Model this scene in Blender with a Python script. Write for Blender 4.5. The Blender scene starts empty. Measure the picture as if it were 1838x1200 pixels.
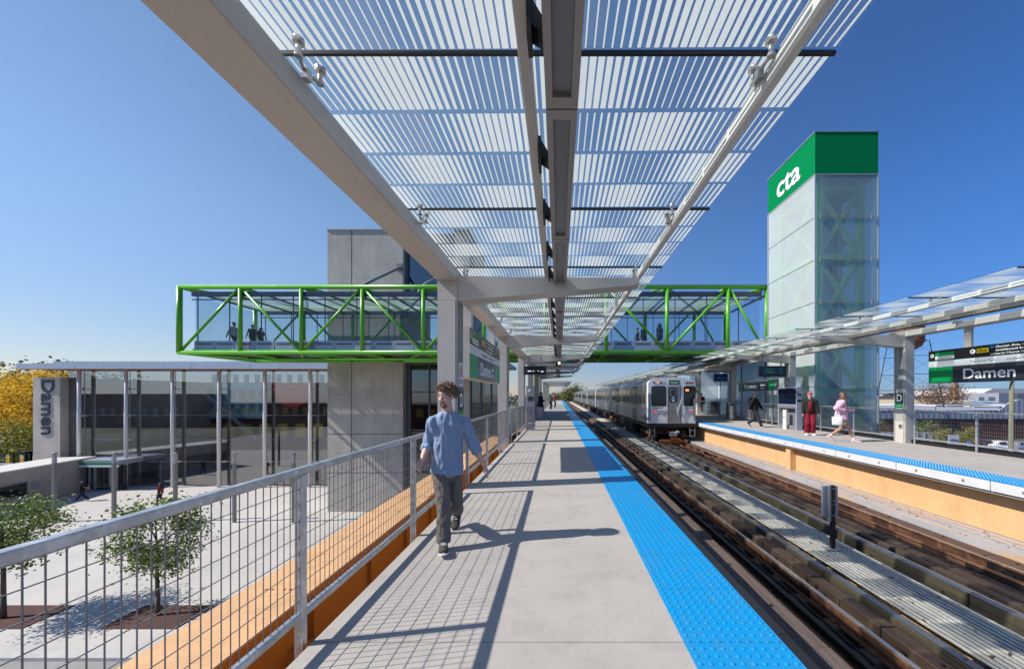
import bpy, bmesh, math, random
import numpy as np
from mathutils import Vector, Matrix, Euler, noise
random.seed(7)
R = math.radians
sc = bpy.context.scene
col = sc.collection

# ------------------------------------------------------------------ camera
cam_d = bpy.data.cameras.new("camera"); cam = bpy.data.objects.new("camera", cam_d); col.objects.link(cam)
cam.location = (0, 0, 1.6); cam.rotation_euler = (R(90), 0, 0)
cam_d.sensor_width = 36; cam_d.lens = 650 / 1838 * 36
cam_d.shift_x = -84 / 1838; cam_d.shift_y = 109 / 1838
cam_d.clip_start = 0.05; cam_d.clip_end = 6000
sc.camera = cam
# ------------------------------------------------------------------ light
SUN_EL = R(42.6); SUN_TO = Vector((-0.985, -0.17, 0)).normalized()
sun_az = math.atan2(SUN_TO.x, SUN_TO.y)            # compass angle of the sun from +Y towards +X
w = bpy.data.worlds.new("World"); sc.world = w; w.use_nodes = True
nt = w.node_tree; bg = nt.nodes["Background"]
sky = nt.nodes.new("ShaderNodeTexSky"); sky.sky_type = 'NISHITA'; sky.sun_disc = False
sky.sun_elevation = SUN_EL; sky.sun_rotation = sun_az; sky.altitude = 0; sky.air_density = 1.0
sky.dust_density = 0.1; sky.ozone_density = 4.5
tcw = nt.nodes.new("ShaderNodeTexCoord"); spw = nt.nodes.new("ShaderNodeSeparateXYZ"); nt.links.new(tcw.outputs["Generated"], spw.inputs[0])
def wmix(a, b, sock, lo, hi):
    mr = nt.nodes.new("ShaderNodeMapRange"); mr.interpolation_type = 'SMOOTHSTEP'; mr.inputs[1].default_value = lo; mr.inputs[2].default_value = hi; nt.links.new(sock, mr.inputs[0])
    mx = nt.nodes.new("ShaderNodeMix"); mx.data_type = 'RGBA'; nt.links.new(mr.outputs[0], mx.inputs[0]); mx.inputs[6].default_value = (*a, 1); mx.inputs[7].default_value = (*b, 1); return mx.outputs[2]
def wmul(x, y):
    mx = nt.nodes.new("ShaderNodeMix"); mx.data_type = 'RGBA'; mx.blend_type = 'MULTIPLY'; mx.inputs[0].default_value = 1; nt.links.new(x, mx.inputs[6]); nt.links.new(y, mx.inputs[7]); return mx.outputs[2]
# clear dry autumn air: pale haze at the horizon, deeper blue away from the sun
cs = wmul(sky.outputs[0], wmix((0.70, 0.62, 0.66), (1, 1, 1), spw.outputs[2], -0.02, 0.42))
cs = wmul(cs, wmix((1.05, 1.03, 0.98), (0.34, 0.60, 0.94), spw.outputs[0], -0.45, 0.85))
cs = wmul(cs, wmix((0.95, 0.96, 1.02), (1, 1, 1), spw.outputs[2], 0.0, 0.13))
cs = wmul(cs, wmix((0.72, 0.90, 1.14), (1, 1, 1), spw.outputs[1], -0.25, 0.12))
nt.links.new(cs, bg.inputs[0]); bg.inputs[1].default_value = 0.10
sd = bpy.data.lights.new("sun", 'SUN'); sd.energy = 4.2; sd.angle = R(0.53); sd.color = (1.0, 0.945, 0.87)
so = bpy.data.objects.new("sun", sd); col.objects.link(so); so.location = (-40, -10, 40)
dirv = -(SUN_TO * math.cos(SUN_EL) + Vector((0, 0, math.sin(SUN_EL))))
so.rotation_euler = dirv.to_track_quat('-Z', 'Y').to_euler()
sc.view_settings.view_transform = 'Standard'; sc.view_settings.look = 'None'
sc.view_settings.exposure = 0.6; sc.view_settings.gamma = 1
sc.cycles.transparent_max_bounces = 24; sc.cycles.max_bounces = 8
sc.cycles.caustics_reflective = False; sc.cycles.caustics_refractive = False
sc.cycles.sample_clamp_indirect = 6

# ------------------------------------------------------------------ materials
def new_mat(name):
    m = bpy.data.materials.new(name); m.use_nodes = True
    return m, m.node_tree, m.node_tree.nodes["Principled BSDF"]
def N(nt, t, **kw):
    n = nt.nodes.new(t)
    for k, v in kw.items(): setattr(n, k, v)
    return n
def mth(nt, op, a, b=None, c=None):
    n = nt.nodes.new("ShaderNodeMath"); n.operation = op
    for i, v in enumerate((a, b, c)):
        if v is None: continue
        if isinstance(v, (int, float)): n.inputs[i].default_value = v
        else: nt.links.new(v, n.inputs[i])
    return n.outputs[0]
def mixc(nt, fac, a, b, mode='MIX'):
    n = nt.nodes.new("ShaderNodeMix"); n.data_type = 'RGBA'; n.blend_type = mode
    def put(s, v):
        if isinstance(v, (int, float)): s.default_value = v
        elif isinstance(v, tuple): s.default_value = (*v[:3], 1)
        else: nt.links.new(v, s)
    put(n.inputs[0], fac); put(n.inputs[6], a); put(n.inputs[7], b)
    return n.outputs[2]
def noise_n(nt, vec, scale, detail=4, rough=0.6):
    n = nt.nodes.new("ShaderNodeTexNoise"); n.inputs["Scale"].default_value = scale
    n.inputs["Detail"].default_value = detail; n.inputs["Roughness"].default_value = rough
    nt.links.new(vec, n.inputs["Vector"]); return n.outputs[0]
def ramp(nt, v, lo, hi):
    n = nt.nodes.new("ShaderNodeMapRange"); n.inputs[1].default_value = lo; n.inputs[2].default_value = hi
    nt.links.new(v, n.inputs[0]); return n.outputs[0]
def coords(nt, scale=(1, 1, 1)):
    tc = nt.nodes.new("ShaderNodeTexCoord"); mp = nt.nodes.new("ShaderNodeMapping")
    mp.inputs["Scale"].default_value = scale
    nt.links.new(tc.outputs["Object"], mp.inputs["Vector"]); return mp.outputs[0]
def mat(name, c, rough=0.6, metal=0.0, var=0.15, vs=3.0, fine=0.06, fs=60.0, bump=0.0, bs=40.0, stretch=(1, 1, 1), spec=0.5, c2=None, c2t=(0.5, 0.65), c2s=2.0, coat=0.0):
    m, nt, p = new_mat(name)
    v = coords(nt, stretch)
    a = noise_n(nt, v, vs, 5); b = noise_n(nt, v, fs, 3)
    f = mth(nt, 'ADD', mth(nt, 'MULTIPLY', mth(nt, 'SUBTRACT', a, 0.5), 2 * var * 2), mth(nt, 'MULTIPLY', mth(nt, 'SUBTRACT', b, 0.5), 2 * fine * 2))
    f = mth(nt, 'ADD', f, 1.0)
    base = c
    if c2: base = mixc(nt, ramp(nt, noise_n(nt, v, c2s, 6, 0.7), *c2t), c, c2)
    else:
        rgb = nt.nodes.new("ShaderNodeRGB"); rgb.outputs[0].default_value = (*c, 1); base = rgb.outputs[0]
    vm = nt.nodes.new("ShaderNodeVectorMath"); vm.operation = 'SCALE'
    nt.links.new(base, vm.inputs[0]); nt.links.new(f, vm.inputs[3])
    nt.links.new(vm.outputs[0], p.inputs["Base Color"])
    p.inputs["Roughness"].default_value = rough; p.inputs["Metallic"].default_value = metal
    p.inputs["Specular IOR Level"].default_value = spec; p.inputs["Coat Weight"].default_value = coat
    if rough > 0.15:
        rr = mth(nt, 'ADD', mth(nt, 'MULTIPLY', mth(nt, 'SUBTRACT', a, 0.5), 0.35), rough); nt.links.new(rr, p.inputs["Roughness"])
    if bump:
        bn = nt.nodes.new("ShaderNodeBump"); bn.inputs["Strength"].default_value = bump; bn.inputs["Distance"].default_value = 0.01
        nt.links.new(noise_n(nt, v, bs, 4), bn.inputs["Height"]); nt.links.new(bn.outputs[0], p.inputs["Normal"])
    return m
def emis(name, c, s):
    m, nt, p = new_mat(name); p.inputs["Base Color"].default_value = (*c, 1)
    p.inputs["Emission Color"].default_value = (*c, 1); p.inputs["Emission Strength"].default_value = s; return m
def glass(name, tint=(0.9, 0.96, 0.95), refl=1.0, base_refl=0.0, frit=0.0, fritc=(0.8, 0.82, 0.8), rough=0.01, ior=1.45):
    m = bpy.data.materials.new(name); m.use_nodes = True; nt = m.node_tree; nt.nodes.clear()
    o = N(nt, "ShaderNodeOutputMaterial"); t = N(nt, "ShaderNodeBsdfTransparent"); t.inputs[0].default_value = (*tint, 1)
    g = N(nt, "ShaderNodeBsdfGlossy"); g.inputs["Roughness"].default_value = rough
    fr = N(nt, "ShaderNodeFresnel"); fr.inputs[0].default_value = ior
    geo = N(nt, "ShaderNodeNewGeometry")
    mx = N(nt, "ShaderNodeMixShader")
    f = mth(nt, 'ADD', mth(nt, 'MULTIPLY', fr.outputs[0], refl), base_refl); f = mth(nt, 'MINIMUM', f, 1.0)
    f = mth(nt, 'MULTIPLY', f, mth(nt, 'SUBTRACT', 1.0, geo.outputs["Backfacing"]))
    nt.links.new(f, mx.inputs[0]); nt.links.new(t.outputs[0], mx.inputs[1]); nt.links.new(g.outputs[0], mx.inputs[2])
    out = mx.outputs[0]
    if frit:
        d = N(nt, "ShaderNodeBsdfDiffuse"); d.inputs[0].default_value = (*fritc, 1)
        tr = N(nt, "ShaderNodeBsdfTranslucent"); tr.inputs[0].default_value = (*fritc, 1)
        m2 = N(nt, "ShaderNodeMixShader"); m2.inputs[0].default_value = 0.45
        nt.links.new(d.outputs[0], m2.inputs[1]); nt.links.new(tr.outputs[0], m2.inputs[2])
        m3 = N(nt, "ShaderNodeMixShader"); m3.inputs[0].default_value = frit
        nt.links.new(mx.outputs[0], m3.inputs[1]); nt.links.new(m2.outputs[0], m3.inputs[2]); out = m3.outputs[0]
    nt.links.new(out, o.inputs[0]); return m
def frit_glass(name):
    m = bpy.data.materials.new(name); m.use_nodes = True; nt = m.node_tree; nt.nodes.clear()
    o = N(nt, "ShaderNodeOutputMaterial")
    tc = N(nt, "ShaderNodeTexCoord"); sp = N(nt, "ShaderNodeSeparateXYZ"); nt.links.new(tc.outputs["Object"], sp.inputs[0])
    x, y = sp.outputs[0], sp.outputs[1]
    yr = mth(nt, 'DIVIDE', mth(nt, 'SUBTRACT', y, 0.0), 0.5042)
    row = mth(nt, 'FLOOR', yr); fy = mth(nt, 'FRACT', yr)
    fx = mth(nt, 'FRACT', mth(nt, 'DIVIDE', mth(nt, 'ADD', x, 50.0), 0.0585))
    ph = mth(nt, 'ADD', mth(nt, 'MULTIPLY', x, 2 * math.pi / 1.38), mth(nt, 'MULTIPLY', row, math.pi * 1.06))
    wd = mth(nt, 'ADD', mth(nt, 'MULTIPLY', mth(nt, 'SINE', ph), 0.155), 0.24)
    m1 = mth(nt, 'LESS_THAN', mth(nt, 'ABSOLUTE', mth(nt, 'SUBTRACT', fx, 0.5)), wd)
    m2 = mth(nt, 'LESS_THAN', mth(nt, 'ABSOLUTE', mth(nt, 'SUBTRACT', fy, 0.5)), 0.455)
    mask = mth(nt, 'MULTIPLY', m1, m2)
    t = N(nt, "ShaderNodeBsdfTransparent"); t.inputs[0].default_value = (0.965, 0.975, 0.968, 1)
    g = N(nt, "ShaderNodeBsdfGlossy"); g.inputs["Roughness"].default_value = 0.03
    fr = N(nt, "ShaderNodeFresnel"); fr.inputs[0].default_value = 1.45
    geo = N(nt, "ShaderNodeNewGeometry")
    f = mth(nt, 'MULTIPLY', fr.outputs[0], mth(nt, 'SUBTRACT', 1.0, geo.outputs["Backfacing"]))
    mx = N(nt, "ShaderNodeMixShader"); nt.links.new(f, mx.inputs[0]); nt.links.new(t.outputs[0], mx.inputs[1]); nt.links.new(g.outputs[0], mx.inputs[2])
    # dried rain dirt on the glass
    v = tc.outputs["Object"]
    dd = mth(nt, 'MULTIPLY', ramp(nt, noise_n(nt, v, 90, 3), 0.5, 0.8), mth(nt, 'MULTIPLY', ramp(nt, noise_n(nt, v, 1.1, 4), 0.3, 0.75), 0.16))
    dd = mth(nt, 'ADD', dd, 0.03)
    df = N(nt, "ShaderNodeBsdfTranslucent"); df.inputs[0].default_value = (0.75, 0.76, 0.76, 1)
    m0 = N(nt, "ShaderNodeMixShader"); nt.links.new(dd, m0.inputs[0]); nt.links.new(mx.outputs[0], m0.inputs[1]); nt.links.new(df.outputs[0], m0.inputs[2])
    d = N(nt, "ShaderNodeBsdfDiffuse"); d.inputs[0].default_value = (0.8, 0.81, 0.79, 1)
    tr = N(nt, "ShaderNodeBsdfTranslucent"); tr.inputs[0].default_value = (0.74, 0.74, 0.70, 1)
    ml = N(nt, "ShaderNodeMixShader"); ml.inputs[0].default_value = 0.55
    nt.links.new(d.outputs[0], ml.inputs[1]); nt.links.new(tr.outputs[0], ml.inputs[2])
    mf = N(nt, "ShaderNodeMixShader"); nt.links.new(mask, mf.inputs[0]); nt.links.new(m0.outputs[0], mf.inputs[1]); nt.links.new(ml.outputs[0], mf.inputs[2])
    nt.links.new(mf.outputs[0], o.inputs[0]); return m

M = {}
M['paint'] = mat('cream_painted_steel', (0.50, 0.47, 0.43), 0.42, var=0.05, vs=1.5, fine=0.03, stretch=(1, .3, 1), c2=(0.42, 0.39, 0.35), c2t=(0.5, 0.8))
M['paint_white'] = mat('white_painted_steel', (0.66, 0.64, 0.60), 0.42, var=0.04, fine=0.02)
M['galv'] = mat('galvanised_steel', (0.47, 0.48, 0.49), 0.38, 0.75, var=0.16, vs=9, fine=0.1, fs=45, c2=(0.62, 0.63, 0.64), c2t=(0.45, 0.6), c2s=14)
M['galv_dull'] = mat('dull_galvanised_steel', (0.36, 0.37, 0.38), 0.5, 0.5, var=0.12, vs=7, fine=0.08)
M['wire'] = mat('steel_wire', (0.20, 0.19, 0.185), 0.5, 0.3, var=0.05)
M['stainless'] = mat('stainless_steel', (0.55, 0.52, 0.49), 0.3, 0.9, var=0.06, vs=3, stretch=(6, 1, 1), fine=0.04)
M['fixture'] = mat('brushed_fixture_steel', (0.30, 0.27, 0.245), 0.45, 0.45, var=0.1, vs=6)
M['diffuser'] = mat('grey_lamp_lens', (0.16, 0.165, 0.18), 0.35, 0, var=0.05)
M['ochre'] = mat('ochre_brick', (0.42, 0.24, 0.06), 0.8)
M['black'] = mat('black_steel', (0.012, 0.012, 0.014), 0.45, 0.0, var=0.1, spec=0.4)
M['rubber'] = mat('black_rubber', (0.014, 0.014, 0.017), 0.55, 0, var=0.2)
M['green'] = mat('lime_green_paint', (0.105, 0.40, 0.022), 0.33, var=0.04, vs=1.2, fine=0.02)
M['tgreen'] = mat('tower_green_paint', (0.22, 0.50, 0.14), 0.4, var=0.04)
M['bandgreen'] = mat('sign_green_panel', (0.0, 0.19, 0.06), 0.8, spec=0.05, var=0.05, vs=0.8, fine=0.02)
M['signgreen'] = mat('sign_green', (0.0, 0.26, 0.07), 0.35, var=0.02)
M['signdark'] = mat('sign_charcoal', (0.03, 0.032, 0.042), 0.3, var=0.03)
M['signblack'] = mat('sign_black', (0.012, 0.012, 0.013), 0.3, var=0.03)
M['signwhite'] = mat('sign_white', (0.62, 0.63, 0.66), 0.4, var=0.02)
M['white'] = mat('white_lettering', (0.8, 0.8, 0.8), 0.4, var=0.01)
M['yellow'] = mat('sign_yellow', (0.75, 0.52, 0.01), 0.4, var=0.02)
M['signblue'] = mat('sign_blue', (0.01, 0.10, 0.38), 0.4, var=0.02)
M['signred'] = mat('sign_red', (0.5, 0.02, 0.02), 0.4, var=0.02)
M['tan'] = mat('tan_girder_paint', (0.64, 0.385, 0.19), 0.5, var=0.08, vs=1.4, fine=0.05, stretch=(1.6, 1.6, .35), c2=(0.52, 0.29, 0.13), c2t=(0.5, 0.75), c2s=2.2)
M['orange'] = mat('orange_brown_girder_paint', (0.42, 0.205, 0.055), 0.45, var=0.08, vs=1.0, fine=0.03)
M['ledge'] = mat('weathered_ledge_steel', (0.38, 0.38, 0.40), 0.5, 0.1, var=0.2, vs=2, stretch=(6, .4, 1), c2=(0.56, 0.38, 0.22), c2t=(0.52, 0.6), c2s=1.2)
M['rust'] = mat('rusty_steel', (0.21, 0.092, 0.05), 0.72, 0.1, var=0.3, vs=5, fine=0.2, fs=70, c2=(0.095, 0.043, 0.027), c2s=3, bump=0.5)
M['railhead'] = mat('polished_rail_head', (0.50, 0.48, 0.48), 0.28, 0.75, var=0.1, vs=3)
M['darkrail'] = mat('dark_rail_steel', (0.035, 0.026, 0.024), 0.55, 0.3, var=0.3, vs=6, bump=0.3)
M['tie'] = mat('creosoted_timber', (0.105, 0.062, 0.043), 0.85, 0, var=0.35, vs=2, fine=0.25, fs=30, stretch=(1, 9, 9), c2=(0.135, 0.098, 0.078), c2t=(0.4, 0.7), bump=0.6, bs=18)
M['plank'] = mat('grey_brown_plank', (0.115, 0.085, 0.072), 0.82, 0, var=0.35, vs=1.5, fine=0.25, fs=30, stretch=(14, .7, 14), c2=(0.055, 0.038, 0.032), c2t=(0.45, 0.7), bump=0.6, bs=14)
M['timber_brown'] = mat('brown_guard_timber', (0.125, 0.068, 0.044), 0.85, 0, var=0.35, vs=2, fine=0.25, stretch=(9, .7, 9), c2=(0.052, 0.03, 0.022), c2t=(0.4, 0.65), bump=0.6, bs=16)
M['timber_olive'] = mat('olive_treated_timber', (0.088, 0.068, 0.041), 0.85, 0, var=0.35, vs=1.5, fine=0.25, stretch=(9, .5, 9), c2=(0.045, 0.033, 0.021), c2t=(0.45, 0.68), bump=0.6, bs=16)
M['timber_dark'] = mat('dark_guard_timber', (0.10, 0.062, 0.045), 0.85, 0, var=0.35, vs=2, fine=0.25, stretch=(9, .6, 9), c2=(0.045, 0.03, 0.025), c2t=(0.4, 0.7), bump=0.6, bs=16)
M['flash'] = mat('grey_timber_cap', (0.15, 0.155, 0.18), 0.5, 0.3, var=0.2, vs=3, stretch=(3, .4, 1))
M['grating'] = mat('pale_walkway_slat', (0.58, 0.53, 0.46), 0.7, 0, var=0.3, vs=5, fine=0.15, stretch=(4, 1, 1), c2=(0.14, 0.12, 0.105), c2t=(0.62, 0.7), c2s=3)
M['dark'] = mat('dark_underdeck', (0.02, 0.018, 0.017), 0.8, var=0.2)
M['blackglass'] = mat('dark_window_glass', (0.012, 0.015, 0.018), 0.06, 0, var=0.02, spec=0.7)
M['screen'] = mat('dark_screen', (0.006, 0.012, 0.03), 0.1, 0, var=0.1, spec=0.6)
M['fascia'] = mat('white_edge_fascia', (0.60, 0.60, 0.62), 0.5, var=0.08, vs=3, stretch=(1, 1, 3))
M['gpaint'] = mat('grey_powder_coat', (0.20, 0.21, 0.235), 0.4, 0.2, var=0.04)
M['gpaint_l'] = mat('pale_grey_powder_coat', (0.34, 0.36, 0.40), 0.4, 0.2, var=0.04)
M['sill'] = mat('grey_sill_panel', (0.30, 0.34, 0.42), 0.4, 0.2, var=0.04)
M['roofgrey'] = mat('dark_grey_roof_steel', (0.085, 0.095, 0.125), 0.4, 0.2, var=0.04)
M['soffit'] = mat('pale_soffit', (0.5, 0.52, 0.48), 0.5, 0, var=0.06)
M['alu'] = mat('aluminium_fascia', (0.50, 0.52, 0.56), 0.32, 0.7, var=0.05, vs=.5)
M['wood'] = mat('cedar_soffit', (0.60, 0.22, 0.05), 0.5, 0, var=0.2, vs=3, stretch=(.3, 8, 1))
M['brickdark'] = mat('dark_red_brick', (0.085, 0.027, 0.026), 0.8, var=0.15, vs=1, fine=.1)
M['roofwhite'] = mat('white_roof_membrane', (0.52, 0.52, 0.52), 0.95, spec=0.05, var=0.08, vs=0.3)
M['rooftan'] = mat('tan_roof_panel', (0.47, 0.40, 0.24), 0.95, spec=0.05, var=0.08, vs=0.3, stretch=(1, .1, 1))
M['roofpale'] = mat('pale_grey_roof', (0.28, 0.29, 0.335), 0.95, spec=0.05, var=0.1, vs=0.2)
M['housewall'] = mat('buff_brick', (0.30, 0.20, 0.14), 0.8, var=0.15, vs=.5)
M['red'] = mat('red_paint', (0.42, 0.015, 0.02), 0.3, coat=0.5, var=0.02)
M['carwhite'] = mat('white_car_paint', (0.72, 0.73, 0.74), 0.25, coat=0.6, var=0.02)
M['cardark'] = mat('dark_car_paint', (0.02, 0.023, 0.03), 0.25, coat=0.6, var=0.02)
M['carsilver'] = mat('silver_car_paint', (0.30, 0.33, 0.37), 0.3, 0.4, coat=0.6, var=0.02)
M['tyre'] = mat('tyre_rubber', (0.015, 0.015, 0.015), 0.8, var=0.1)
M['dumpster'] = mat('dark_green_steel', (0.012, 0.035, 0.022), 0.5, var=0.2)
M['bollard'] = mat('yellow_bollard_paint', (0.72, 0.45, 0.02), 0.4, var=0.06)
M['bark'] = mat('tree_bark', (0.11, 0.08, 0.055), 0.9, var=0.3, vs=8, bump=0.6, bs=20)
M['mulch'] = mat('red_brown_mulch', (0.075, 0.034, 0.027), 0.95, var=0.35, vs=4, fine=0.4, fs=40, bump=1.0, bs=30)
M['tealwall'] = mat('teal_wall_panel', (0.34, 0.62, 0.72), 0.6, var=0.08)
M['murred'] = mat('red_wall_panel', (0.75, 0.06, 0.09), 0.6, var=0.06)
M['blue'] = mat('blue_plastic', (0.01, 0.2, 0.6), 0.4, var=0.03)
M['poletan'] = mat('weathered_pole_timber', (0.17, 0.17, 0.12), 0.85, var=0.2, vs=3, stretch=(5, 5, .5))
M['lightcol'] = mat('dark_anodised_column', (0.17, 0.17, 0.17), 0.45, 0.3, var=0.08)
M['frit'] = frit_glass('striped_canopy_glass')
M['clearglass'] = glass('clear_glass', (0.86, 0.93, 0.92), 0.8)
M['towerglass'] = glass('sun_whitened_tower_glass', (0.85, 0.93, 0.93), 0.8, frit=0.46, fritc=(0.94, 0.955, 0.985)); M['towerfront'] = glass('shade_tinted_tower_glass', (0.80, 0.90, 0.91), 1.2, 0.04, frit=0.27, fritc=(0.62, 0.72, 0.76))  # same glass, sunlight painted white into the sides, shade darker into the front
M['bridgeroof'] = glass('milky_roof_glass', (0.8, 0.88, 0.86), 0.6, frit=0.5, fritc=(0.75, 0.82, 0.76)); M['bridgeglass'] = glass('bridge_glass', (0.86, 0.91, 0.93), 0.7, frit=0.015)
M['hallglass'] = glass('tinted_hall_glass', (0.62, 0.66, 0.67), 1.2, 0.26)
M['darkglass'] = glass('smoky_lift_lobby_glass', (0.30, 0.33, 0.35), 1.2, 0.16)
M['taillight'] = emis('lit_tail_light', (0.7, 0.02, 0.02), 0.7)
M['orangeled'] = emis('orange_led', (1.0, 0.2, 0.03), 1.6)
M['greenled'] = emis('green_led', (0.03, 0.8, 0.35), 1.0)
M['whiteled'] = emis('white_led', (0.8, 0.8, 0.8), 0.7)
M['lamp'] = emis('lit_lamp_lens', (1.0, 0.85, 0.6), 1.6)

# platform concrete, with the joints cut across it
def concrete_platform():
    m, nt, p = new_mat('broom_finished_concrete')
    v = coords(nt); tc = N(nt, "ShaderNodeTexCoord"); sp = N(nt, "ShaderNodeSeparateXYZ"); nt.links.new(tc.outputs["Object"], sp.inputs[0])
    a = noise_n(nt, v, 0.8, 6); b = noise_n(nt, v, 14, 5, 0.7); c = noise_n(nt, v, 160, 2)
    base = mixc(nt, ramp(nt, a, 0.35, 0.7), (0.41, 0.38, 0.345), (0.35, 0.325, 0.30))
    base = mixc(nt, mth(nt, 'MULTIPLY', ramp(nt, b, 0.55, 0.8), 0.35), base, (0.25, 0.235, 0.22))
    base = mixc(nt, mth(nt, 'MULTIPLY', ramp(nt, c, 0.45, 0.85), 0.5), base, (0.24, 0.22, 0.2))
    base = mixc(nt, mth(nt, 'MULTIPLY', ramp(nt, noise_n(nt, coords(nt, (1, 1, 1)), 2.7, 8, 0.75), 0.50, 0.72), 0.42), base, (0.21, 0.195, 0.18))
    base = mixc(nt, mth(nt, 'MULTIPLY', ramp(nt, noise_n(nt, coords(nt, (1.0, 2.2, 1)), 1.1, 3, 0.5), 0.60, 0.66), 0.16), base, (0.22, 0.2, 0.18))
    vo = N(nt, "ShaderNodeTexVoronoi"); vo.inputs["Scale"].default_value = 2.1; nt.links.new(v, vo.inputs[0])
    base = mixc(nt, mth(nt, 'MULTIPLY', mth(nt, 'LESS_THAN', vo.outputs[0], 0.035), 0.5), base, (0.12, 0.11, 0.1))
    j = mth(nt, 'ABSOLUTE', mth(nt, 'SUBTRACT', mth(nt, 'FRACT', mth(nt, 'DIVIDE', mth(nt, 'SUBTRACT', sp.outputs[1], 0.41), 1.94)), 0.5))
    wob = mth(nt, 'MULTIPLY', mth(nt, 'SUBTRACT', b, 0.5), 0.004)
    jm = mth(nt, 'GREATER_THAN', mth(nt, 'ADD', j, wob), 0.4972)
    base = mixc(nt, mth(nt, 'MULTIPLY', jm, 0.6), base, (0.13, 0.115, 0.10))
    nt.links.new(base, p.inputs["Base Color"]); p.inputs["Roughness"].default_value = 0.85
    h = mth(nt, 'SUBTRACT', mth(nt, 'ADD', mth(nt, 'MULTIPLY', c, 0.25), mth(nt, 'MULTIPLY', noise_n(nt, coords(nt, (3, 90, 1)), 4, 3), 0.3)), jm)
    bn = N(nt, "ShaderNodeBump"); bn.inputs["Strength"].default_value = 0.35; bn.inputs["Distance"].default_value = 0.006
    nt.links.new(h, bn.inputs["Height"]); nt.links.new(bn.outputs[0], p.inputs["Normal"]); return m
M['conc'] = concrete_platform()
def concrete_formed(name, c1, c2):
    m, nt, p = new_mat(name); v = coords(nt); tc = N(nt, "ShaderNodeTexCoord"); sp = N(nt, "ShaderNodeSeparateXYZ"); nt.links.new(tc.outputs["Object"], sp.inputs[0])
    a = noise_n(nt, coords(nt, (1, 1, 0.5)), 0.7, 7, 0.65); b = noise_n(nt, v, 7, 5, 0.7)
    base = mixc(nt, ramp(nt, a, 0.35, 0.68), c1, c2)
    base = mixc(nt, mth(nt, 'MULTIPLY', ramp(nt, b, 0.5, 0.8), 0.45), base, tuple(x * 0.62 for x in c1))
    base = mixc(nt, mth(nt, 'MULTIPLY', ramp(nt, noise_n(nt, coords(nt, (5, 5, 0.25)), 1.5, 5), 0.52, 0.75), 0.4), base, tuple(x * 0.55 for x in c1))
    hx = mth(nt, 'SUBTRACT', mth(nt, 'FRACT', mth(nt, 'DIVIDE', mth(nt, 'ADD', sp.outputs[0], sp.outputs[1]), 0.9)), 0.5)
    hz = mth(nt, 'SUBTRACT', mth(nt, 'FRACT', mth(nt, 'DIVIDE', sp.outputs[2], 0.75)), 0.5)
    d = mth(nt, 'SQRT', mth(nt, 'ADD', mth(nt, 'POWER', mth(nt, 'MULTIPLY', hx, 0.9), 2), mth(nt, 'POWER', mth(nt, 'MULTIPLY', hz, 0.75), 2)))
    hole = mth(nt, 'LESS_THAN', d, 0.035)
    jz = mth(nt, 'GREATER_THAN', mth(nt, 'ABSOLUTE', mth(nt, 'SUBTRACT', mth(nt, 'FRACT', mth(nt, 'DIVIDE', sp.outputs[2], 1.5)), 0.5)), 0.492)
    dk = mth(nt, 'MAXIMUM', hole, mth(nt, 'MULTIPLY', jz, 0.5))
    base = mixc(nt, mth(nt, 'MULTIPLY', dk, 0.75), base, (0.05, 0.045, 0.04))
    nt.links.new(base, p.inputs["Base Color"]); p.inputs["Roughness"].default_value = 0.85
    bn = N(nt, "ShaderNodeBump"); bn.inputs["Strength"].default_value = 0.3; bn.inputs["Distance"].default_value = 0.02
    nt.links.new(b, bn.inputs["Height"]); nt.links.new(bn.outputs[0], p.inputs["Normal"]); return m
M['formed'] = concrete_formed('board_formed_concrete', (0.54, 0.49, 0.425), (0.40, 0.365, 0.32))
def plaza_mat():
    m, nt, p = new_mat('plaza_concrete'); v = coords(nt); tc = N(nt, "ShaderNodeTexCoord"); sp = N(nt, "ShaderNodeSeparateXYZ"); nt.links.new(tc.outputs["Object"], sp.inputs[0])
    a = noise_n(nt, v, 0.25, 6); b = noise_n(nt, coords(nt, (1, 4, 1)), 1.5, 6, 0.7)
    base = mixc(nt, ramp(nt, a, 0.35, 0.7), (0.50, 0.475, 0.44), (0.42, 0.40, 0.375))
    base = mixc(nt, mth(nt, 'MULTIPLY', ramp(nt, b, 0.5, 0.8), 0.4), base, (0.30, 0.285, 0.265))
    jx = mth(nt, 'GREATER_THAN', mth(nt, 'ABSOLUTE', mth(nt, 'SUBTRACT', mth(nt, 'FRACT', mth(nt, 'DIVIDE', mth(nt, 'ADD', sp.outputs[0], 500.0), 3.05)), 0.5)), 0.497)
    jy = mth(nt, 'GREATER_THAN', mth(nt, 'ABSOLUTE', mth(nt, 'SUBTRACT', mth(nt, 'FRACT', mth(nt, 'DIVIDE', mth(nt, 'ADD', sp.outputs[1], 500.0), 3.05)), 0.5)), 0.497)
    base = mixc(nt, mth(nt, 'MULTIPLY', mth(nt, 'MAXIMUM', jx, jy), 0.45), base, (0.17, 0.16, 0.15))
    nt.links.new(base, p.inputs["Base Color"]); p.inputs["Roughness"].default_value = 0.85; return m
M['plaza'] = plaza_mat()
M['asphalt'] = mat('asphalt', (0.055, 0.055, 0.056), 0.9, var=0.2, vs=.5, fine=.2)
M['groundmat'] = mat('city_ground', (0.13, 0.125, 0.105), 0.95, var=0.3, vs=.02, fine=.2, fs=.5, c2=(0.06, 0.075, 0.035), c2t=(0.45, 0.55), c2s=0.03)
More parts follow.
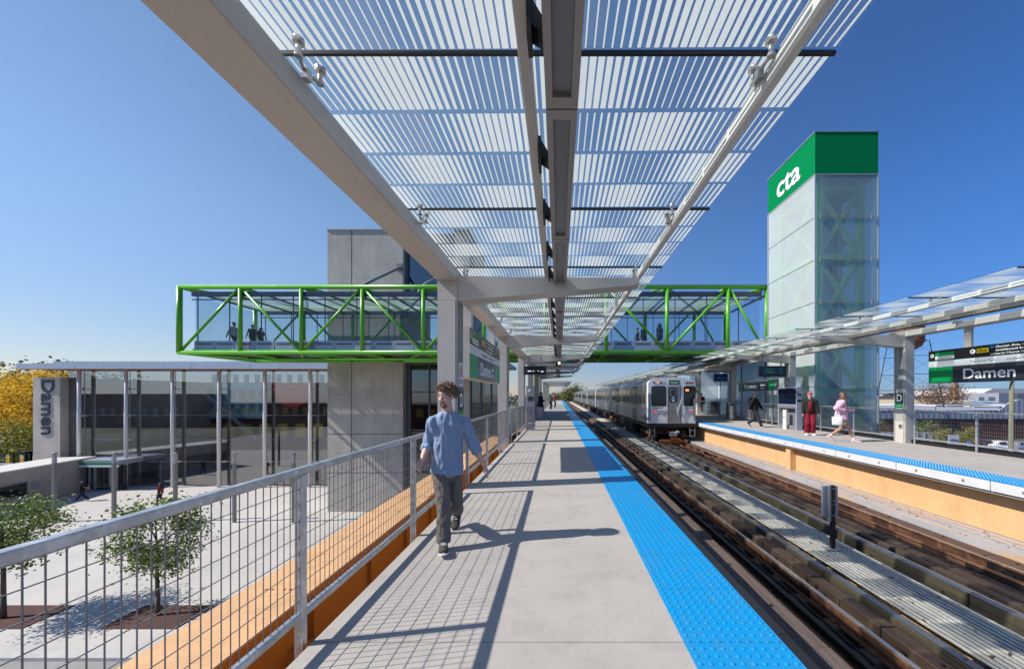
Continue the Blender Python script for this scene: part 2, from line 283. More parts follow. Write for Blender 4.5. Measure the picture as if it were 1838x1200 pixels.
def tactile_mat():
    m, nt, p = new_mat('blue_tactile_tile'); v = coords(nt); tc = N(nt, "ShaderNodeTexCoord"); sp = N(nt, "ShaderNodeSeparateXYZ"); nt.links.new(tc.outputs["Object"], sp.inputs[0])
    base = mixc(nt, mth(nt, 'MULTIPLY', ramp(nt, noise_n(nt, v, 9, 5, 0.7), 0.45, 0.8), 0.6), (0.0, 0.25, 0.56), (0.05, 0.20, 0.36))
    base = mixc(nt, mth(nt, 'MULTIPLY', ramp(nt, noise_n(nt, coords(nt, (1, .35, 1)), 2.3, 6, 0.75), 0.5, 0.78), 0.45), base, (0.10, 0.20, 0.30))
    vo = N(nt, 'ShaderNodeTexVoronoi'); vo.inputs['Scale'].default_value = 2.2; nt.links.new(v, vo.inputs[0])
    base = mixc(nt, mth(nt, 'MULTIPLY', mth(nt, 'LESS_THAN', vo.outputs[0], 0.03), 0.7), base, (0.2, 0.22, 0.23))
    j = mth(nt, 'GREATER_THAN', mth(nt, 'ABSOLUTE', mth(nt, 'SUBTRACT', mth(nt, 'FRACT', mth(nt, 'DIVIDE', mth(nt, 'SUBTRACT', sp.outputs[1], 0.41), 0.64)), 0.5)), 0.4955)
    base = mixc(nt, mth(nt, 'MULTIPLY', j, 0.5), base, (0.0, 0.06, 0.2))
    nt.links.new(base, p.inputs["Base Color"]); p.inputs["Roughness"].default_value = 0.38; return m
M['tactile'] = tactile_mat()
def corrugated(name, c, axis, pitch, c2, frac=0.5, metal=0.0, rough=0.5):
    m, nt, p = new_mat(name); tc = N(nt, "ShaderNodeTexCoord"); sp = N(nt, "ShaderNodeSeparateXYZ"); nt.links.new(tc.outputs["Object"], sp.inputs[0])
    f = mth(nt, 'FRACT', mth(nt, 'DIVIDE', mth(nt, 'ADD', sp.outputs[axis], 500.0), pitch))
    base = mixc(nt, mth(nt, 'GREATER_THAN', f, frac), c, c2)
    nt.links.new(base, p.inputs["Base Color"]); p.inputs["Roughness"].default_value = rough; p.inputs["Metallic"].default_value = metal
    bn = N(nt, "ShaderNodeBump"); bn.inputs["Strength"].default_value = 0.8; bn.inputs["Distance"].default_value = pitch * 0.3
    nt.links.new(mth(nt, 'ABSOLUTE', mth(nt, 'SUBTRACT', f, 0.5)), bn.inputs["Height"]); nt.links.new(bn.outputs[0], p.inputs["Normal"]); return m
M['corrwhite'] = corrugated('white_corrugated_siding', (0.52, 0.53, 0.58), 0, 1.1, (0.20, 0.21, 0.26), 0.55)
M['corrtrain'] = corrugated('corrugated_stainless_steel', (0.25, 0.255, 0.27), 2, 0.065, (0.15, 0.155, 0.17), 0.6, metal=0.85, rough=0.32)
M['trainsteel'] = mat('train_stainless_steel', (0.24, 0.245, 0.26), 0.36, 0.8, var=0.06, vs=2)
M['trainfront'] = mat('train_front_moulding', (0.68, 0.68, 0.65), 0.35, 0.1, var=0.06, vs=3)
M['traindoor'] = mat('scratched_steel_door', (0.28, 0.265, 0.25), 0.4, 0.7, var=0.25, vs=6, stretch=(5, 1, 1))

# ------------------------------------------------------------------ mesh helpers
class MB:
    def __init__(s): s.v = []; s.f = []; s.m = []; s.mi = 0
    def add(s, vs, fs):
        b = len(s.v); s.v += [tuple(p) for p in vs]; s.f += [tuple(i + b for i in f) for f in fs]; s.m += [s.mi] * len(fs); return s
    def box(s, x0, x1, y0, y1, z0, z1):
        if x0 > x1: x0, x1 = x1, x0
        if y0 > y1: y0, y1 = y1, y0
        if z0 > z1: z0, z1 = z1, z0
        return s.add([(x0, y0, z0), (x1, y0, z0), (x1, y1, z0), (x0, y1, z0), (x0, y0, z1), (x1, y0, z1), (x1, y1, z1), (x0, y1, z1)],
                     [(3, 2, 1, 0), (4, 5, 6, 7), (0, 1, 5, 4), (1, 2, 6, 5), (2, 3, 7, 6), (3, 0, 4, 7)])
    def bbox(s, x0, x1, y0, y1, z0, z1, r=0.006):     # box with chamfered long edges (8-corner prism along its longest axis)
        d = [abs(x1 - x0), abs(y1 - y0), abs(z1 - z0)]; a = d.index(max(d))
        lo = [min(x0, x1), min(y0, y1), min(z0, z1)]; hi = [max(x0, x1), max(y0, y1), max(z0, z1)]
        u, v = [(1, 2), (2, 0), (0, 1)][a]
        pr = [(lo[u] + r, lo[v]), (hi[u] - r, lo[v]), (hi[u], lo[v] + r), (hi[u], hi[v] - r), (hi[u] - r, hi[v]), (lo[u] + r, hi[v]), (lo[u], hi[v] - r), (lo[u], lo[v] + r)]
        vs = []
        for e in (lo[a], hi[a]):
            for p, q in pr:
                c = [0, 0, 0]; c[a] = e; c[u] = p; c[v] = q; vs.append(tuple(c))
        fs = [tuple(range(7, -1, -1)), tuple(range(8, 16))] + [(i, (i + 1) % 8, 8 + (i + 1) % 8, 8 + i) for i in range(8)]
        return s.add(vs, fs)
    def frame(s, p0, p1):
        d = (Vector(p1) - Vector(p0)); L = d.length; d.normalize()
        up = Vector((0, 0, 1)) if abs(d.z) < 0.95 else Vector((0, 1, 0))
        a = d.cross(up).normalized(); b = a.cross(d).normalized(); return d, a, b
    def tube(s, p0, p1, r0, r1=None, n=10, caps=True):
        r1 = r0 if r1 is None else r1; p0 = Vector(p0); p1 = Vector(p1); d, a, b = s.frame(p0, p1); vs = []
        for p, r in ((p0, r0), (p1, r1)):
            for i in range(n):
                t = 2 * math.pi * i / n; vs.append(p + a * math.cos(t) * r - b * math.sin(t) * r)
        fs = [(i, (i + 1) % n, n + (i + 1) % n, n + i) for i in range(n)]
        if caps: fs += [tuple(range(n - 1, -1, -1)), tuple(range(n, 2 * n))]
        return s.add(vs, fs)
    def path(s, pts, r, n=8):
        for i in range(len(pts) - 1):
            s.tube(pts[i], pts[i + 1], r[i] if isinstance(r, list) else r, r[i + 1] if isinstance(r, list) else r, n)
        return s
    def beam(s, p0, p1, wd, ht):
        p0 = Vector(p0); p1 = Vector(p1); d, a, b = s.frame(p0, p1); vs = []
        for p in (p0, p1):
            for x, y in ((-1, -1), (1, -1), (1, 1), (-1, 1)): vs.append(p + a * x * wd / 2 + b * y * ht / 2)
        return s.add(vs, [(0, 1, 2, 3), (7, 6, 5, 4), (1, 0, 4, 5), (2, 1, 5, 6), (3, 2, 6, 7), (0, 3, 7, 4)])
    def prism(s, poly, axis, a0, a1):                 # polygon (two other axes, in order) pushed along axis
        n = len(poly); vs = []
        for e in (a0, a1):
            for p, q in poly:
                vs.append({0: (e, p, q), 1: (p, e, q), 2: (p, q, e)}[axis])
        fs = [tuple(range(n)), tuple(range(2 * n - 1, n - 1, -1))] + [(i, n + i, n + (i + 1) % n, (i + 1) % n) for i in range(n)]
        return s.add(vs, fs)
    def ell(s, c, rx, ry, rz, nu=12, nv=8, rot=None):
        c = Vector(c); vs = []; fs = []
        for j in range(1, nv):
            ph = math.pi * j / nv
            for i in range(nu):
                t = 2 * math.pi * i / nu; q = Vector((rx * math.sin(ph) * math.cos(t), ry * math.sin(ph) * math.sin(t), rz * math.cos(ph)))
                if rot: q = rot @ q
                vs.append(c + q)
        q0 = Vector((0, 0, rz)); q1 = Vector((0, 0, -rz))
        if rot: q0 = rot @ q0; q1 = rot @ q1
        vs += [c + q0, c + q1]; T = len(vs) - 2
        for j in range(nv - 2):
            for i in range(nu): fs.append((j * nu + i, (j + 1) * nu + i, (j + 1) * nu + (i + 1) % nu, j * nu + (i + 1) % nu))
        for i in range(nu):
            fs.append((T, i, (i + 1) % nu)); b = (nv - 2) * nu; fs.append((T + 1, b + (i + 1) % nu, b + i))
        return s.add(vs, fs)
    def disc(s, c, nrm, r, th, n=16): c = Vector(c); nrm = Vector(nrm).normalized(); return s.tube(c, c + nrm * th, r, r, n)
    def capsule(s, p0, r0, p1, r1, n=10):
        p0 = Vector(p0); p1 = Vector(p1)
        if (p1 - p0).length < 1e-5: return s.ell(p0, r0, r0, r0)
        d, a, b = s.frame(p0, p1); rings = []
        for k in (-80, -55, -28, 0): t = R(k); rings.append((p0 + d * math.sin(t) * r0, math.cos(t) * r0))
        for k in (0, 28, 55, 80): t = R(k); rings.append((p1 + d * math.sin(t) * r1, math.cos(t) * r1))
        vs = []
        for p, r in rings:
            for i in range(n): t = 2 * math.pi * i / n; vs.append(p + a * math.cos(t) * r - b * math.sin(t) * r)
        fs = [(k * n + i, k * n + (i + 1) % n, (k + 1) * n + (i + 1) % n, (k + 1) * n + i) for k in range(len(rings) - 1) for i in range(n)]
        fs += [tuple(range(n - 1, -1, -1)), tuple(range((len(rings) - 1) * n, len(rings) * n))]
        return s.add(vs, fs)
    def loft(s, rings, n=16):                         # rings: (center, a_vec, b_vec)
        vs = []
        for c, a, b in rings:
            for i in range(n): t = 2 * math.pi * i / n; vs.append(Vector(c) + a * math.cos(t) + b * math.sin(t))
        fs = [(k * n + i, k * n + (i + 1) % n, (k + 1) * n + (i + 1) % n, (k + 1) * n + i) for k in range(len(rings) - 1) for i in range(n)]
        fs += [tuple(range(n - 1, -1, -1)), tuple(range((len(rings) - 1) * n, len(rings) * n))]
        return s.add(vs, fs)
    def build(s, name, mats, parent=None, smooth=False, fix=True):
        off = wloc(parent) if parent else Vector((0, 0, 0))
        me = bpy.data.meshes.new(name); me.from_pydata([tuple(Vector(p) - off) for p in s.v], [], s.f)
        if not isinstance(mats, (list, tuple)): mats = [mats]
        for m in mats: me.materials.append(m)
        if len(mats) > 1: me.polygons.foreach_set("material_index", s.m)
        if fix:
            bm = bmesh.new(); bm.from_mesh(me); bmesh.ops.recalc_face_normals(bm, faces=bm.faces); bm.to_mesh(me); bm.free()
        if smooth: me.polygons.foreach_set("use_smooth", [True] * len(me.polygons))
        me.update(); o = bpy.data.objects.new(name, me); col.objects.link(o)
        if parent: o.parent = parent
        if smooth == 'auto':
            set_auto(me)
        return o
def set_auto(me, ang=40):
    bm = bmesh.new(); bm.from_mesh(me)
    for e in bm.edges:
        if len(e.link_faces) == 2 and e.calc_face_angle(0) > R(ang): e.smooth = False
    bm.to_mesh(me); bm.free()
def wloc(o):
    v = Vector(o.location); p = o.parent
    while p: v += Vector(p.location); p = p.parent
    return v
def tag(o, label=None, cat=None, group=None, kind=None):
    if label: o['label'] = label
    if cat: o['category'] = cat
    if group: o['group'] = group
    if kind: o['kind'] = kind
    return o
def thing(name, label, cat, loc=(0, 0, 0), group=None):
    o = bpy.data.objects.new(name, None); col.objects.link(o); o.location = loc; o.empty_display_size = 0.2
    return tag(o, label, cat, group)
def struct(o): o['kind'] = 'structure'; return o
KIDS = {}
def children(o): return [c for c in bpy.data.objects if c.parent == o]
def copy_tree(o, loc=None, label=None, parent=None):
    c = o.copy(); col.objects.link(c); c.parent = parent
    if loc is not None: c.location = loc
    if label: c['label'] = label
    for ch in children(o): copy_tree(ch, None, None, c)
    return c
TS = bpy.data.scenes.new('workshop')
def evaluated_mesh(ob):
    TS.collection.objects.link(ob); vl = TS.view_layers[0]; vl.update(); dg = vl.depsgraph
    me = bpy.data.meshes.new_from_object(ob.evaluated_get(dg), depsgraph=dg); TS.collection.objects.unlink(ob); return me
def text(s, size, m, parent, org, xd, ud, name='lettering', width=None, th=0.006, bold=0.0, align='LEFT'):
    cu = bpy.data.curves.new('t', 'FONT'); cu.body = s; cu.size = 1; cu.extrude = 0; cu.offset = bold; cu.align_x = align
    ob = bpy.data.objects.new('t', cu); me0 = evaluated_mesh(ob)
    vs = [v.co.copy() for v in me0.vertices]; fs = [tuple(p.vertices) for p in me0.polygons]
    bpy.data.objects.remove(ob); bpy.data.curves.remove(cu); bpy.data.meshes.remove(me0)
    xs = [v.x for v in vs]; wdt = max(xs) - min(xs); x0 = min(xs) if align == 'LEFT' else 0
    kx = size if width is None else width / wdt
    xd = Vector(xd).normalized(); ud = Vector(ud).normalized(); nd = xd.cross(ud); org = Vector(org); b = MB()
    front = [org + xd * (v.x - x0) * kx + ud * v.y * size + nd * th for v in vs]
    b.add(front, fs)
    # give the letters thickness: side walls along open edges
    cnt = {}
    for f in fs:
        for i in range(len(f)):
            e = (f[i], f[(i + 1) % len(f)]); cnt[tuple(sorted(e))] = cnt.get(tuple(sorted(e)), []) + [e]
    n0 = len(front); b.v += [tuple(p - nd * th) for p in front]
    for k, es in cnt.items():
        if len(es) == 1: a, c = es[0]; b.f.append((c, a, a + n0, c + n0)); b.m.append(0)
    return b.build(name, m, parent, fix=False)
def remeshed(b, name, m, parent, vox, smooth_it=6, fold=None, decimate=None):
    o = b.build(name, m, parent, fix=False)
    md = o.modifiers.new("r", 'REMESH'); md.mode = 'VOXEL'; md.voxel_size = vox; md.use_smooth_shade = True
    ms = o.modifiers.new("s", 'SMOOTH'); ms.iterations = smooth_it; ms.factor = 0.5
    o.parent = None; me = evaluated_mesh(o); o.parent = parent
    o.modifiers.clear(); old = o.data; o.data = me; bpy.data.meshes.remove(old); me.name = name
    if not me.materials: me.materials.append(m)
    if fold:
        amp, sc_, st = fold
        nrm = [v.normal.copy() for v in me.vertices]
        for v, vn in zip(me.vertices, nrm):
            q = Vector((v.co.x * st[0], v.co.y * st[1], v.co.z * st[2])) * sc_
            k = noise.noise(q) + 0.5 * noise.noise(q * 2.1 + Vector((3, 1, 7)))
            v.co += vn * (1 - abs(k) * 2.6) * amp
    me.polygons.foreach_set("use_smooth", [True] * len(me.polygons)); me.update()
    return o
# ------------------------------------------------------------------ the setting
G = -7.4                                             # street level; the platforms are at z = 0
b = MB(); b.add([(-3500, -400, G - 0.12), (3500, -400, G - 0.12), (3500, 5000, G - 0.12), (-3500, 5000, G - 0.12)], [(0, 1, 2, 3)]); struct(b.build('ground', M['groundmat']))
b = MB(); b.box(-60, -4.5, 12.75, 60, G - 0.1, G); struct(b.build('plaza', M['plaza']))
b = MB(); b.box(-60, -4.5, 12.4, 12.744, G - 0.1, G + 0.02); struct(b.build('kerb', mat('kerb_concrete', (0.45, 0.44, 0.42), 0.85, var=.15)))
b = MB(); b.add([(-70, -40, G - 0.1), (-4.4, -40, G - 0.1), (-4.4, 12.4, G - 0.1), (-70, 12.4, G - 0.1)], [(0, 1, 2, 3)]); struct(b.build('road', mat('worn_road_concrete', (0.26, 0.25, 0.235), 0.9, var=.25, vs=.8)))
b = MB(); b.add([(15.5, -10, G - 0.1), (90, -10, G - 0.1), (90, 62, G - 0.1), (15.5, 62, G - 0.1)], [(0, 1, 2, 3)]); struct(b.build('car_park', M['asphalt']))
YE = 112.0
b = MB(); b.box(-1.6, 1.44, -3, YE, -0.24, 0.0); struct(b.build('platform', M['conc']))
b = MB(); b.box(8.14, 11.85, 1, YE, -0.24, 0.0); b.box(11.85, 14.6, 22.3, YE, -0.24, -0.001); struct(b.build('platform', M['conc']))
# blue warning strips: raised sheet with real domes near the camera
def strip(x0, x1, y0, y1, nx, dome0, dome1, name):
    b = MB(); b.box(x0, x1, y0, y1, 0.004, 0.012); p = (x1 - x0) / nx; py = 0.064
    y = math.ceil(dome0 / py) * py + py / 2
    while y < dome1:
        n = 8 if y < 6 else 6
        for i in range(nx):
            cx = x0 + (i + 0.5) * p
            vs = [(cx + math.cos(2 * math.pi * k / n) * r, y + math.sin(2 * math.pi * k / n) * r, z) for r, z in ((0.0165, 0.011), (0.0130, 0.0165), (0.007, 0.0188)) for k in range(n)]
            fs = [(j * n + k, j * n + (k + 1) % n, (j + 1) * n + (k + 1) % n, (j + 1) * n + k) for j in (0, 1) for k in range(n)] + [tuple(range(2 * n, 3 * n))]
            b.add(vs, fs)
        y += py
    return struct(b.build(name, M['tactile'], smooth=False, fix=False))
strip(0.808, 1.446, 0, YE, 10, 1.6, 22, 'tactile_paving')
strip(8.14, 8.79, 1, YE, 10, 6, 26, 'tactile_paving')
t = thing('edge_board', 'black rubbing board under the blue edge of the near platform', 'edge board', (1.5, 4, -0.1))
b = MB(); b.bbox(1.446, 1.555, -3, YE, -0.30, -0.016); b.build('board', M['rubber'], t)
for i in range(24): b = MB(); y = 0.55 + i * 1.9; b.box(1.444, 1.558, y, y + 0.012, -0.31, -0.0145); b.build('joint', M['black'], t)
t = thing('edge_fascia', 'white bolted fascia along the far platform edge', 'edge fascia', (8.12, 12, -0.1))
for i in range(58):
    y = 1.1 + i * 1.9
    if i < 20:
        b = MB(); b.bbox(8.095, 8.135, y, y + 1.885, -0.19, -0.004, 0.004); b.build('fascia_panel', M['fascia'], t)
    else: pass
b = MB(); b.box(8.1, 8.135, 1.1 + 20 * 1.9, YE, -0.19, -0.004); b.build('fascia_panel', M['fascia'], t)
for i in range(20):
    for k in (0.45, 1.4): b = MB(); y = 1.1 + i * 1.9 + k; b.disc((8.095, y, -0.1), (-1, 0, 0), 0.028, 0.006, 10); b.build('bolt', M['galv'], t)
b = MB(); b.box(8.09, 8.14, 1, YE, 0.0, 0.013); b.build('edge_lip', M['tactile'], t)
# tan girders: right platform wall + ledge; left girder outside the fence
t = thing('platform_girder', 'tan painted steel girder below the far platform', 'girder', (8.5, 15, -1.1))
b = MB(); b.box(8.44, 8.56, 1, YE, -1.06, -0.245); b.build('web', M['tan'], t)
b = MB(); b.box(7.672, 8.44, 1, YE, -1.36, -1.068); b.build('ledge', M['ledge'], t)
b = MB(); b.box(8.0, 8.022, 1, YE, -1.068, -1.05); b.box(8.2, 8.26, 1, YE, -1.066, -1.062); b.build('conduit', M['galv'], t)
for y in (12.9, 31, 49, 67): b = MB(); b.bbox(8.24, 8.438, y, y + 0.25, -1.066, -0.25); b.build('stiffener', M['tan'], t)
for y in np.arange(2, 60, 2.93):
    for dz in (-.5, -.62): b = MB(); b.disc((8.44, y, dz), (-1, 0, 0), 0.012, 0.01, 6); b.build('bolt', M['tan'], t)
t = thing('girder', 'tan topped orange steel girder running outside the near railing', 'girder', (-3.6, 10, -1))
b = MB(); b.box(-4.22, -3.3, -2, 90, -1.03, -1.0); b.build('top_flange', M['tan'], t)
b = MB(); b.box(-3.44, -3.40, -2, 90, -2.5, -1.03); b.box(-3.36, -3.33, -2, 90, -1.12, -1.03); b.build('web', M['orange'], t)
b = MB(); b.box(-4.1, -3.5, -2, 90, -2.53, -2.5); b.build('bottom_flange', M['orange'], t)
for i, y in enumerate(np.arange(0.4, 60, 1.512)):
    b = MB(); b.box(-3.399, -3.335, y, y + 0.03, -2.49, -1.125); b.build('stiffener', M['orange'], t)
b = MB()
for y0 in np.arange(4.85, 60, 3.3):
    for dx in (-.62, -.54, -.38, -.30):
        for dy in (0,): b.ell((-3.3 + dx, y0 + dy, -1.0), 0.022, 0.022, 0.014, 8, 4)
b.build('bolt', M['orange'], t)
for k, y0 in enumerate((9.2, 18.4, 27.6, 36.8)):
    b = MB(); b.bbox(-4.2, -3.32, y0, y0 + .8, -.999, -.985, .003)
    b.build('splice_plate', M['tan'], t)
    b = MB()
    for dx in (-.1, -.22, -.55, -.67, -.8):
        for j in range(6): b.ell((-3.32 + dx, y0 + .08 + j * .128, -.985), .018, .018, .014, 8, 4)
    b.build('bolt', M['tan'], t)
t = thing('platform_girder', 'orange brown steelwork under the near platform beside the railing', 'girder', (-1.7, 10, -0.8))
b = MB(); b.box(-1.62, -1.605, -2, 90, -1.75, -0.02); b.build('web', M['orange'], t)
b = MB(); b.box(-1.80, -1.45, -2, 90, -1.80, -1.752); b.build('flange', M['orange'], t)
for i, y in enumerate(np.arange(4.6, 60, 6.04)):
    b = MB(); b.beam((-3.39, y, -1.75), (-1.62, y, -0.9), 0.16, 0.22); b.build('bracket', M['orange'], t)
    b = MB(); b.box(-3.39, -1.625, y + 1.35, y + 1.6, -2.2, -1.9); b.build('bracket', M['orange'], t)
t = thing('cable_tray', 'orange brown cable tray beside the girder', 'cable tray', (-2.7, 10, -2))
b = MB(); b.box(-3.66, -1.82, -2, 90, -2.3, -2.27); b.build('tray', M['orange'], t)
# understructure below tracks
t = thing('track_deck', 'dark steel floor beneath the two tracks', 'deck', (4.7, 20, -2.2))
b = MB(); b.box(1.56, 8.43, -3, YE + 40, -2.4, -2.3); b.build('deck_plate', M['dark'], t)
for x in (2.05, 3.45, 5.7, 7.15):
    b = MB(); b.box(x - 0.2, x + 0.2, -3, YE, -1.62, -1.58); b.build('stringer', M['tan'], t)
    b = MB(); b.box(x - 0.02, x + 0.02, -3, YE, -2.29, -1.622); b.build('stringer_web', M['tan'], t)
for i in range(18):
    b = MB(); y = 3 + i * 3; b.box(1.7, 8.3, y, y + .16, -2.0, -1.64); b.build('cross_beam', M['tan'], t)

# ------------------------------------------------------------------ tracks
TIE_Z0, TIE_Z1, TOR = -1.57, -1.33, -1.15
def tie_mesh(b, x0, x1, y, dz=0, wd=0.22): b.bbox(x0, x1, y - wd / 2, y + wd / 2, TIE_Z0 + dz, TIE_Z1 + dz, 0.008)
for X0, X1, CX, which in ((1.75, 4.1, 2.9, 'near'), (5.35, 7.7, 6.54, 'far')):
    proto = None
    for i in range(72):
        y = 1.2 + i * 0.58
        if not proto:
            b = MB(); tie_mesh(b, X0 - CX, X1 - CX, 0); proto = b.build('railway_tie', M['tie']); o = proto
            tag(o, f'weathered timber tie across the {which} track', 'railway tie', f'timber ties under the {which} track')
        else:
            o = proto.copy(); col.objects.link(o)
        o.location = (CX + random.uniform(-.03, .03), y + random.uniform(-.02, .02), random.uniform(-.004, .003)); o.rotation_euler = (0, 0, random.uniform(-.012, .012))
b = MB()
for X0, X1 in ((1.75, 4.1), (5.35, 7.7)):
    y = 1.2 + 72 * 0.58
    while y < 150: b.box(X0, X1, y - .11, y + .11, TIE_Z0, TIE_Z1); y += 0.58
tag(b.build('distant_railway_ties', M['tie']), 'timber ties of both tracks running off into the distance', 'railway ties', kind='stuff')
def rail_part(b, x, y0, y1, z, hw=0.036, foot=0.07):
    b.box(x - foot, x + foot, y0, y1, z - 0.178, z - 0.158); b.box(x - 0.011, x + 0.011, y0, y1, z - 0.158, z - 0.04); b.bbox(x - hw, x + hw, y0, y1, z - 0.042, z - 0.004, 0.01)
def rail(x, label, z=TOR, shiny=True, body='rust', y1=170):
    t = thing('rail', label, 'rail', (x, 10, z - .18))
    b = MB(); rail_part(b, x, 0.5, y1, z); b.build('rail_web', M[body], t)
    if shiny: b = MB(); b.box(x - 0.026, x + 0.030, 0.5, y1, z - 0.006, z); b.build('running_surface', M['railhead'], t)
    b = MB()
    for s in (-1, 1): b.box(x + s * .075 - .02, x + s * .075 + .02, 1.17, 1.23, z - .1785, z - .145)
    b.box(x - .13, x + .13, 1.11, 1.29, z - .183, z - .1785)
    p = b.build('rail_fastening', M['rust'], t)
    for i in range(1, 70): o = p.copy(); col.objects.link(o); o.location = (0, i * .58, 0)
    for y in (5.2, 17.1, 29, 41):
        for s in (-1, 1): b = MB(); b.box(x + s * .012, x + s * .034, y, y + .9, z - .15, z - .05); b.build('joint_bar', M['darkrail'], t)
        if y < 20:
            for k in range(6): b = MB(); b.disc((x - .034, y + .08 + k * .148, z - .1), (-1, 0, 0), .016, .03, 6); b.build('bolt', M['darkrail'], t)
    return t
rail(2.18, 'running rail tucked beside the near platform edge')
rail(3.62, 'shiny topped running rail of the near track beside the brown guard timbers')
rail(3.16, 'dark guard rail inside the near track beside the open slots', TOR + 0.0, False, 'darkrail')
rail(5.82, 'rusty running rail of the far track beside the olive timber', TOR)
rail(7.24, 'rusty running rail of the far track nearest the tan girder', TOR)
rail(6.88, 'rusty guard rail inside the far track beside the outer rail', TOR - .02, False, 'rust')
def timber(name, label, x0, x1, z0, z1, seg, m, y0=0.5, ymax=60, gap=0.02, jit=0.006, cap=None):
    t = thing(name, label, 'guard timber', ((x0 + x1) / 2, 10, z0))
    y = y0; k = 0
    while y < ymax and k < 95:
        L = seg * random.uniform(0.9, 1.1); dx = random.uniform(-jit, jit); dz = random.uniform(-jit, jit)
        b = MB(); b.bbox(x0 + dx, x1 + dx, y, y + L - gap, z0, z1 + dz, 0.008); b.build('timber_length', m, t); y += L; k += 1
    b = MB(); b.box(x0, x1, y, 150, z0, z1); b.build('timber_length', m, t)
    if cap: b = MB(); b.box(x0 + .012, x1 - .012, y0, 150, z1 + jit, z1 + jit + .006); b.build('cap_strip', cap, t)
    b = MB(); b.disc(((x0 + x1) / 2, 1.3, z1), (0, 0, 1), .02, .014, 6); p = b.build('bolt', M['darkrail'], t)
    b = MB(); b.disc((x0 - jit, 1.6, (z0 + z1) / 2 + .02), (-1, 0, 0), .02, .012, 6); p2 = b.build('side_bolt', M['darkrail'], t)
    for i in range(1, 30):
        for pp_ in (p, p2): o = pp_.copy(); col.objects.link(o); o.location = (0, i * 1.16, 0)
    return t
timber('guard_timber', 'broad grey brown plank with slots beside it next to the near platform', 2.62, 2.98, TIE_Z1 + .004, -1.17, 3.4, M['plank'])
timber('guard_timber', 'thin rust brown plank left of the far track rail beside the olive timber', 5.60, 5.70, TIE_Z1 + .004, -1.24, 2.4, M['timber_brown'])
timber('guard_timber', 'brown blocky guard timber just outside the shiny near rail', 3.75, 3.93, TIE_Z1 + .004, -1.10, 0.62, M['timber_brown'], gap=0.012, jit=0.008, ymax=40)
timber('guard_timber', 'olive timber with grey cap on the near side of the slatted walkway', 4.0, 4.13, TIE_Z1 + .004, -1.05, 2.6, M['timber_olive'], cap=M['flash'])
timber('guard_timber', 'olive timber with grey cap on the far side of the slatted walkway', 5.40, 5.53, TIE_Z1 + .004, -1.02, 2.2, M['timber_olive'], cap=M['flash'])
timber('guard_timber', 'dark twin planks down the middle of the far track', 6.08, 6.22, TIE_Z1 + .004, -1.19, 2.8, M['timber_dark'])
timber('guard_timber', 'dark weathered plank beside the guard rail in the far track', 6.36, 6.52, TIE_Z1 + .004, -1.21, 3.1, M['timber_dark'])
timber('guard_timber', 'rust stained timber between the far rail and the tan girder ledge', 7.40, 7.66, TIE_Z1 + .004, -1.17, 2.9, M['timber_brown'])
timber('guard_timber', 'thin dark brown plank just left of the rusty guard rail in the far track', 6.66, 6.76, TIE_Z1 + .004, -1.25, 1.9, M['timber_brown'])
t = thing('walkway', 'pale slatted walkway between the two tracks', 'walkway', (4.75, 10, -1.15))
b = MB()
n = 12
for i in range(n):
    x = 4.33 + i * 0.92 / n; b.box(x, x + 0.038, 0.5, 45, -1.120, -1.105)
b.build('slats', M['grating'], t)
b = MB(); b.box(4.33, 5.25, 45, 150, -1.16, -1.105); b.build('slats', M['grating'], t)
for i in range(20): b = MB(); y = 1.4 + i * 2.3; b.box(4.2, 5.3, y, y + .09, -1.24, -1.165); b.build('bearer', M['darkrail'], t)
for lab_, x, z, r in (('thin black cable lying beside the shiny near rail', 3.42, -1.31, .014), ('thin black cable beside the left rail of the far track', 5.98, -1.31, .016), ('rusty conduit pipe beside the outer rail of the far track', 7.36, -1.30, .02)):
    t = thing('cable', lab_, 'cable', (x, 10, z)); rc = random.Random(int(x * 10)); b = MB(); pts = [Vector((x + rc.uniform(-.02, .02), .5 + k * .7, z + rc.uniform(0, .015))) for k in range(110)]; b.path(pts, r, 6); b.build('sheath', M['rubber'] if r < .02 else M['rust'], t, True)
rc = random.Random(2); b = MB()
for k in range(900):
    x = rc.choice((rc.uniform(1.8, 4.05), rc.uniform(4.35, 5.2), rc.uniform(5.6, 7.6), rc.uniform(7.7, 8.4))); y = 2 + rc.random() ** 1.5 * 30; zz = -1.325 if x < 4.2 or 5.3 < x < 7.65 else (-1.104 if x < 5.3 else -1.066); e = rc.uniform(.008, .026); a = rc.uniform(0, 3)
    vs = [Vector((x + math.cos(a + q_) * e * w_, y + math.sin(a + q_) * e * w_, zz + h_)) for h_ in (0, e * .5) for q_, w_ in ((0, 1), (1.7, .6), (3.1, 1.1), (4.6, .5))]; b.add(vs, [(3, 2, 1, 0), (4, 5, 6, 7), (0, 1, 5, 4), (1, 2, 6, 5), (2, 3, 7, 6), (3, 0, 4, 7)])
tag(b.build('track_debris', M['rust']), 'rust flakes, dry leaves and grit scattered over the track timbers', 'debris', kind='stuff')
t = thing('signal_post', 'small grey box sign on a black post standing on the walkway', 'signal post', (4.75, 6.36, -1.1))
b = MB(); b.box(4.775, 4.835, 6.33, 6.385, -1.08, 0.02); b.build('post', M['black'], t)
b = MB(); b.box(4.735, 4.775, 6.345, 6.37, -0.62, 0.0); b.box(4.76, 4.774, 6.37, 6.44, -0.62, 0); b.build('angle', M['galv_dull'], t)
b = MB(); b.bbox(4.665, 4.935, 6.40, 6.45, -0.53, -0.005, .006); b.build('sign_box', M['gpaint_l'], t)
b = MB(); b.bbox(4.66, 4.92, 6.28, 6.44, -1.104, -1.08, .004); b.build('base_plate', M['galv_dull'], t)
b = MB()
for z in (-.03, -.24, -.3, -.5): b.disc((4.805, 6.33, z), (0, -1, 0), .01, .008, 8)
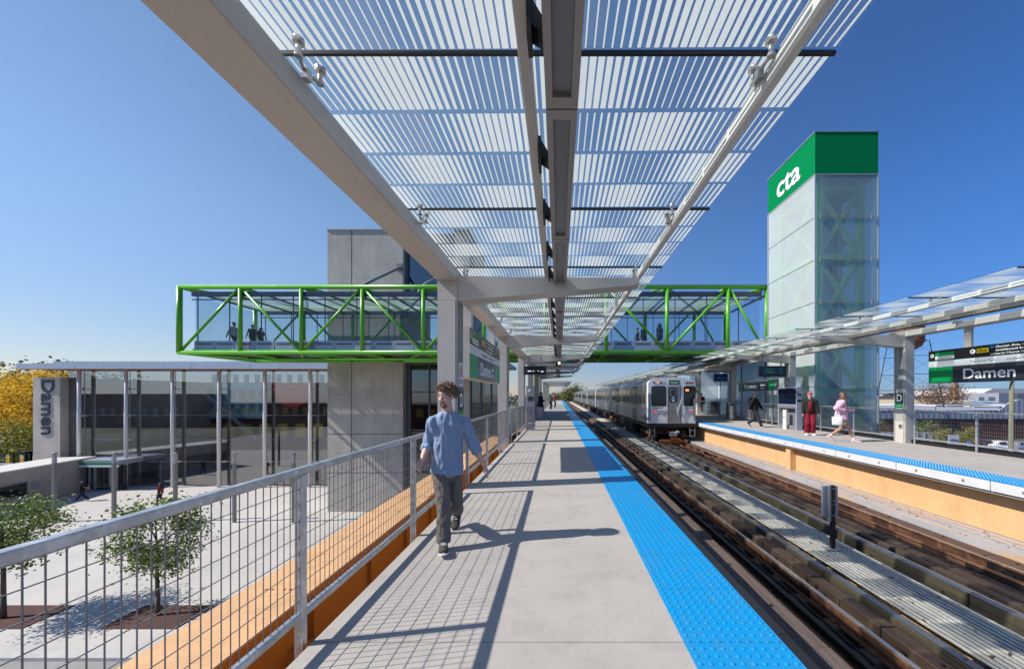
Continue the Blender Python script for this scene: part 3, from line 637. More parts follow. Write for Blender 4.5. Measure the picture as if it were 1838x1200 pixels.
b.build('bolt', M['galv'], t)

# ------------------------------------------------------------------ railings
def railing(x, y0, y1, posts, label, side, copy_of=None):
    t = thing('railing', label, 'railing', (x, y0, 0), 'mesh filled platform railings')
    b = MB(); b.bbox(x - .028, x + .028, y0 - .02, y1 + .02, 1.09, 1.137, .008); b.build('handrail', M['galv'], t)
    b = MB(); b.bbox(x - .02, x + .02, y0, y1, 0.165, 0.215, .006); b.build('bottom_rail', M['galv'], t)
    for y in posts:
        b = MB(); b.bbox(x - .025, x + .025, y - .025, y + .025, -0.22, 1.09, .004); b.build('post', M['galv'], t)
        b = MB()
        for k in range(8): b.disc((x + side * 0.0, y - .026, .29 + k * .1016), (0, -1, 0), .007, .004, 6)
        if y < 6: b.build('clip', M['galv'], t)
    ps = sorted(posts)
    for a, c in zip(ps[:-1], ps[1:]):
        b = MB(); a += .025; c -= .025; far = a > 14
        n = int((c - a) / .0508); r = .0019 if not far else .0025
        for i in range(n + 1):
            y = a + (c - a - n * .0508) / 2 + i * .0508; b.box(x - r, x + r, y - r, y + r, .215, 1.09)
        for k in range(9): z = .19 + (k + 1) * .1016 - .0; b.box(x + r, x + 3 * r, a, c, z - r, z + r)
        b.build('wire_mesh', M['wire'], t)
    return t
names = ['nearest', 'second', 'third', 'fourth', 'fifth', 'sixth', 'seventh', 'eighth']
for k in range(6):
    y0 = 0.52 + 6.05 * k; ys = [y0, y0 + 1.81, y0 + 3.61, y0 + 5.36]
    lab = ['long galvanised mesh railing nearest the camera, beside the walking man', 'galvanised mesh railing behind the walking man, below the hanging station sign', 'mesh railing beyond the second cream column of the near platform', 'mesh railing beside the grey help point pillar', 'mesh railing beyond the third cream column, near the waiting passengers', 'farthest mesh railing on the near platform'][k]
    railing(-1.66, y0, ys[-1], ys, lab, 1)
for k in range(4):
    y0 = 6.5 + 6.05 * k - .0; ys = [y0, y0 + 1.83, y0 + 3.65, y0 + 5.42]
    lab = ['mesh railing below the large hanging station sign on the far platform', 'mesh railing behind the two women on the far platform', 'mesh railing beside the steel litter bin on the far platform', 'farthest mesh railing on the far platform'][k]
    railing(11.72, y0, ys[-1], ys, lab, -1)
t = thing('toe_board', 'black kick board at the back of the far platform', 'toe board', (11.82, 12, 0))
b = MB(); b.box(11.78, 11.82, 1, 22.2, -.02, .13); b.build('board', M['black'], t)
t = thing('notice_plate', 'tiny white plate with a blue square on the black kick board', 'plate', (11.8, 9, .02))
b = MB(); b.box(11.76, 11.775, 8.92, 9.0, .0, .1); b.build('plate', M['white'], t)
b = MB(); b.box(11.755, 11.759, 8.945, 8.98, .035, .07); b.build('blue_mark', M['signblue'], t)

# ------------------------------------------------------------------ canopies
GZ = 3.885                                             # underside of the glass
def canopy(label, xo, s, ys, seam0, nseam, front_x, glass_in, name='platform_canopy', zb=3.55, proto_cols=True):
    """xo: outer face of the column row, s: +1 towards the tracks on the near platform, -1 on the far one"""
    t = thing(name, label, 'canopy', (xo + s * .2, seam0 + 2.0167 * 2, 0))
    def bx(b, xa, xb, *a, **k): return b.bbox(min(xa, xb), max(xa, xb), *a, **k)
    y_end = seam0 + nseam * 2.0167
    for y in ys:
        b = MB(); xa, xb = xo, xo + s * .355
        b.box(xo, xo + s * .30, y, y + .40, -0.26, zb - .002)
        b.box(xo + s * .30, xo + s * .335, y + .03, y + .045, -0.02, 3.22); b.box(xo + s * .30, xo + s * .335, y + .36, y + .375, -0.02, 3.22)
        b.build('column', M['paint'], t)
        b = MB(); b.box(xo + s * .302, xo + s * .312, y + .06, y + .34, 1.7, 3.2); b.box(xo + s * .302, xo + s * .33, y + .17, y + .20, 1.7, 3.2); b.build('channel', M['galv_dull'], t)
        # tapered cantilever arm
        b = MB(); poly = [(xo + s * .335, 3.21), (front_x - s * .12, 3.47), (front_x, 3.50), (front_x, 3.60), (xo + s * .335, 3.62)]
        b.prism(poly, 1, y + .02, y + .36); b.build('cross_beam', M['paint'], t)
        b = MB(); b.box(xo, xo + s * .3345, y - .001, y + .401, 3.22, zb - .002); b.build('knee_plate', M['paint'], t)
    b = MB(); bx(b, xo - s * .02, xo + s * .335, -2.5 if xo < 5 else 1, y_end, zb, 3.74, r=.012); b.build('edge_beam', M['paint'], t)
    fb = front_x - s * .0
    b = MB(); bx(b, fb - s * .0, fb + s * .085, -2.5 if xo < 5 else 1, y_end, 3.655, 3.775, r=.018); b.build('front_beam', M['paint_white'], t)
    px = (xo + s * .335 + front_x) / 2 + s * 0.0
    pb = -0.245 if xo < 5 else px
    b = MB(); bx(b, pb, pb + s * .075, -2.5 if xo < 5 else 1, y_end, 3.64, 3.80, r=.006); b.build('purlin', M['paint'], t)
    # light line
    lx = (-.085, .125) if xo < 5 else (px - .42, px - .18)
    k = 0
    b2 = MB(); b3 = MB()
    for j in range(-1, nseam):
        y0 = seam0 + j * 2.0167
        if y0 > y_end - 1: break
        b = MB(); x0, x1 = lx; z0, z1 = 3.50, 3.60
        c0, c1 = x0 + .045, x1 - .045
        b.box(x0, c0, y0 + .006, y0 + 2.01, z0, z1); b.box(c1, x1, y0 + .006, y0 + 2.01, z0, z1)
        b.box(c0, c1, y0 + .006, y0 + .09, z0, z1); b.box(c0, c1, y0 + 1.92, y0 + 2.01, z0, z1); b.box(c0, c1, y0 + .09, y0 + 1.92, z0 + .05, z1)
        for yy in (y0 + .03, y0 + .7, y0 + 1.3, y0 + 1.985):
            b2.disc((x1 - .02, yy, z0), (0, 0, -1), .006, .004, 8)
        b2.disc(((x0 + x1) / 2, y0 + .05, z0), (0, 0, -1), .006, .004, 8)
        b.build('light_housing', M['fixture'], t)
        b = MB(); b.box(c0 + .001, c1 - .001, y0 + .091, y0 + 1.919, z0 + .03, z0 + .045); b.build('lamp_lens', M['diffuser'] if j != 9 else M['lamp'], t)
        # bracket to the purlin
        if xo < 5:
            for yy in (y0 + .55, y0 + 1.5):
                b = MB(); b.box(pb + .075, pb + .10, yy, yy + .15, 3.50, 3.72); b.add([(pb + .1, yy + .02, 3.70), (pb + .1, yy + .13, 3.70), (-.085, yy + .13, 3.60), (-.085, yy + .02, 3.60), (pb + .1, yy + .02, 3.56), (pb + .1, yy + .13, 3.56), (-.085, yy + .13, 3.52), (-.085, yy + .02, 3.52)], [(0, 1, 2, 3), (7, 6, 5, 4), (0, 3, 7, 4), (1, 5, 6, 2), (0, 4, 5, 1), (3, 2, 6, 7)])
                b.build('lamp_bracket', M['black'], t)
    b2.build('screw', M['galv_dull'], t)
    # glass panels, seams, clamps
    g0, g1 = glass_in
    for j in range(-2, nseam):
        y0 = seam0 + j * 2.0167
        b = MB(); b.mi = 1
        z = GZ; tl = 0.007
        za, zb2 = z - tl * 1.8, z + tl * 1.8
        x0, x1 = min(g0, g1), max(g0, g1)
        if s < 0: za, zb2 = z + 0.01, z - 0.0
        ya, yb = y0 + .013, y0 + 2.0037
        vs = [(x0, ya, za), (x1, ya, zb2), (x1, yb, zb2), (x0, yb, za), (x0, ya, za + .019), (x1, ya, zb2 + .019), (x1, yb, zb2 + .019), (x0, yb, za + .019)]
        b.add(vs, [(4, 5, 6, 7), (0, 1, 5, 4), (1, 2, 6, 5), (2, 3, 7, 6), (3, 0, 4, 7)]); b.mi = 0; b.add(vs, [(3, 2, 1, 0)])
        b.build('glass_panel', [M['frit'], M['clearglass']], t)
        if j > -2:
            b = MB(); b.box(x0, x1, y0 - .008, y0 + .0125, z - .022, z + .004)
            b.build('joint_strip', M['black'], t)
            for cx in (xo + s * .40, front_x - s * .02):
                b = MB(); zt = z - .018
                for dy in (-.10, .11):
                    b.disc((cx, y0 + dy, zt + .006), (0, 0, -1), .034, .03, 12); b.tube((cx, y0 + dy, zt - .02), (cx, y0 + dy, zt - .10), .016, .016, 8); b.disc((cx, y0 + dy, zt - .09), (0, 0, -1), .024, .02, 10)
                b.tube((cx, y0 - .10, zt - .10), (cx - s * .03, y0, zt - .12), .012, .012, 6); b.tube((cx, y0 + .11, zt - .10), (cx - s * .03, y0, zt - .12), .012, .012, 6)
                b.box(cx - .04, cx + .0, y0 - .02, y0 + .03, zt - .17, zt - .10)
                if j < 9: b.build('glass_clamp', M['stainless'], t)
    return t
canopy('striped glass canopy on cream steel columns over the near platform', -2.06, 1, [6.15 + 6.05 * k for k in range(6)] + [0.1], 2.41, 17, 1.375, (-1.93, 1.84))
canopy('striped glass canopy on cream steel columns over the far platform', 11.88, -1, [6.05 + 6.05 * k for k in range(12)], 4.43, 40, 8.78, (11.75, 8.17))
t = thing('platform_shelter', 'small white roofed shelter farther down the near platform', 'shelter', (-1.2, 44, 0))
b = MB(); b.box(-1.9, 1.5, 42, 62, 3.1, 3.25); b.build('roof', M['paint_white'], t)
for y in (42.5, 48, 54, 60): b = MB(); b.box(-1.85, -1.6, y, y + .3, -.2, 3.1); b.build('column', M['paint'], t)
b = MB(); b.box(-1.9, -1.8, 42, 62, 0.2, 3.05); b.build('screen', M['clearglass'], t)
# ------------------------------------------------------------------ footbridge
YN, YF = 22.0, 27.5; BZ0, BZ1 = 4.2, 8.17
t = thing('footbridge', 'lime green glazed truss footbridge crossing high over both platforms', 'footbridge', (-5, 24.7, 4.2))
PW = 109.4 * 22 / 650; XL = -23.05; nodes = [XL + PW * i for i in range(10)] + [12.62]
g = M['green']
for Y, nm in ((YN, 'near'), (YF, 'far')):
    b = MB(); b.tube((XL - .05, Y, BZ1), (12.6, Y, BZ1), .135, n=16); b.build('top_chord', g, t, True)
    b = MB(); b.tube((XL - .05, Y, BZ0), (12.6, Y, BZ0), .135, n=16); b.build('bottom_chord', g, t, True)
    for i, x in enumerate(nodes):
        b = MB(); b.tube((x, Y, BZ0), (x, Y, BZ1), (.115 if i else .15), n=14); b.build('vertical', g, t, True)
    for i in range(10):
        a, c = nodes[i], nodes[i + 1]
        za, zc = (BZ0 + .1, BZ1 - .1) if i % 2 == 0 else (BZ1 - .1, BZ0 + .1)
        b = MB(); b.tube((a + .1, Y, za), (c - .1, Y, zc), .078, n=12); b.build('diagonal', g, t, True)
for i, x in enumerate(nodes):
    b = MB(); b.tube((x, YN, BZ0), (x, YF, BZ0), .12, n=10); b.build('floor_beam', g, t, True)
    b = MB(); b.tube((x, YN, BZ1), (x, YF, BZ1), .10, n=10); b.build('roof_strut', g, t, True)
    if i < 10:
        b = MB(); x2 = nodes[i + 1]
        ya, yc = (YN, YF) if i % 2 == 0 else (YF, YN)
        b.tube((x, ya, BZ0 - .02), (x2, yc, BZ0 - .02), .08, n=8); b.build('floor_brace', g, t, True)
        b = MB(); b.tube((x, ya, BZ1), (x2, yc, BZ1), .07, n=8); b.build('roof_brace', g, t, True)
b = MB(); b.tube((XL + 1.5, (YN + YF) / 2, BZ0 - .12), (12.4, (YN + YF) / 2, BZ0 - .12), .1, n=10); b.build('keel_tube', g, t, True)
b = MB(); b.box(XL + .5, 12.4, YN + .3, YF - .3, 4.33, 4.45); b.build('floor', M['roofgrey'], t)
b = MB(); b.box(XL + .6, 12.4, YN + .12, YN + .30, 7.66, 7.92); b.box(XL + .6, 12.4, YF - .30, YF - .12, 7.66, 7.92); b.build('eaves_beam', M['roofgrey'], t)
b = MB(); b.box(XL + .6, 12.4, YN + .14, YN + .20, 7.42, 7.48); b.box(XL + .6, 12.4, YF - .20, YF - .14, 7.42, 7.48); b.build('glazing_head', M['roofgrey'], t)
b = MB(); b.add([(XL + .5, YN + .1, 7.93), (12.4, YN + .1, 7.93), (12.4, YF - .1, 7.93), (XL + .5, YF - .1, 7.93)], [(0, 1, 2, 3)]); b.build('roof', M['bridgeroof'], t)
for i in range(19): b = MB(); xx = XL + .9 + k_ * 1.95 if False else XL + .9 + i * 1.95; b.beam((xx, YN + .3, 7.84), (xx, YF - .3, 7.84), .08, .12); b.build('rafter', M['roofgrey'], t)
for Y in (YN + .18, YF - .2):
    x = XL + .75; i = 0
    while x < 12.2:
        x2 = min(x + 1.22, 12.3)
        b = MB(); b.bbox(x + .02, x2 - .02, Y, Y + .06, 4.30, 4.93, .01); b.build('sill_panel', M['sill'], t)
        b = MB(); b.box(x + .14, x2 - .14, Y - .004, Y, 4.68, 4.80); b.build('vent', M['roofgrey'], t)
        x = x2; i += 1
    b = MB(); b.box(XL + .75, 12.3, Y + .02, Y + .03, 4.932, 7.66); b.build('glazing', M['bridgeglass'], t)
    b = MB()
    for k in range(18): xx = XL + .9 + k * 1.95; b.box(xx, xx + .04, Y + .0, Y + .05, 4.932, 7.66)
    b.build('glazing_mullion', M['roofgrey'], t)
b = MB(); b.box(XL + .72, XL + .74, YN + .3, YF - .3, 4.45, 7.66); b.build('end_glazing', M['bridgeglass'], t)
b = MB(); b.box(XL + .6, XL + .8, YN + .3, YF - .3, 4.3, 4.93); b.build('end_sill', M['sill'], t)
# grey raking struts from the top chord up to the concrete tower
t = thing('raking_strut', 'grey steel strut rising from the green bridge to the concrete tower, the left one', 'strut', (-11.9, 25, 8.2))
for k, (x0, x1, lab) in enumerate(((-11.93, -12.3, None),)):
    b = MB(); b.tube((-11.93, 22.05, 8.3), (-12.25, 27.95, 11.45), .09, n=10); b.build('tube', M['gpaint'], t, True)
    b = MB(); b.box(-12.5, -12.05, 27.9, 28.0, 11.2, 11.75); b.build('end_plate', M['gpaint'], t)
t = thing('raking_strut', 'grey steel strut rising from the green bridge beside the cream column', 'strut', (-8.2, 25, 8.2))
b = MB(); b.tube((-8.2, 22.05, 8.3), (-8.0, 27.95, 11.45), .09, n=10); b.build('tube', M['gpaint'], t, True)
b = MB(); b.box(-8.2, -7.8, 27.9, 28.0, 11.2, 11.75); b.build('end_plate', M['gpaint'], t)

# ------------------------------------------------------------------ concrete lift tower with dark glazed bay
t = thing('concrete_tower', 'tall board-marked concrete tower with dark glazed bay behind the bridge', 'tower', (-14, 31, G))
b = MB(); b.box(-17.88, -12.05, 28.0, 34, G, 14.35); b.build('wall', M['formed'], t)
b = MB()
for z in (9.35, 4.3, -1.4, -4.4): b.box(-17.884, -12.046, 27.994, 28.0, z, z + .035)
for x in (-16.05,): b.box(x, x + .035, 27.993, 28.0, G, 14.35)
b.build('panel_joint', M['dark'], t)
b = MB(); b.box(-17.95, -11.98, 27.93, 34.05, 14.352, 14.45); b.build('coping', M['galv_dull'], t); b = MB(); b.box(-8.1, -6.9, 27.93, 34.05, 14.352, 14.45); b.build('coping', M['galv_dull'], t)
b = MB(); b.box(-12.045, -8.1, 28.6, 28.65, 8.3, 13.3); b.build('dark_glazing', M['darkglass'], t)
b = MB(); b.box(-12.045, -8.1, 28.5, 34, 13.3, 14.3); b.box(-12.045, -11.85, 28.4, 28.7, 8, 13.3); b.box(-12.045, -8.1, 28.45, 28.6, 8.2, 8.35); b.box(-12.045, -8.1, 30.9, 31, 9, 13.3)
for z in (9.4, 10.0, 11.1): b.box(-12.0, -8.1, 28.7, 28.76, z, z + .08)
b.build('bay_frame', M['roofgrey'], t)
b = MB(); b.box(-8.1, -6.95, 28.2, 34, G, 14.35); b.build('rear_wall', M['formed'], t)
b = MB(); b.box(-12.045, -8.1, 28.7, 28.74, G, 4.0); b.build('lower_glazing', M['darkglass'], t)
b = MB(); b.box(-12.045, -11.7, 28.55, 28.8, G, 4.0); b.box(-12.045, -8.1, 28.5, 34, 4.0, 4.3)
for x in (-10.3,): b.box(x, x + .12, 28.6, 28.7, G, 4)
for z in (-4.2, -1.2, 1.8): b.box(-11.7, -8.1, 28.62, 28.7, z, z + .1)
b.build('glazing_frame', M['roofgrey'], t)
b = MB(); b.box(-12.0, -8.1, 33.9, 34, G, 4); b.build('back_wall', M['formed'], t)
t = thing('lift_lobby', 'dark glazed lift lobby seen between the cream columns under the hanging sign', 'lobby', (-5.5, 30, G))
b = MB(); b.box(-6.94, -4.0, 28.2, 28.24, G, 3.9); b.build('glazing', M['darkglass'], t)
b = MB(); b.box(-6.94, -3.9, 28.0, 33.5, 3.9, 4.15); b.box(-6.94, -3.9, 28.05, 33.5, -1.4, -1.1)
for x in (-6.9, -6.1, -5.3, -4.5, -4.05): b.box(x, x + .12, 28.05, 28.2, G, 3.9)
b.build('frame', M['roofgrey'], t)
b = MB(); b.beam((-6.7, 28.6, 2.4), (-4.8, 28.6, -1.2), .12, .5); b.build('stair_stringer', M['galv_dull'], t)

# ------------------------------------------------------------------ glass tower with lettering
TX0, TX1, TY0, TY1 = 12.6, 15.7, 17.8, 21.8; TZ0, TZ1, TZB = G, 14.52, 12.47
t = thing('glass_tower', 'tall milky glass lift tower with green top band and white lettering', 'tower', (14.1, 19.8, G))
b = MB(); b.box(TX0, TX1, TY0, TY1, TZB, TZ1); b.build('green_band', M['bandgreen'], t)
b = MB(); b.box(TX0 - .03, TX1 + .03, TY0 - .03, TY1 + .03, TZ1, TZ1 + .04); b.box(TX0 - .02, TX1 + .02, TY0 - .02, TY1 + .02, TZB - .05, TZB)
for x, y in ((TX0, TY0), (TX1, TY0), (TX0, TY1), (TX1, TY1)): b.box(x - .03, x + .03, y - .03, y + .03, TZ0, TZB - .05); 
b.build('corner_trim', M['gpaint_l'], t)
text('cta', 1.62, M['white'], t, (TX0 - .004, TY0 + 3.07, 12.90), (0, -1, 0), (0, 0, 1), 'lettering', width=2.0, th=0.03, bold=0.018)
z = TZB - .05
for k in range(10):
    zt = z; zb = max(z - 2.08, TZ0); z = zb
    for (xa, xb, ya, yb) in ((TX0 + .04, TX1 - .04, TY0, TY0 + .02), (TX0, TX0 + .02, TY0 + .04, TY1 - .04), (TX1 - .02, TX1, TY0 + .04, TY1 - .04), (TX0 + .04, TX1 - .04, TY1 - .02, TY1)):
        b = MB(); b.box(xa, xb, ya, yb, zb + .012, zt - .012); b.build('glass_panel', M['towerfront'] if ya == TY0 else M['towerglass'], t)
    b = MB(); b.tube((TX0, TY0 - .03, zb), (TX1, TY0 - .03, zb), .015, n=6); b.tube((TX0 - .02, TY0, zb), (TX0 - .02, TY1, zb), .008, n=6)
    for x in (TX0 + .22, TX1 - .35): b.disc((x, TY0 - .05, zb + .08), (0, -1, 0), .035, .05, 8); b.disc((x, TY0 - .05, zb - .08), (0, -1, 0), .035, .05, 8); b.box(x - .02, x + .02, TY0 - .06, TY0 - .03, zb - .1, zb + .1)
    b.build('glass_fixing', M['galv_dull'], t)
g = M['tgreen']; i0, i1, j0, j1 = TX0 + .5, TX1 - .5, TY0 + .5, TY1 - .5
for x, y in ((i0, j0), (i1, j0), (i0, j1), (i1, j1)):
    b = MB(); b.box(x - .14, x + .14, y - .14, y + .14, TZ0, TZB - .1); b.build('frame_post', g, t)
lv = [12.0, 8.6, 5.2, 1.8, -1.6, -5.0]
for k, z in enumerate(lv):
    for a, c in (((i0, j0), (i1, j0)), ((i0, j1), (i1, j1)), ((i0, j0), (i0, j1)), ((i1, j0), (i1, j1))):
        b = MB(); b.beam((*a, z), (*c, z), .2, .26); b.build('frame_beam', g, t)
        if k < 5:
            z2 = lv[k + 1]; b = MB(); b.beam((*a, z), (*c, z2), .14, .16); b.beam((*c, z), (*a, z2), .13, .15); b.build('frame_brace', g, t)
b = MB(); b.box(TX0 + 1.2, TX0 + 2.2, TY0 + 1.3, TY0 + 2.9, TZ0, 12); b.build('lift_shaft', M['darkglass'], t)
b = MB(); b.box(TX0 + 1.15, TX0 + 1.25, TY0 + 1.2, TY0 + 1.3, TZ0, 12); b.box(TX0 + 2.15, TX0 + 2.25, TY0 + 1.2, TY0 + 1.3, TZ0, 12); b.box(TX0 + 1.3, TX0 + 2.1, TY0 + 1.4, TY0 + 2.7, 3.2, 5.6); b.build('lift_rail', M['gpaint'], t)
# bridge landing building behind the tower on the far platform
t = thing('platform_pavilion', 'milky glass stair enclosure with green struts behind the far platform bins', 'pavilion', (13.5, 28, 0))
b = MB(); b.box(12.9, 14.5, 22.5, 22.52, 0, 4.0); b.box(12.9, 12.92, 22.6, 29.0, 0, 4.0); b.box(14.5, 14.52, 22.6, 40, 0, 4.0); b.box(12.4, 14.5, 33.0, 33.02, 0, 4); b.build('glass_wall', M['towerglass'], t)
for x, y, x2, z2 in ((12.95, 24, 13.9, 4), (13.2, 27, 12.98, 4), (12.98, 28, 13.3, 4)):
    b = MB(); b.tube((x, y, 0), (x2, y, z2), .1, n=8); b.build('strut', M['tgreen'], t, True)
b = MB(); b.box(12.85, 14.6, 22.4, 40, 4.0, 4.12); b.build('roof', M['gpaint'], t)
for y in (22.55, 25.5, 28.9): b = MB(); b.box(12.86, 12.92, y, y + .06, 0, 4); b.build('mullion', M['gpaint'], t)

# ------------------------------------------------------------------ station hall at street level
HY = 36.0
def PX(px, Y): return (px - 1003) * Y / 650
def PZ(py, Y): return 1.6 - (py - 709) * Y / 650
t = thing('station_hall', 'glass fronted station hall with thin metal roof behind the plaza', 'station hall', (-36, 40, G))
HX0, HX1 = PX(123, HY), -22.6
b = MB(); b.box(PX(68, HY), -21.0, HY - 1.4, HY + 3.2, 4.15, 4.25); b.build('soffit', M['wood'], t)
x0 = PX(68, HY); n = 11; wd = (-21.0 - x0) / n
for i in range(n): b = MB(); b.box(x0 + i * wd + .012, x0 + (i + 1) * wd - .012, HY - 1.46, HY - 1.40, 4.12, 4.66 if i > 0 else 4.62); b.build('roof_fascia', M['alu'], t)
b = MB(); b.box(x0, -21, HY - 1.40, HY + 3.2, 4.255, 4.6); b.build('roof', M['alu'], t); b = MB(); b.add([(x0, HY + 3.2, 4.5), (-21, HY + 3.2, 4.5), (-21, HY + 16, 4.5), (x0, HY + 16, 4.5)], [(0, 1, 2, 3)]); b.build('skylight', M['towerglass'], t)  # added rear skylight, invented so sun reaches the back wall panels
b = MB(); b.box(PX(118, HY + 4), -21, HY + 3.0, HY + 3.6, 4.601, 5.25); b.build('roof_step', M['alu'], t)
for px in (155, 238, 320, 402, 483, 563):
    b = MB(); x = PX(px, HY); b.tube((x, HY - .55, G), (x, HY - .55, 4.15), .145, n=12); b.build('column', M['paint_white'], t, True)
b = MB(); b.box(HX0, HX1, HY, HY + .02, G, 4.1); b.build('glass_wall', M['hallglass'], t)
b = MB()
for z in (2.2, -.4, -2.8, -5.0): b.box(HX0, HX1, HY - .02, HY, z, z + .02)
for i in range(7): x = PX(155, HY) + i * 4.52 - .15; b.box(x - .03, x, HY - .03, HY - .001, G, 4.1)
b.build('glazing_joint', M['galv_dull'], t)
b = MB()
for px in (155, 238, 320, 402, 483, 563):
    for z in (2.2, -.4, -2.8, -5.0): x = PX(px, HY); b.box(x - .35, x + .35, HY - .2, HY - .02, z - .03, z + .05); b.box(x - .35, x - .28, HY - .06, HY - .021, z - .15, z + .18)
b.build('glass_bracket', M['galv_dull'], t)
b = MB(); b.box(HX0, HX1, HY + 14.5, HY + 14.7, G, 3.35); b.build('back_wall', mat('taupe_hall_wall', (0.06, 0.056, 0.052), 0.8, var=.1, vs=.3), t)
for i in range(18):
    b = MB(); x = HX0 + .5 + i * 1.5; b.box(x, x + .4, HY + 14.3, HY + 14.7, 3.352, 4.49); b.build('clerestory_post', M['paint_white'], t)
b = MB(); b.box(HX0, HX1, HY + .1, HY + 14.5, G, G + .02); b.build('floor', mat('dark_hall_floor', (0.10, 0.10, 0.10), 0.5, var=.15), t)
b = MB(); b.box(-49.4, -40.6, HY + 14.3, HY + 14.49, -1.6, 3.3); b.build('teal_panel', M['tealwall'], t)
for i in range(6):
    for k in range(2):
        b = MB(); x = -48.6 + i * 1.4; z = -0.5 + k * 1.9; b.box(x, x + .7, HY + 14.27, HY + 14.299, z, z + 1.0); b.build('panel_square', bpy.data.materials.get('deep_teal') or mat('deep_teal', (0.10, .30, .42), .6), t); 
b = MB(); cx, cz = -36.9, 3.3; pts = [(cx + math.cos(R(a)) * 2.8, cz + math.sin(R(a)) * 3.4) for a in range(180, 361, 10)]; b.prism(pts, 1, HY + 14.20, HY + 14.265); b.build('red_half_disc', M['murred'], t)
for i in range(9):
    b = MB(); x = -54 + i * 2.5; b.box(x, x + 1.3, HY + 14.2, HY + 14.49, -4.2, -2.4); b.build('ochre_panel', mat('ochre_board', (0.62, .40, .08), .6) if i == 0 else bpy.data.materials['ochre_board'], t)
b = MB(); b.beam((-45.8, HY + 10, 2.4), (-38.4, HY + 10, -3.9), .25, .35); b.build('slanted_beam', M['gpaint_l'], t)
for x0_, x1_, z1_ in ((-60, -52, -.6), (-44, -40, -1.4), (-30, -26, -2.0)):
    b = MB(); b.box(x0_, x1_, HY + 11, HY + 12.5, G, G + 3.5 + z1_); b.build('inner_wall', M['roofgrey'], t)
b = MB(); b.box(-50.5, HX0 - .02, HY - .9, HY + .25, G, PZ(677, HY)); 
b = MB(); b.box(PX(75, HY) , HX0 - .02, HY - .6, HY + 15, G, PZ(677, HY)); b.box(HX0 - .02, HX0 + .3, HY + .1, HY + 15, G, PZ(677, HY)); b.build('sign_wall', M['formed'], t)
text('Damen', 1.75, mat('dark_metal_letters', (0.05, .055, .075), .4, .4), t, (PX(91, HY), HY - .602, PZ(682, HY)), (0, 0, -1), (1, 0, 0), 'lettering', width=5.35, th=0.06, bold=0.02)
t = thing('station_entrance', 'low entrance canopy with green name strip and doors at the station hall', 'entrance', (PX(187, 35), 34.6, G))
ex0, ex1 = PX(143, 34.5), PX(225, 34.5)
b = MB(); b.box(ex0, ex1, 34.0, 36, PZ(832, 34.5), PZ(824, 34.5)); b.build('roof', M['gpaint_l'], t)
b = MB(); b.box(ex0, ex1, 33.95, 34.0, PZ(832, 34.5), PZ(828.5, 34.5)); b.build('green_strip', M['signgreen'], t)
b = MB(); b.box(ex0, ex1, 33.95, 34.0, PZ(836, 34.5), PZ(832, 34.5) - .004); b.build('white_strip', M['white'], t)
text('Damen', .15, M['white'], t, (ex0 + .2, 33.945, PZ(831.5, 34.5)), (1, 0, 0), (0, 0, 1))
for x in (ex0 + .1, ex0 + 1.4, ex0 + 1.9, ex0 + 3.4, ex0 + 3.9):
    b = MB(); b.box(x, x + .1, 34.05, 34.2, G, PZ(836, 34.5)); b.build('door_post', M['galv_dull'], t)
b = MB(); b.box(ex0, ex1, 34.6, 34.64, G, PZ(836, 34.5)); b.build('glass_door', M['darkglass'], t)
t = thing('plaza_wall', 'low concrete wall with a dark recessed window at the left of the plaza', 'wall', (-44, 30, G))
wd_ = Vector((-.268, .963, 0)).normalized(); wn = Vector((wd_.y, -wd_.x, 0)); w0 = Vector((-43.4, 28.1, 0)) - wd_ * 3
def wbox(b, s0, s1, n0, n1, z0, z1):
    vs = [w0 + wd_ * s_ + wn * n_ + UPV * z_ for z_ in (z0, z1) for s_, n_ in ((s0, n0), (s1, n0), (s1, n1), (s0, n1))]; b.add(vs, [(3, 2, 1, 0), (4, 5, 6, 7), (0, 1, 5, 4), (1, 2, 6, 5), (2, 3, 7, 6), (3, 0, 4, 7)])
UPV = Vector((0, 0, 1))
b = MB(); wbox(b, 0, 10.6, -3, 0, G, -4.5); b.build('wall', M['formed'], t)
b = MB(); wbox(b, -.1, 10.7, -3.1, .12, -4.495, -4.36); b.build('coping', M['paint_white'], t)
b = MB(); wbox(b, .2, 4.8, .004, .03, -6.6, -5.55); b.build('window', M['blackglass'], t)
b = MB(); wbox(b, .1, 4.9, .004, .10, -6.72, -6.604); wbox(b, .1, 4.9, .004, .07, -5.545, -5.45); wbox(b, 4.804, 4.9, .004, .07, -6.6, -5.55); wbox(b, 5.2, 5.8, .004, .04, -6.3, -5.6); b.build('window_frame', M['galv_dull'], t)
b = MB(); b.disc(w0 + wd_ * 7.6 + UPV * -5.9, wn, .12, .03, 12); b.build('round_vent', M['galv_dull'], t)

# ------------------------------------------------------------------ light columns on the plaza
lab = ['square grey light column leftmost on the plaza', 'square grey light column in front of the hall entrance', 'square grey light column behind the middle tree', 'square grey light column just right of the middle tree', 'square grey light column nearest the concrete tower']
for i, px in enumerate((98, 205, 315, 421, 527)):
    x = PX(px, 25.7); t = thing('light_column', lab[i], 'light column', (x, 25.7, G), 'light columns in a row across the plaza')
    b = MB(); b.bbox(x - .09, x + .09, 25.6, 25.78, G, -3.2, .01); b.build('post', M['lightcol'], t)
    b = MB(); b.bbox(x - .086, x + .086, 25.604, 25.776, -3.198, -2.56, .01); b.build('lens', mat('frosted_lens', (.30, .31, .33), .4) if i == 0 else bpy.data.materials['frosted_lens'], t)
    b = MB(); b.bbox(x - .1, x + .1, 25.59, 25.79, -2.558, -2.47, .01); b.build('cap', M['lightcol'], t)

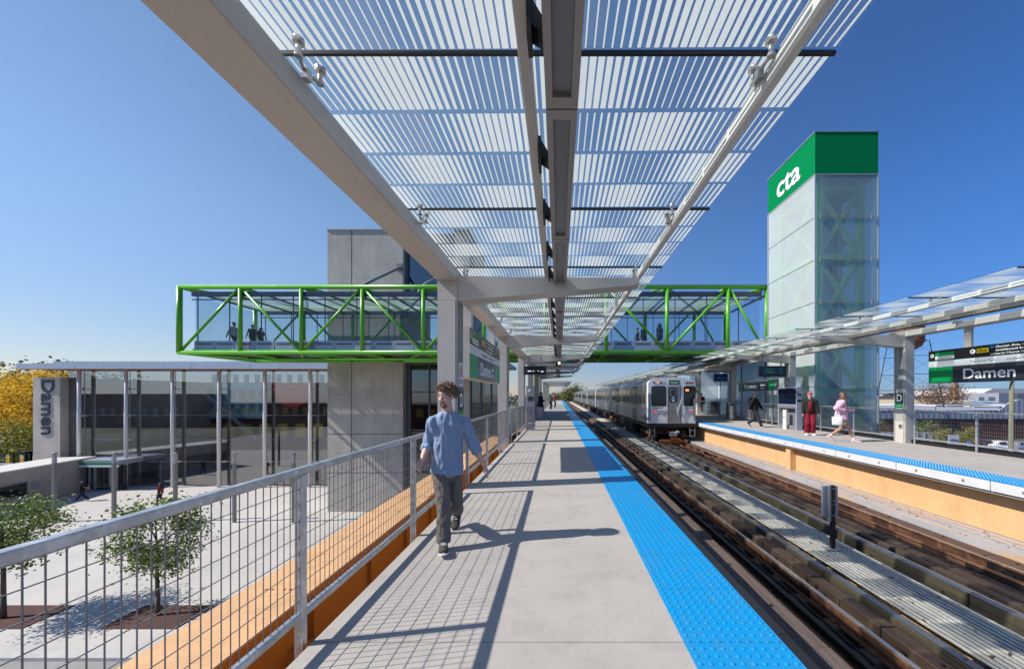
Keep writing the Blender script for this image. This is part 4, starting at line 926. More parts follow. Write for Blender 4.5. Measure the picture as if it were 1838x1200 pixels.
# ------------------------------------------------------------------ signs
def arrow_badge(b, c, xd, r):                           # white disc with an arrow, in the sign plane
    c = Vector(c); xd = Vector(xd); nrm = xd.cross(Vector((0, 0, 1)))
    b.disc(c, nrm, r, .004, 20)
def arrow_mark(b, c, xd, r):
    c = Vector(c); xd = Vector(xd); nrm = xd.cross(Vector((0, 0, 1))); o = c + nrm * .006
    b.beam(o + xd * r * .65, o - xd * r * .5, .003, r * .26) if False else None
    for p, q in (((.7, 0), (-.55, 0)), ((-.6, 0), (.05, .55)), ((-.6, 0), (.05, -.55))):
        P = o + xd * p[0] * r + Vector((0, 0, p[1] * r)); Q = o + xd * q[0] * r + Vector((0, 0, q[1] * r))
        d = (Q - P).normalized(); n2 = nrm.cross(d) * r * .14
        b.add([P - n2, Q - n2, Q + n2, P + n2], [(0, 1, 2, 3)])
def panel(b, xo, xd, u0, u1, z0, z1, org, n0, n1):
    org = Vector(org); xd = Vector(xd); nrm = xd.cross(Vector((0, 0, 1)))
    vs = [org + xd * u + Vector((0, 0, z)) + nrm * n for n in (n0, n1) for u, z in ((u0, z0), (u1, z0), (u1, z1), (u0, z1))]
    b.add(vs, [(0, 1, 2, 3), (7, 6, 5, 4), (0, 4, 5, 1), (1, 5, 6, 2), (2, 6, 7, 3), (3, 7, 4, 0)])
def station_sign(label, org, xd, L, thick=.12):
    t = thing('station_sign', label, 'station sign', org)
    def P(nm, m, u0, u1, z0, z1, n0=0, n1=.006): b = MB(); panel(b, 0, xd, u0, u1, z0, z1, org, n0, n1); return b.build(nm, m, t)
    P('casing', M['paint'], 0, L, 0, 1.01, -thick, -.001)
    P('direction_band', M['signblack'], .0, L, .68, 1.005)
    P('street_band', M['signwhite'], .0, L, .50, .68)
    P('name_band', M['signdark'], .70, L - .7, .01, .50)
    for u in (0, L - .7): P('line_colour_block', M['signgreen'], u, u + .70, .01, .50)
    o = Vector(org); X = Vector(xd); n = X.cross(Vector((0, 0, 1)))
    def T(s, u, z, size, w, m=M['white'], nm='lettering'): return text(s, size, m, t, o + X * u + Vector((0, 0, z)) + n * .006, X, (0, 0, 1), nm, width=w, th=.004, bold=.01)
    T('Damen', .98, .11, .41, 1.20)
    L2 = max(L - 1.62, 2.30); T('2000W', L2, .29, .10, .34); T('200N', L2, .13, .10, .28)
    b = MB(); panel(b, 0, xd, .20, .74, .83, .935, org, .006, .010); b.build('destination_panel', M['signgreen'], t)
    b = MB(); panel(b, 0, xd, .20, .74, .725, .826, org, .006, .010); b.build('destination_panel', M['white'], t)
    T('to Ashland/63rd', .22, .865, .06, .48); text('to Cottage Grove', .055, M['signgreen'], t, o + X * .22 + Vector((0, 0, .755)) + n * .012, X, (0, 0, 1), 'lettering', width=.46, th=.003)
    b = MB(); arrow_badge(b, o + X * .11 + Vector((0, 0, .85)) + n * .006, X, .055); arrow_badge(b, o + X * 1.22 + Vector((0, 0, .865)) + n * .006, X, .065); b.build('arrow_disc', M['white'], t)
    b = MB(); arrow_mark(b, o + X * .11 + Vector((0, 0, .85)) + n * .006, X, .055); arrow_mark(b, o + X * 1.22 + Vector((0, 0, .865)) + n * .006, X, .065); b.build('arrow', M['signblack'], t)
    b = MB(); panel(b, 0, xd, 1.32, 1.60, .80, .935, org, .006, .010); b.build('out_panel', M['yellow'], t)
    text('Out', .11, M['signblack'], t, o + X * 1.36 + Vector((0, 0, .83)) + n * .012, X, (0, 0, 1), 'lettering', width=.20, th=.003)
    b = MB(); panel(b, 0, xd, 1.64, 1.72, .90, .965, org, .006, .010); b.build('access_symbol', M['blue'], t)
    T('Damen Ave, west side', 1.76, .905, .075, .95); T('southbound buses', 1.76, .815, .075, .72); T('towards Hoyne Ave', 1.64, .725, .075, .80)
    b = MB(); b.disc(o + X * 2.56 + Vector((0, 0, .765)) + n * .006, n, .04, .004, 14); b.build('round_symbol', M['signred'], t)
    text('Westhaven Park', .07, M['signblack'], t, o + X * 1.14 + Vector((0, 0, .56)) + n * .006, X, (0, 0, 1), 'lettering', width=.62, th=.003)
    text('United Center', .07, M['signblack'], t, o + X * 2.0 + Vector((0, 0, .56)) + n * .006, X, (0, 0, 1), 'lettering', width=.60, th=.003)
    return t
s1 = station_sign('large hanging station name sign over the right edge of the far platform', (11.70, 11.45, 1.97), (0, -1, 0), 4.3)
for y in (10.3, 8.0): b = MB(); b.box(11.72, 11.80, y, y + .18, 2.985, 3.55); b.build('hanger', M['paint'], s1)
s2 = station_sign('hanging station name sign between the cream columns behind the walking man', (-1.76, 7.15, 1.94), (0, 1, 0), 3.6, .28)
for y in (7.5, 10.2): b = MB(); b.box(-1.98, -1.82, y, y + .18, 2.955, 3.55); b.build('hanger', M['paint'], s2)
s3 = thing('station_sign', 'low station name sign above the glass behind the man with black backpack', 'station sign', (11.6, 23.3, 1.85))
o = Vector((11.6, 23.35, 1.86)); X = Vector((0, -1, 0)); n = X.cross(Vector((0, 0, 1)))
def P3(nm, m, u0, u1, z0, z1, n0=0, n1=.006): b = MB(); panel(b, 0, X, u0, u1, z0, z1, o, n0, n1); return b.build(nm, m, s3)
P3('casing', M['gpaint'], 0, 4.1, 0, .62, -.1, -.001); P3('name_band', M['signdark'], .5, 3.3, .01, .5); P3('line_colour_block', M['signgreen'], 0, .5, .01, .6); P3('line_colour_block', M['signgreen'], 3.3, 3.9, .01, .6); P3('street_band', M['gpaint_l'], .5, 3.3, .5, .61)
text('Damen', .36, M['white'], s3, o + X * .8 + Vector((0, 0, .12)) + n * .006, X, (0, 0, 1), width=1.35, bold=.01); text('2000W', .11, M['white'], s3, o + X * 2.5 + Vector((0, 0, .28)) + n * .006, X, (0, 0, 1), width=.5); text('200N', .11, M['white'], s3, o + X * 2.5 + Vector((0, 0, .1)) + n * .006, X, (0, 0, 1), width=.42)
for u in (.3, 3.6): b = MB(); p = o + X * u; b.box(p.x + .02, p.x + .09, p.y - .05, p.y + .05, 0, 1.86); b.build('post', M['gpaint'], s3)
# column plates: letter D
def col_plate(x, y0, y1, nx, label):
    t = thing('column_plate', label, 'column sign', (x, (y0 + y1) / 2, 1.4)); X = Vector((0, -1 if nx < 0 else 1, 0)); a = y1 if nx < 0 else y0; L = abs(y1 - y0)
    o = Vector((x, a, 1.18)); n = X.cross(Vector((0, 0, 1)))
    for nm, m, z0, z1 in (('letter_plate', M['signdark'], .16, .50), ('line_plate', M['signgreen'], .0, .155)):
        b = MB(); panel(b, 0, X, 0, L, z0, z1, o, 0, .006); b.build(nm, m, t)
    text('D', .33, M['white'], t, o + X * L * .25 + Vector((0, 0, .22)) + n * .007, X, (0, 0, 1), width=L * .5, bold=.01)
    text('to Harlem', .05, M['white'], t, o + X * L * .15 + Vector((0, 0, .05)) + n * .007, X, (0, 0, 1), width=L * .7); return t
col_plate(11.575, 12.12, 12.48, -1, 'dark plate with a white letter D on the far platform column nearest the camera')
col_plate(-1.718, 6.19, 6.51, 1, 'dark plate with a white letter D on the cream column behind the man')
t = thing('notice_sign', 'white notice with a red ring on the cream column behind the man', 'notice', (-1.7, 6.35, 1.8))
b = MB(); b.box(-1.722, -1.714, 6.21, 6.5, 1.75, 2.17); b.build('plate', M['signwhite'], t)
b = MB(); b.disc((-1.714, 6.355, 2.02), (1, 0, 0), .10, .003, 20); b.build('ring', M['signred'], t)
b = MB(); b.disc((-1.711, 6.355, 2.02), (1, 0, 0), .075, .003, 20); b.build('ring_centre', M['signwhite'], t)
b = MB(); b.box(-1.708, -1.706, 6.33, 6.38, 1.97, 2.07); b.box(-1.714, -1.712, 6.25, 6.46, 1.84, 1.86); b.box(-1.714, -1.712, 6.25, 6.46, 1.80, 1.815); b.build('mark', M['signblack'], t)
# LED boards
def led(label, x0, x1, y, z0, z1, rows, m, hang):
    t = thing('departure_board', label, 'departure board', ((x0 + x1) / 2, y, z0))
    b = MB(); b.bbox(x0, x1, y, y + .16, z0, z1, .01); b.build('casing', M['black'], t)
    b = MB(); b.box(x0 + .06, x1 - .06, y - .004, y, z0 + .05, z1 - .05); b.build('screen', M['screen'], t)
    for r_ in rows: b = MB(); b.box(x0 + r_[0], x0 + r_[1], y - .007, y - .004, z0 + r_[2], z0 + r_[3]); b.build('lit_row', m[r_[4]], t)
    b = MB()
    for x in hang: b.box(x, x + .05, y + .05, y + .1, z1, 3.55)
    b.build('hanger', M['gpaint'], t)
led('black departure board hanging over the near platform beyond the third column', -1.75, -.62, 18.0, 2.62, 3.05, [(.2, .38, .16, .2, 0), (.45, .5, .16, .2, 0), (.55, .6, .17, .21, 1), (.7, .75, .17, .21, 0), (.85, 1.0, .14, .18, 0)], [M['whiteled'], M['yellow']], (-1.5, -.9))
led('black departure board with green rows hanging over the far platform', 9.95, 11.25, 17.9, 2.52, 3.05, [(.25, .7, .34, .38, 0), (.95, 1.1, .34, .38, 0), (.25, .75, .2, .24, 0), (.95, 1.1, .2, .24, 0)], [emis('dim_green_led', (.02, .2, .06), .12)], (10.1, 11.0))
t = thing('direction_sign', 'small blue sign hanging beside the far platform columns', 'sign', (13, 30, 2.8))
b = MB(); b.box(11.55, 12.4, 26.6, 26.7, 2.66, 3.14); b.build('panel', M['signblue'], t); b = MB(); b.box(11.4, 12.45, 26.7, 26.76, 2.6, 3.2); b.build('frame', M['gpaint_l'], t); b = MB(); b.box(10.9, 12.5, 26.62, 26.74, 3.28, 3.4); b.build('arm', M['paint'], t)
text('Elevator', .16, M['white'], t, (11.68, 26.596, 2.82), (1, 0, 0), (0, 0, 1), width=.6)

# ------------------------------------------------------------------ platform furniture
t = thing('help_point', 'tall grey help point pillar at the railing of the near platform', 'help point', (-1.3, 16.8, 0))
b = MB(); b.bbox(-1.50, -1.10, 16.6, 16.95, 0, 2.02, .02); b.build('cabinet', M['gpaint'], t)
b = MB(); b.box(-1.47, -1.13, 16.585, 16.6, 1.05, 1.98); b.build('upper_panel', mat('mid_grey_panel', (.2, .2, .22), .5), t)
b = MB(); b.box(-1.42, -1.18, 16.575, 16.585, 1.35, 1.55); b.build('speaker_grille', M['signdark'], t)
for x in (-1.38, -1.24): b = MB(); b.disc((x, 16.598, .95), (0, -1, 0), .035, .02, 12); b.build('button', M['galv'], t)
b = MB(); b.box(-1.42, -1.18, 16.59, 16.598, .3, .34); b.box(-1.42, -1.3, 16.575, 16.585, 1.75, 1.88); b.build('label_plate', M['signwhite'], t)
b = MB(); b.disc((-1.12, 16.59, .1), (0, -1, 0), .03, .01, 10); b.build('round_label', M['white'], t)
def bin_(label, x, y, r, h, mbody, slats=False):
    t = thing('litter_bin', label, 'litter bin', (x, y, 0))
    b = MB(); b.tube((x, y, .03), (x, y, h * .82), r * .95, r, 24); b.build('body', mbody, t, 'auto')
    if slats:
        b = MB()
        for k in range(20): a = k * math.pi / 10; b.box(x + math.cos(a) * r * 1.0 - .012, x + math.cos(a) * r * 1.0 + .012, y + math.sin(a) * r - .012, y + math.sin(a) * r + .012, .08, h * .8)
        b.build('slat', M['galv_dull'], t)
    b = MB(); b.tube((x, y, h * .82 + .005), (x, y, h * .84 + .005), r * 1.06, r * 1.06, 24); b.tube((x, y, h * .93), (x, y, h), r * 1.02, r * .85, 24)
    for k in range(4): a = k * math.pi / 2 + .6; b.box(x + math.cos(a) * r * .8 - .03, x + math.cos(a) * r * .8 + .03, y + math.sin(a) * r * .8 - .03, y + math.sin(a) * r * .8 + .03, h * .84, h * .93)
    b.build('lid', M['black'] if slats else M['stainless'], t, 'auto')
    b = MB(); b.tube((x, y, h * .84), (x, y, h * .93), r * .55, r * .55, 12); b.build('liner', M['black'], t); return t
bin_('round stainless steel litter bin at the column on the far platform', 11.2, 23.6, .31, 1.12, M['stainless'])
bin_('dark slatted litter bin by the milky glass on the far platform', 13.0, 30.2, .36, 1.15, M['black'], True)
bin_('slatted grey litter bin behind the help point on the near platform', -1.25, 24.5, .27, .98, M['galv_dull'], True)
t = thing('information_kiosk', 'grey information kiosk with dark screen on the far platform', 'kiosk', (10.9, 17.2, 0))
kx0, kx1, ky0, ky1 = 10.84, 11.10, 16.5, 17.92
b = MB(); b.bbox(kx0, kx1, ky0, ky1, .98, 1.98, .01); b.build('cabinet', M['gpaint_l'], t)
b = MB(); b.box(kx0 - .006, kx0 - .001, ky0 + .05, ky1 - .04, 1.18, 1.93); b.build('screen', M['screen'], t)
b = MB(); b.box(kx0 - .012, kx0 - .001, ky0 + .07, ky1 - .07, 1.0, 1.13); b.build('lower_trim', M['gpaint'], t)
for y0, y1 in ((ky0, ky0 + .08), (ky1 - .08, ky1)): b = MB(); b.box(kx0, kx1, y0, y1, .0, .978); b.build('leg', M['gpaint_l'], t)
b = MB(); b.box(kx0 + .02, kx1, ky0 + .08, ky1 - .08, .0, .2); b.box(kx1 - .03, kx1 - .01, ky0 + .081, ky1 - .081, .2, .97); b.build('back_panel', M['gpaint'], t)
b = MB(); b.box(kx0 + .02, kx1 - .02, ky0 - .004, ky0, 1.3, 1.4); b.box(kx0 + .05, kx1 - .05, ky0 - .004, ky0, 1.6, 1.66); b.build('side_slot', M['black'], t)
t = thing('heater_post', 'cream post with a black button standing in the kiosk frame', 'post', (10.8, 17.2, 0))
b = MB(); b.bbox(10.70, 10.80, 17.08, 17.32, 0, .92, .02); b.build('post', M['paint_white'], t); b = MB(); b.disc((10.70, 17.2, .58), (-1, 0, 0), .03, .02, 12); b.build('button', M['black'], t)
b = MB(); b.box(11.573, 11.58, 12.22, 12.3, .52, .6)
tt = thing('socket_box', 'small dark socket low on the far platform column nearest the camera', 'socket', (11.57, 12.25, .5)); b.box(11.572, 11.579, 12.2, 12.32, .5, .62); b = MB(); b.box(11.555, 11.58, 12.2, 12.32, .5, .62); b.build('box', M['galv_dull'], tt); b = MB(); b.box(11.55, 11.554, 12.23, 12.29, .53, .59); b.build('outlet', M['black'], tt)
# ------------------------------------------------------------------ the train
TC, TW, TL, TY = 6.54, 2.82, 14.5, 21.0
def round_rect(u0, u1, z0, z1, r, n=5):
    pts = []
    for cx, cz, a0 in ((u1 - r, z1 - r, 0), (u0 + r, z1 - r, 90), (u0 + r, z0 + r, 180), (u1 - r, z0 + r, 270)):
        for k in range(n): a = R(a0 + 90 * k / (n - 1)); pts.append((cx + r * math.cos(a), cz + r * math.sin(a)))
    return pts
def train_car(label):
    x0, x1 = TC - TW / 2, TC + TW / 2; Y0, Y1 = TY, TY + TL
    t = thing('train_car', label, 'train car', (TC, TY, TOR), 'cars of the silver train')
    def arc(w_, zt, ze, n=12): return [(TC + w_ * math.cos(R(a)) * 1, ze + (zt - ze) * math.sin(R(a)) ** .9) for a in np.linspace(8, 172, n)]
    prof = [(x0, 0.0), (x1, 0.0), (x1, 2.30)] + arc(TW / 2 - .01, 2.62, 2.30) + [(x0, 2.30)]
    prof2 = [(TC + (p - TC) * .985, z) for p, z in prof]
    b = MB(); b.mi = 0
    b.prism([(x0, .95), (x1, .95), (x1, 2.2), (x0, 2.2)], 1, Y0 + .06, Y1); b.build('body', M['trainsteel'], t)
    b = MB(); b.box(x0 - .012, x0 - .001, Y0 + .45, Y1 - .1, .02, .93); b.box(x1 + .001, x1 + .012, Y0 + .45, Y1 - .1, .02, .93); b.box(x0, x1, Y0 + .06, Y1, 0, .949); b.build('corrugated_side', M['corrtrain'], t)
    rp = [(x0 - .02, 2.2), (x1 + .02, 2.2), (x1 + .02, 2.30)] + arc(TW / 2 - .0, 2.62, 2.30) + [(x0 - .02, 2.30)]
    b = MB(); b.prism(rp, 1, Y0 + .10, Y1); b.build('roof', M['trainsteel'], t, 'auto')
    # moulded front
    fr = [(x0 - .01, -.02), (x1 + .01, -.02), (x1 + .01, 2.30)] + arc(TW / 2 - .005, 2.645, 2.30) + [(x0 - .01, 2.30)]
    b = MB(); cy = Y0 - .06; n = len(fr)
    vs = [(TC + (p - TC) * .965, cy, z if z > 0 else z) for p, z in fr] + [(p, Y0 + .10, z) for p, z in fr]
    b.add(vs, [tuple(range(n)), tuple(range(2 * n - 1, n - 1, -1))] + [(i, n + i, n + (i + 1) % n, (i + 1) % n) for i in range(n)]); front = b.build('front_mask', M['trainfront'], t, 'auto')
    def fp(nm, m, pts, y0=cy - .012, y1=cy + .01, par=None): b = MB(); b.prism([(x0 + u, z) for u, z in pts], 1, y0, y1); return b.build(nm, m, par or t)
    for u0, u1 in ((.25, 1.05), (1.93 + .18, 1.93 + .82)):
        fp('window_gasket', M['rubber'], round_rect(u0 - .03, u1 + .03, .97, 2.14, .12), cy - .008, cy + .004)
        fp('windscreen', M['blackglass'], round_rect(u0, u1, 1.0, 2.11, .11), cy - .014, cy - .0085)
    b = MB(); b.box(x0 + 2.2, x0 + 2.38, cy - .0175, cy - .0145, 1.84, 1.95); b.build('run_number', M['orangeled'], t)
    dr = fp('end_door', M['traindoor'], [(1.20, .04), (1.90, .04), (1.90, 2.13), (1.20, 2.13)], cy - .012, cy + .004)
    fp('door_frame', M['rubber'], [(1.17, .02), (1.195, .02), (1.195, 2.17), (1.17, 2.17)], cy - .02, cy + .002); fp('door_frame', M['rubber'], [(1.905, .02), (1.93, .02), (1.93, 2.17), (1.905, 2.17)], cy - .02, cy + .002)
    fp('door_surround', M['rubber'], round_rect(1.25, 1.72, 1.18, 2.05, .14), cy - .018, cy - .0125)
    fp('door_window_frame', M['trainsteel'], round_rect(1.31, 1.66, 1.52, 1.99, .09), cy - .023, cy - .0185)
    fp('door_window', M['blackglass'], round_rect(1.36, 1.61, 1.58, 1.93, .05), cy - .027, cy - .0235)
    fp('round_emblem', M['signwhite'], [(1.485 + .11 * math.cos(R(a)), 1.36 + .12 * math.sin(R(a))) for a in range(0, 360, 24)], cy - .024, cy - .0185)
    fp('emblem_bar', M['signblue'], [(1.39, 1.33), (1.58, 1.33), (1.58, 1.41), (1.39, 1.41)], cy - .027, cy - .0245)
    text('3243', .11, M['signdark'], t, (x0 + 1.33, cy - .0125, .60), (1, 0, 0), (0, 0, 1), 'number', width=.34, th=.003)
    fp('destination_box', M['black'], [(1.24, 2.22), (1.86, 2.22), (1.86, 2.47), (1.24, 2.47)], cy - .014, cy + .004)
    fp('destination_screen', mat('green_roll_sign', (.0, .16, .07), .3) if 'green_roll_sign' not in bpy.data.materials else bpy.data.materials['green_roll_sign'], [(1.27, 2.25), (1.83, 2.25), (1.83, 2.44), (1.27, 2.44)], cy - .018, cy - .0145)
    text('Harlem', .14, M['white'], t, (x0 + 1.33, cy - .0185, 2.29), (1, 0, 0), (0, 0, 1), 'destination', width=.44, th=.003)
    for u, m in ((.385, 'signred'), (.58, 'orangeled'), (.78, 'signblue'), (.975, 'signwhite'), (2.16, 'signwhite'), (2.31, 'signblue'), (2.46, 'signred'), (2.61, 'signred')):
        b = MB(); b.disc((x0 + u, cy, 2.33), (0, -1, 0), .062, .018, 14); o = b.build('marker_light', M['rubber'], t); b = MB(); b.disc((x0 + u, cy - .0185, 2.33), (0, -1, 0), .046, .006, 12); b.build('lens', M[m], o)
    for u, m in ((.44, 'taillight'), (.82, 'stainless'), (2.27, 'stainless'), (2.55, 'taillight')):
        b = MB(); b.disc((x0 + u, cy, .64), (0, -1, 0), .115, .03, 20); o = b.build('headlight', M['stainless'], t); b = MB(); b.disc((x0 + u, cy - .031, .64), (0, -1, 0), .07, .008, 16); b.build('lens', M[m if m == 'taillight' else 'gpaint_l'], o)
    b = MB()
    for u in (.38, 2.15): b.path([(x0 + u, cy - .05, .85), (x0 + u + .5, cy - .05, .88)], .018, 6); b.box(x0 + u + .05, x0 + u + .08, cy - .05, cy, .84, .87)
    b.build('grab_rail', M['rubber'], t)
    b = MB(); b.path([(x0 + .07, cy - .07, .2), (x0 + .07, cy - .07, 1.7)], .02, 6); b.box(x0 + .02, x0 + .15, cy - .06, cy - .01, .15, 1.72)
    b.build('corner_post', M['gpaint'], t); b = MB(); b.box(x0 + 2.66, x0 + 2.76, cy - .06, cy - .01, .15, 1.4); b.build('corner_post', M['gpaint'], t)
    b = MB()
    for k in range(5): b.path([(x0 + 1.95, cy - .06, 1.35 - k * .06), (x0 + 1.8 - k * .03, cy - .10, .95 - k * .1), (x0 + 1.62 + .04 * k, cy - .07, .85 - .12 * k)], .014, 5)
    b.path([(x0 + 1.96, cy - .05, 1.5), (x0 + 2.0, cy - .05, .1)], .016, 5); b.build('safety_chain', M['signwhite'], t)
    b = MB(); b.bbox(x0 + .0, x1 - .0, cy - .1, Y0 + .3, -.20, -.03, .02); b.build('anticlimber', M['black'], t)
    # sides: windows and doors
    for sx, xs in ((-1, x0), (1, x1)):
        xo = xs + sx * .006
        for (s0, s1) in ((1.35, 2.7), (4.4, 6.3), (6.42, 8.2), (8.32, 10.0), (11.7, 13.9)):
            b = MB(); b.box(xo - .01, xo + .008, Y0 + s0, Y0 + s1, 1.0, 2.04); fr_ = b.build('side_window', M['trainsteel'], t)
            b = MB(); xx = xo + sx * .010; b.box(min(xx, xx - .004), max(xx, xx - .004), Y0 + s0 + .06, Y0 + s1 - .06, 1.06, 1.98); b.build('pane', M['blackglass'], fr_)
        for (s0, s1) in ((2.9, 4.2), (10.2, 11.5)):
            b = MB(); b.box(xs - .014, xs + .014, Y0 + s0, Y0 + s1, .06, 2.18); dd = b.build('door', M['rubber'], t)
            for q in (0, 1):
                a0 = Y0 + s0 + .05 + q * (s1 - s0) / 2; a1 = a0 + (s1 - s0) / 2 - .1; xx = xs + sx * .018
                b = MB(); b.box(xx - .003, xx + .003, a0, a1, .1, 2.1); lf = b.build('leaf', M['gpaint'], dd)
                xx = xs + sx * .0235; b = MB(); b.box(xx - .002, xx + .002, a0 + .09, a1 - .09, .8, 1.95); b.build('door_glass', M['blackglass'], dd)
        b = MB(); b.box(xs + sx * .014 - .002, xs + sx * .014 + .002, Y0 + .52, Y0 + 1.2, .05, 2.15); b.build('cab_door', M['trainsteel'], t)
        b = MB(); b.box(xs + sx * .020 - .003, xs + sx * .020 + .003, Y0 + .62, Y0 + 1.1, 1.1, 1.95); b.build('cab_window', M['blackglass'], t)
    for r_, hh, m, dx in ((.19, .36, 'signred', .0), (.165, .335, 'signblue', .004), (.09, .12, 'signwhite', .008)):
        b = MB(); b.prism([(Y0 + .30 + r_ * math.cos(R(a)), .62 + hh * math.sin(R(a))) for a in range(0, 360, 20)], 0, x0 - .024 - dx, x0 - .019 - dx); b.build('side_emblem', M[m], t)
    # undergear
    b = MB(); b.box(x0 + .12, x1 - .12, Y0 + .3, Y1 - .2, -.32, -.001); b.build('underframe', M['black'], t)
    b = MB()
    for s, l in ((4.6, 1.1), (6.1, .7), (7.2, 1.4), (9.0, .8)):
        for xa in (x0 + .08, x1 - .5): b.bbox(xa, xa + .42, Y0 + s, Y0 + s + l, -.8, -.33, .02)
    b.build('equipment_box', M['darkrail'], t)
    for s in (1.9, 12.2):
        b = MB(); b.box(TC - 1.05, TC - .93, Y0 + s - 1.1, Y0 + s + 1.1, -.78, -.62); b.box(TC + .93, TC + 1.05, Y0 + s - 1.1, Y0 + s + 1.1, -.78, -.62); b.box(TC - .93, TC + .93, Y0 + s - .3, Y0 + s + .3, -.8, -.4)
        for q in (-.95, .95):
            for xx in (-1.0, 1.0): b.tube((TC + xx, Y0 + s + q, -.5), (TC + xx, Y0 + s + q, -.75), .09, .09, 8); b.bbox(TC + xx - .1, TC + xx + .1, Y0 + s + q - .14, Y0 + s + q + .14, -.95, -.68, .02)
        bg_ = b.build('bogie', M['rust'], t)
        for q in (-.95, .95):
            for xx in (-.72, .72): b = MB(); b.tube((TC + xx - .06, Y0 + s + q, TOR + .36), (TC + xx + .06, Y0 + s + q, TOR + .36), .36, .36, 20); b.build('wheel', M['darkrail'], bg_, 'auto')
    b = MB(); b.tube((TC, Y0 - .35, -.62), (TC, Y0 + .6, -.62), .09, .09, 10); b.bbox(TC - .2, TC + .16, Y0 - .5, Y0 - .2, -.74, -.48, .03); b.tube((TC + .3, Y0 - .3, -.5), (TC + .3, Y0 - .1, -.5), .07, .07, 10); b.build('coupler', M['gpaint_l'], t)
    b = MB(); b.prism([(TC - .1, -.80), (TC + .38, -.86), (TC + .42, -.98), (TC + .2, -.92), (TC - .15, -.90)], 1, Y0 - .45, Y0 - .2); b.build('orange_hose', mat('orange_hose', (.7, .16, .02), .5) if 'orange_hose' not in bpy.data.materials else bpy.data.materials['orange_hose'], t)
    b = MB(); b.bbox(TC - .80, TC + .78, Y0 - .42, Y0 - .3, -1.12, -.93, .02); b.build('snow_plough', mat('rust_orange_beam', (.25, .085, .025), .6, var=.2, vs=5) if 'rust_orange_beam' not in bpy.data.materials else bpy.data.materials['rust_orange_beam'], t)
    for s in (-1, 1):
        b = MB(); xx = TC + s * 1.16
        b.path([(xx - .16, Y0 - .1, -.2), (xx - .13, Y0 - .15, -.75), (xx + .13, Y0 - .15, -.75), (xx + .16, Y0 - .1, -.2)], .022, 6); b.path([(xx - .15, Y0 - .12, -.42), (xx + .15, Y0 - .12, -.42)], .02, 6)
        if s < 0: b.path([(xx + .0, Y0 - .15, -.75), (xx + .04, Y0 - .15, -1.02)], .035, 6)
        b.build('step', M['gpaint'], t)
    b = MB(); b.box(x0 - .01, x0 + .1, Y1 - 2.6, Y1 - 2.2, -.75, -.45); b.build('yellow_box', M['bollard'], t)
    return t
car0 = train_car('lead car of the silver train with its white front end and lit red tail lights')
cl = ['second car of the silver train, coupled behind the lead car', 'third car of the silver train', 'fourth car of the silver train', 'fifth car of the silver train', 'sixth car of the silver train', 'last and farthest car of the silver train']
for i in range(6): copy_tree(car0, (TC, TY + (TL + .45) * (i + 1), TOR), cl[i])

# ------------------------------------------------------------------ people
SK = [mat('skin_light', (0.60, 0.35, 0.26), 0.5, var=.06, vs=12, fine=.03), mat('skin_tan', (0.42, 0.21, 0.125), 0.5, var=.06, vs=12, fine=.03), mat('skin_brown', (0.17, 0.085, 0.055), 0.5, var=.06, vs=12, fine=.03)]
def cloth(name, c, var=.12, rough=.85): return bpy.data.materials.get(name) or mat(name, c, rough, var=var, vs=5, fine=.08, fs=140, spec=.2, bump=.3, bs=160)
HAIR = [mat('brown_hair', (0.15, 0.088, 0.048), 0.5, var=.35, vs=30, stretch=(1, 1, .3)), mat('dark_hair', (0.018, 0.013, 0.011), 0.5, var=.3, vs=30), mat('chestnut_hair', (0.12, 0.055, 0.028), 0.5, var=.35, vs=25, stretch=(4, 4, .5))]
EYE = mat('dark_eye', (0.02, 0.015, 0.012), 0.2, var=0); EYEW = mat('eye_white', (.55, .5, .48), .3, var=0)
UP = Vector((0, 0, 1))
def ik(a, c, l1, l2, pole):
    d = c - a; L = d.length
    if L >= (l1 + l2) * .999: c = a + d.normalized() * (l1 + l2) * .999; d = c - a; L = d.length
    x = (l1 * l1 - l2 * l2 + L * L) / (2 * L); h = math.sqrt(max(l1 * l1 - x * x, 0)); dn = d.normalized()
    p = (pole - dn * pole.dot(dn)).normalized(); return a + dn * x + p * h, c
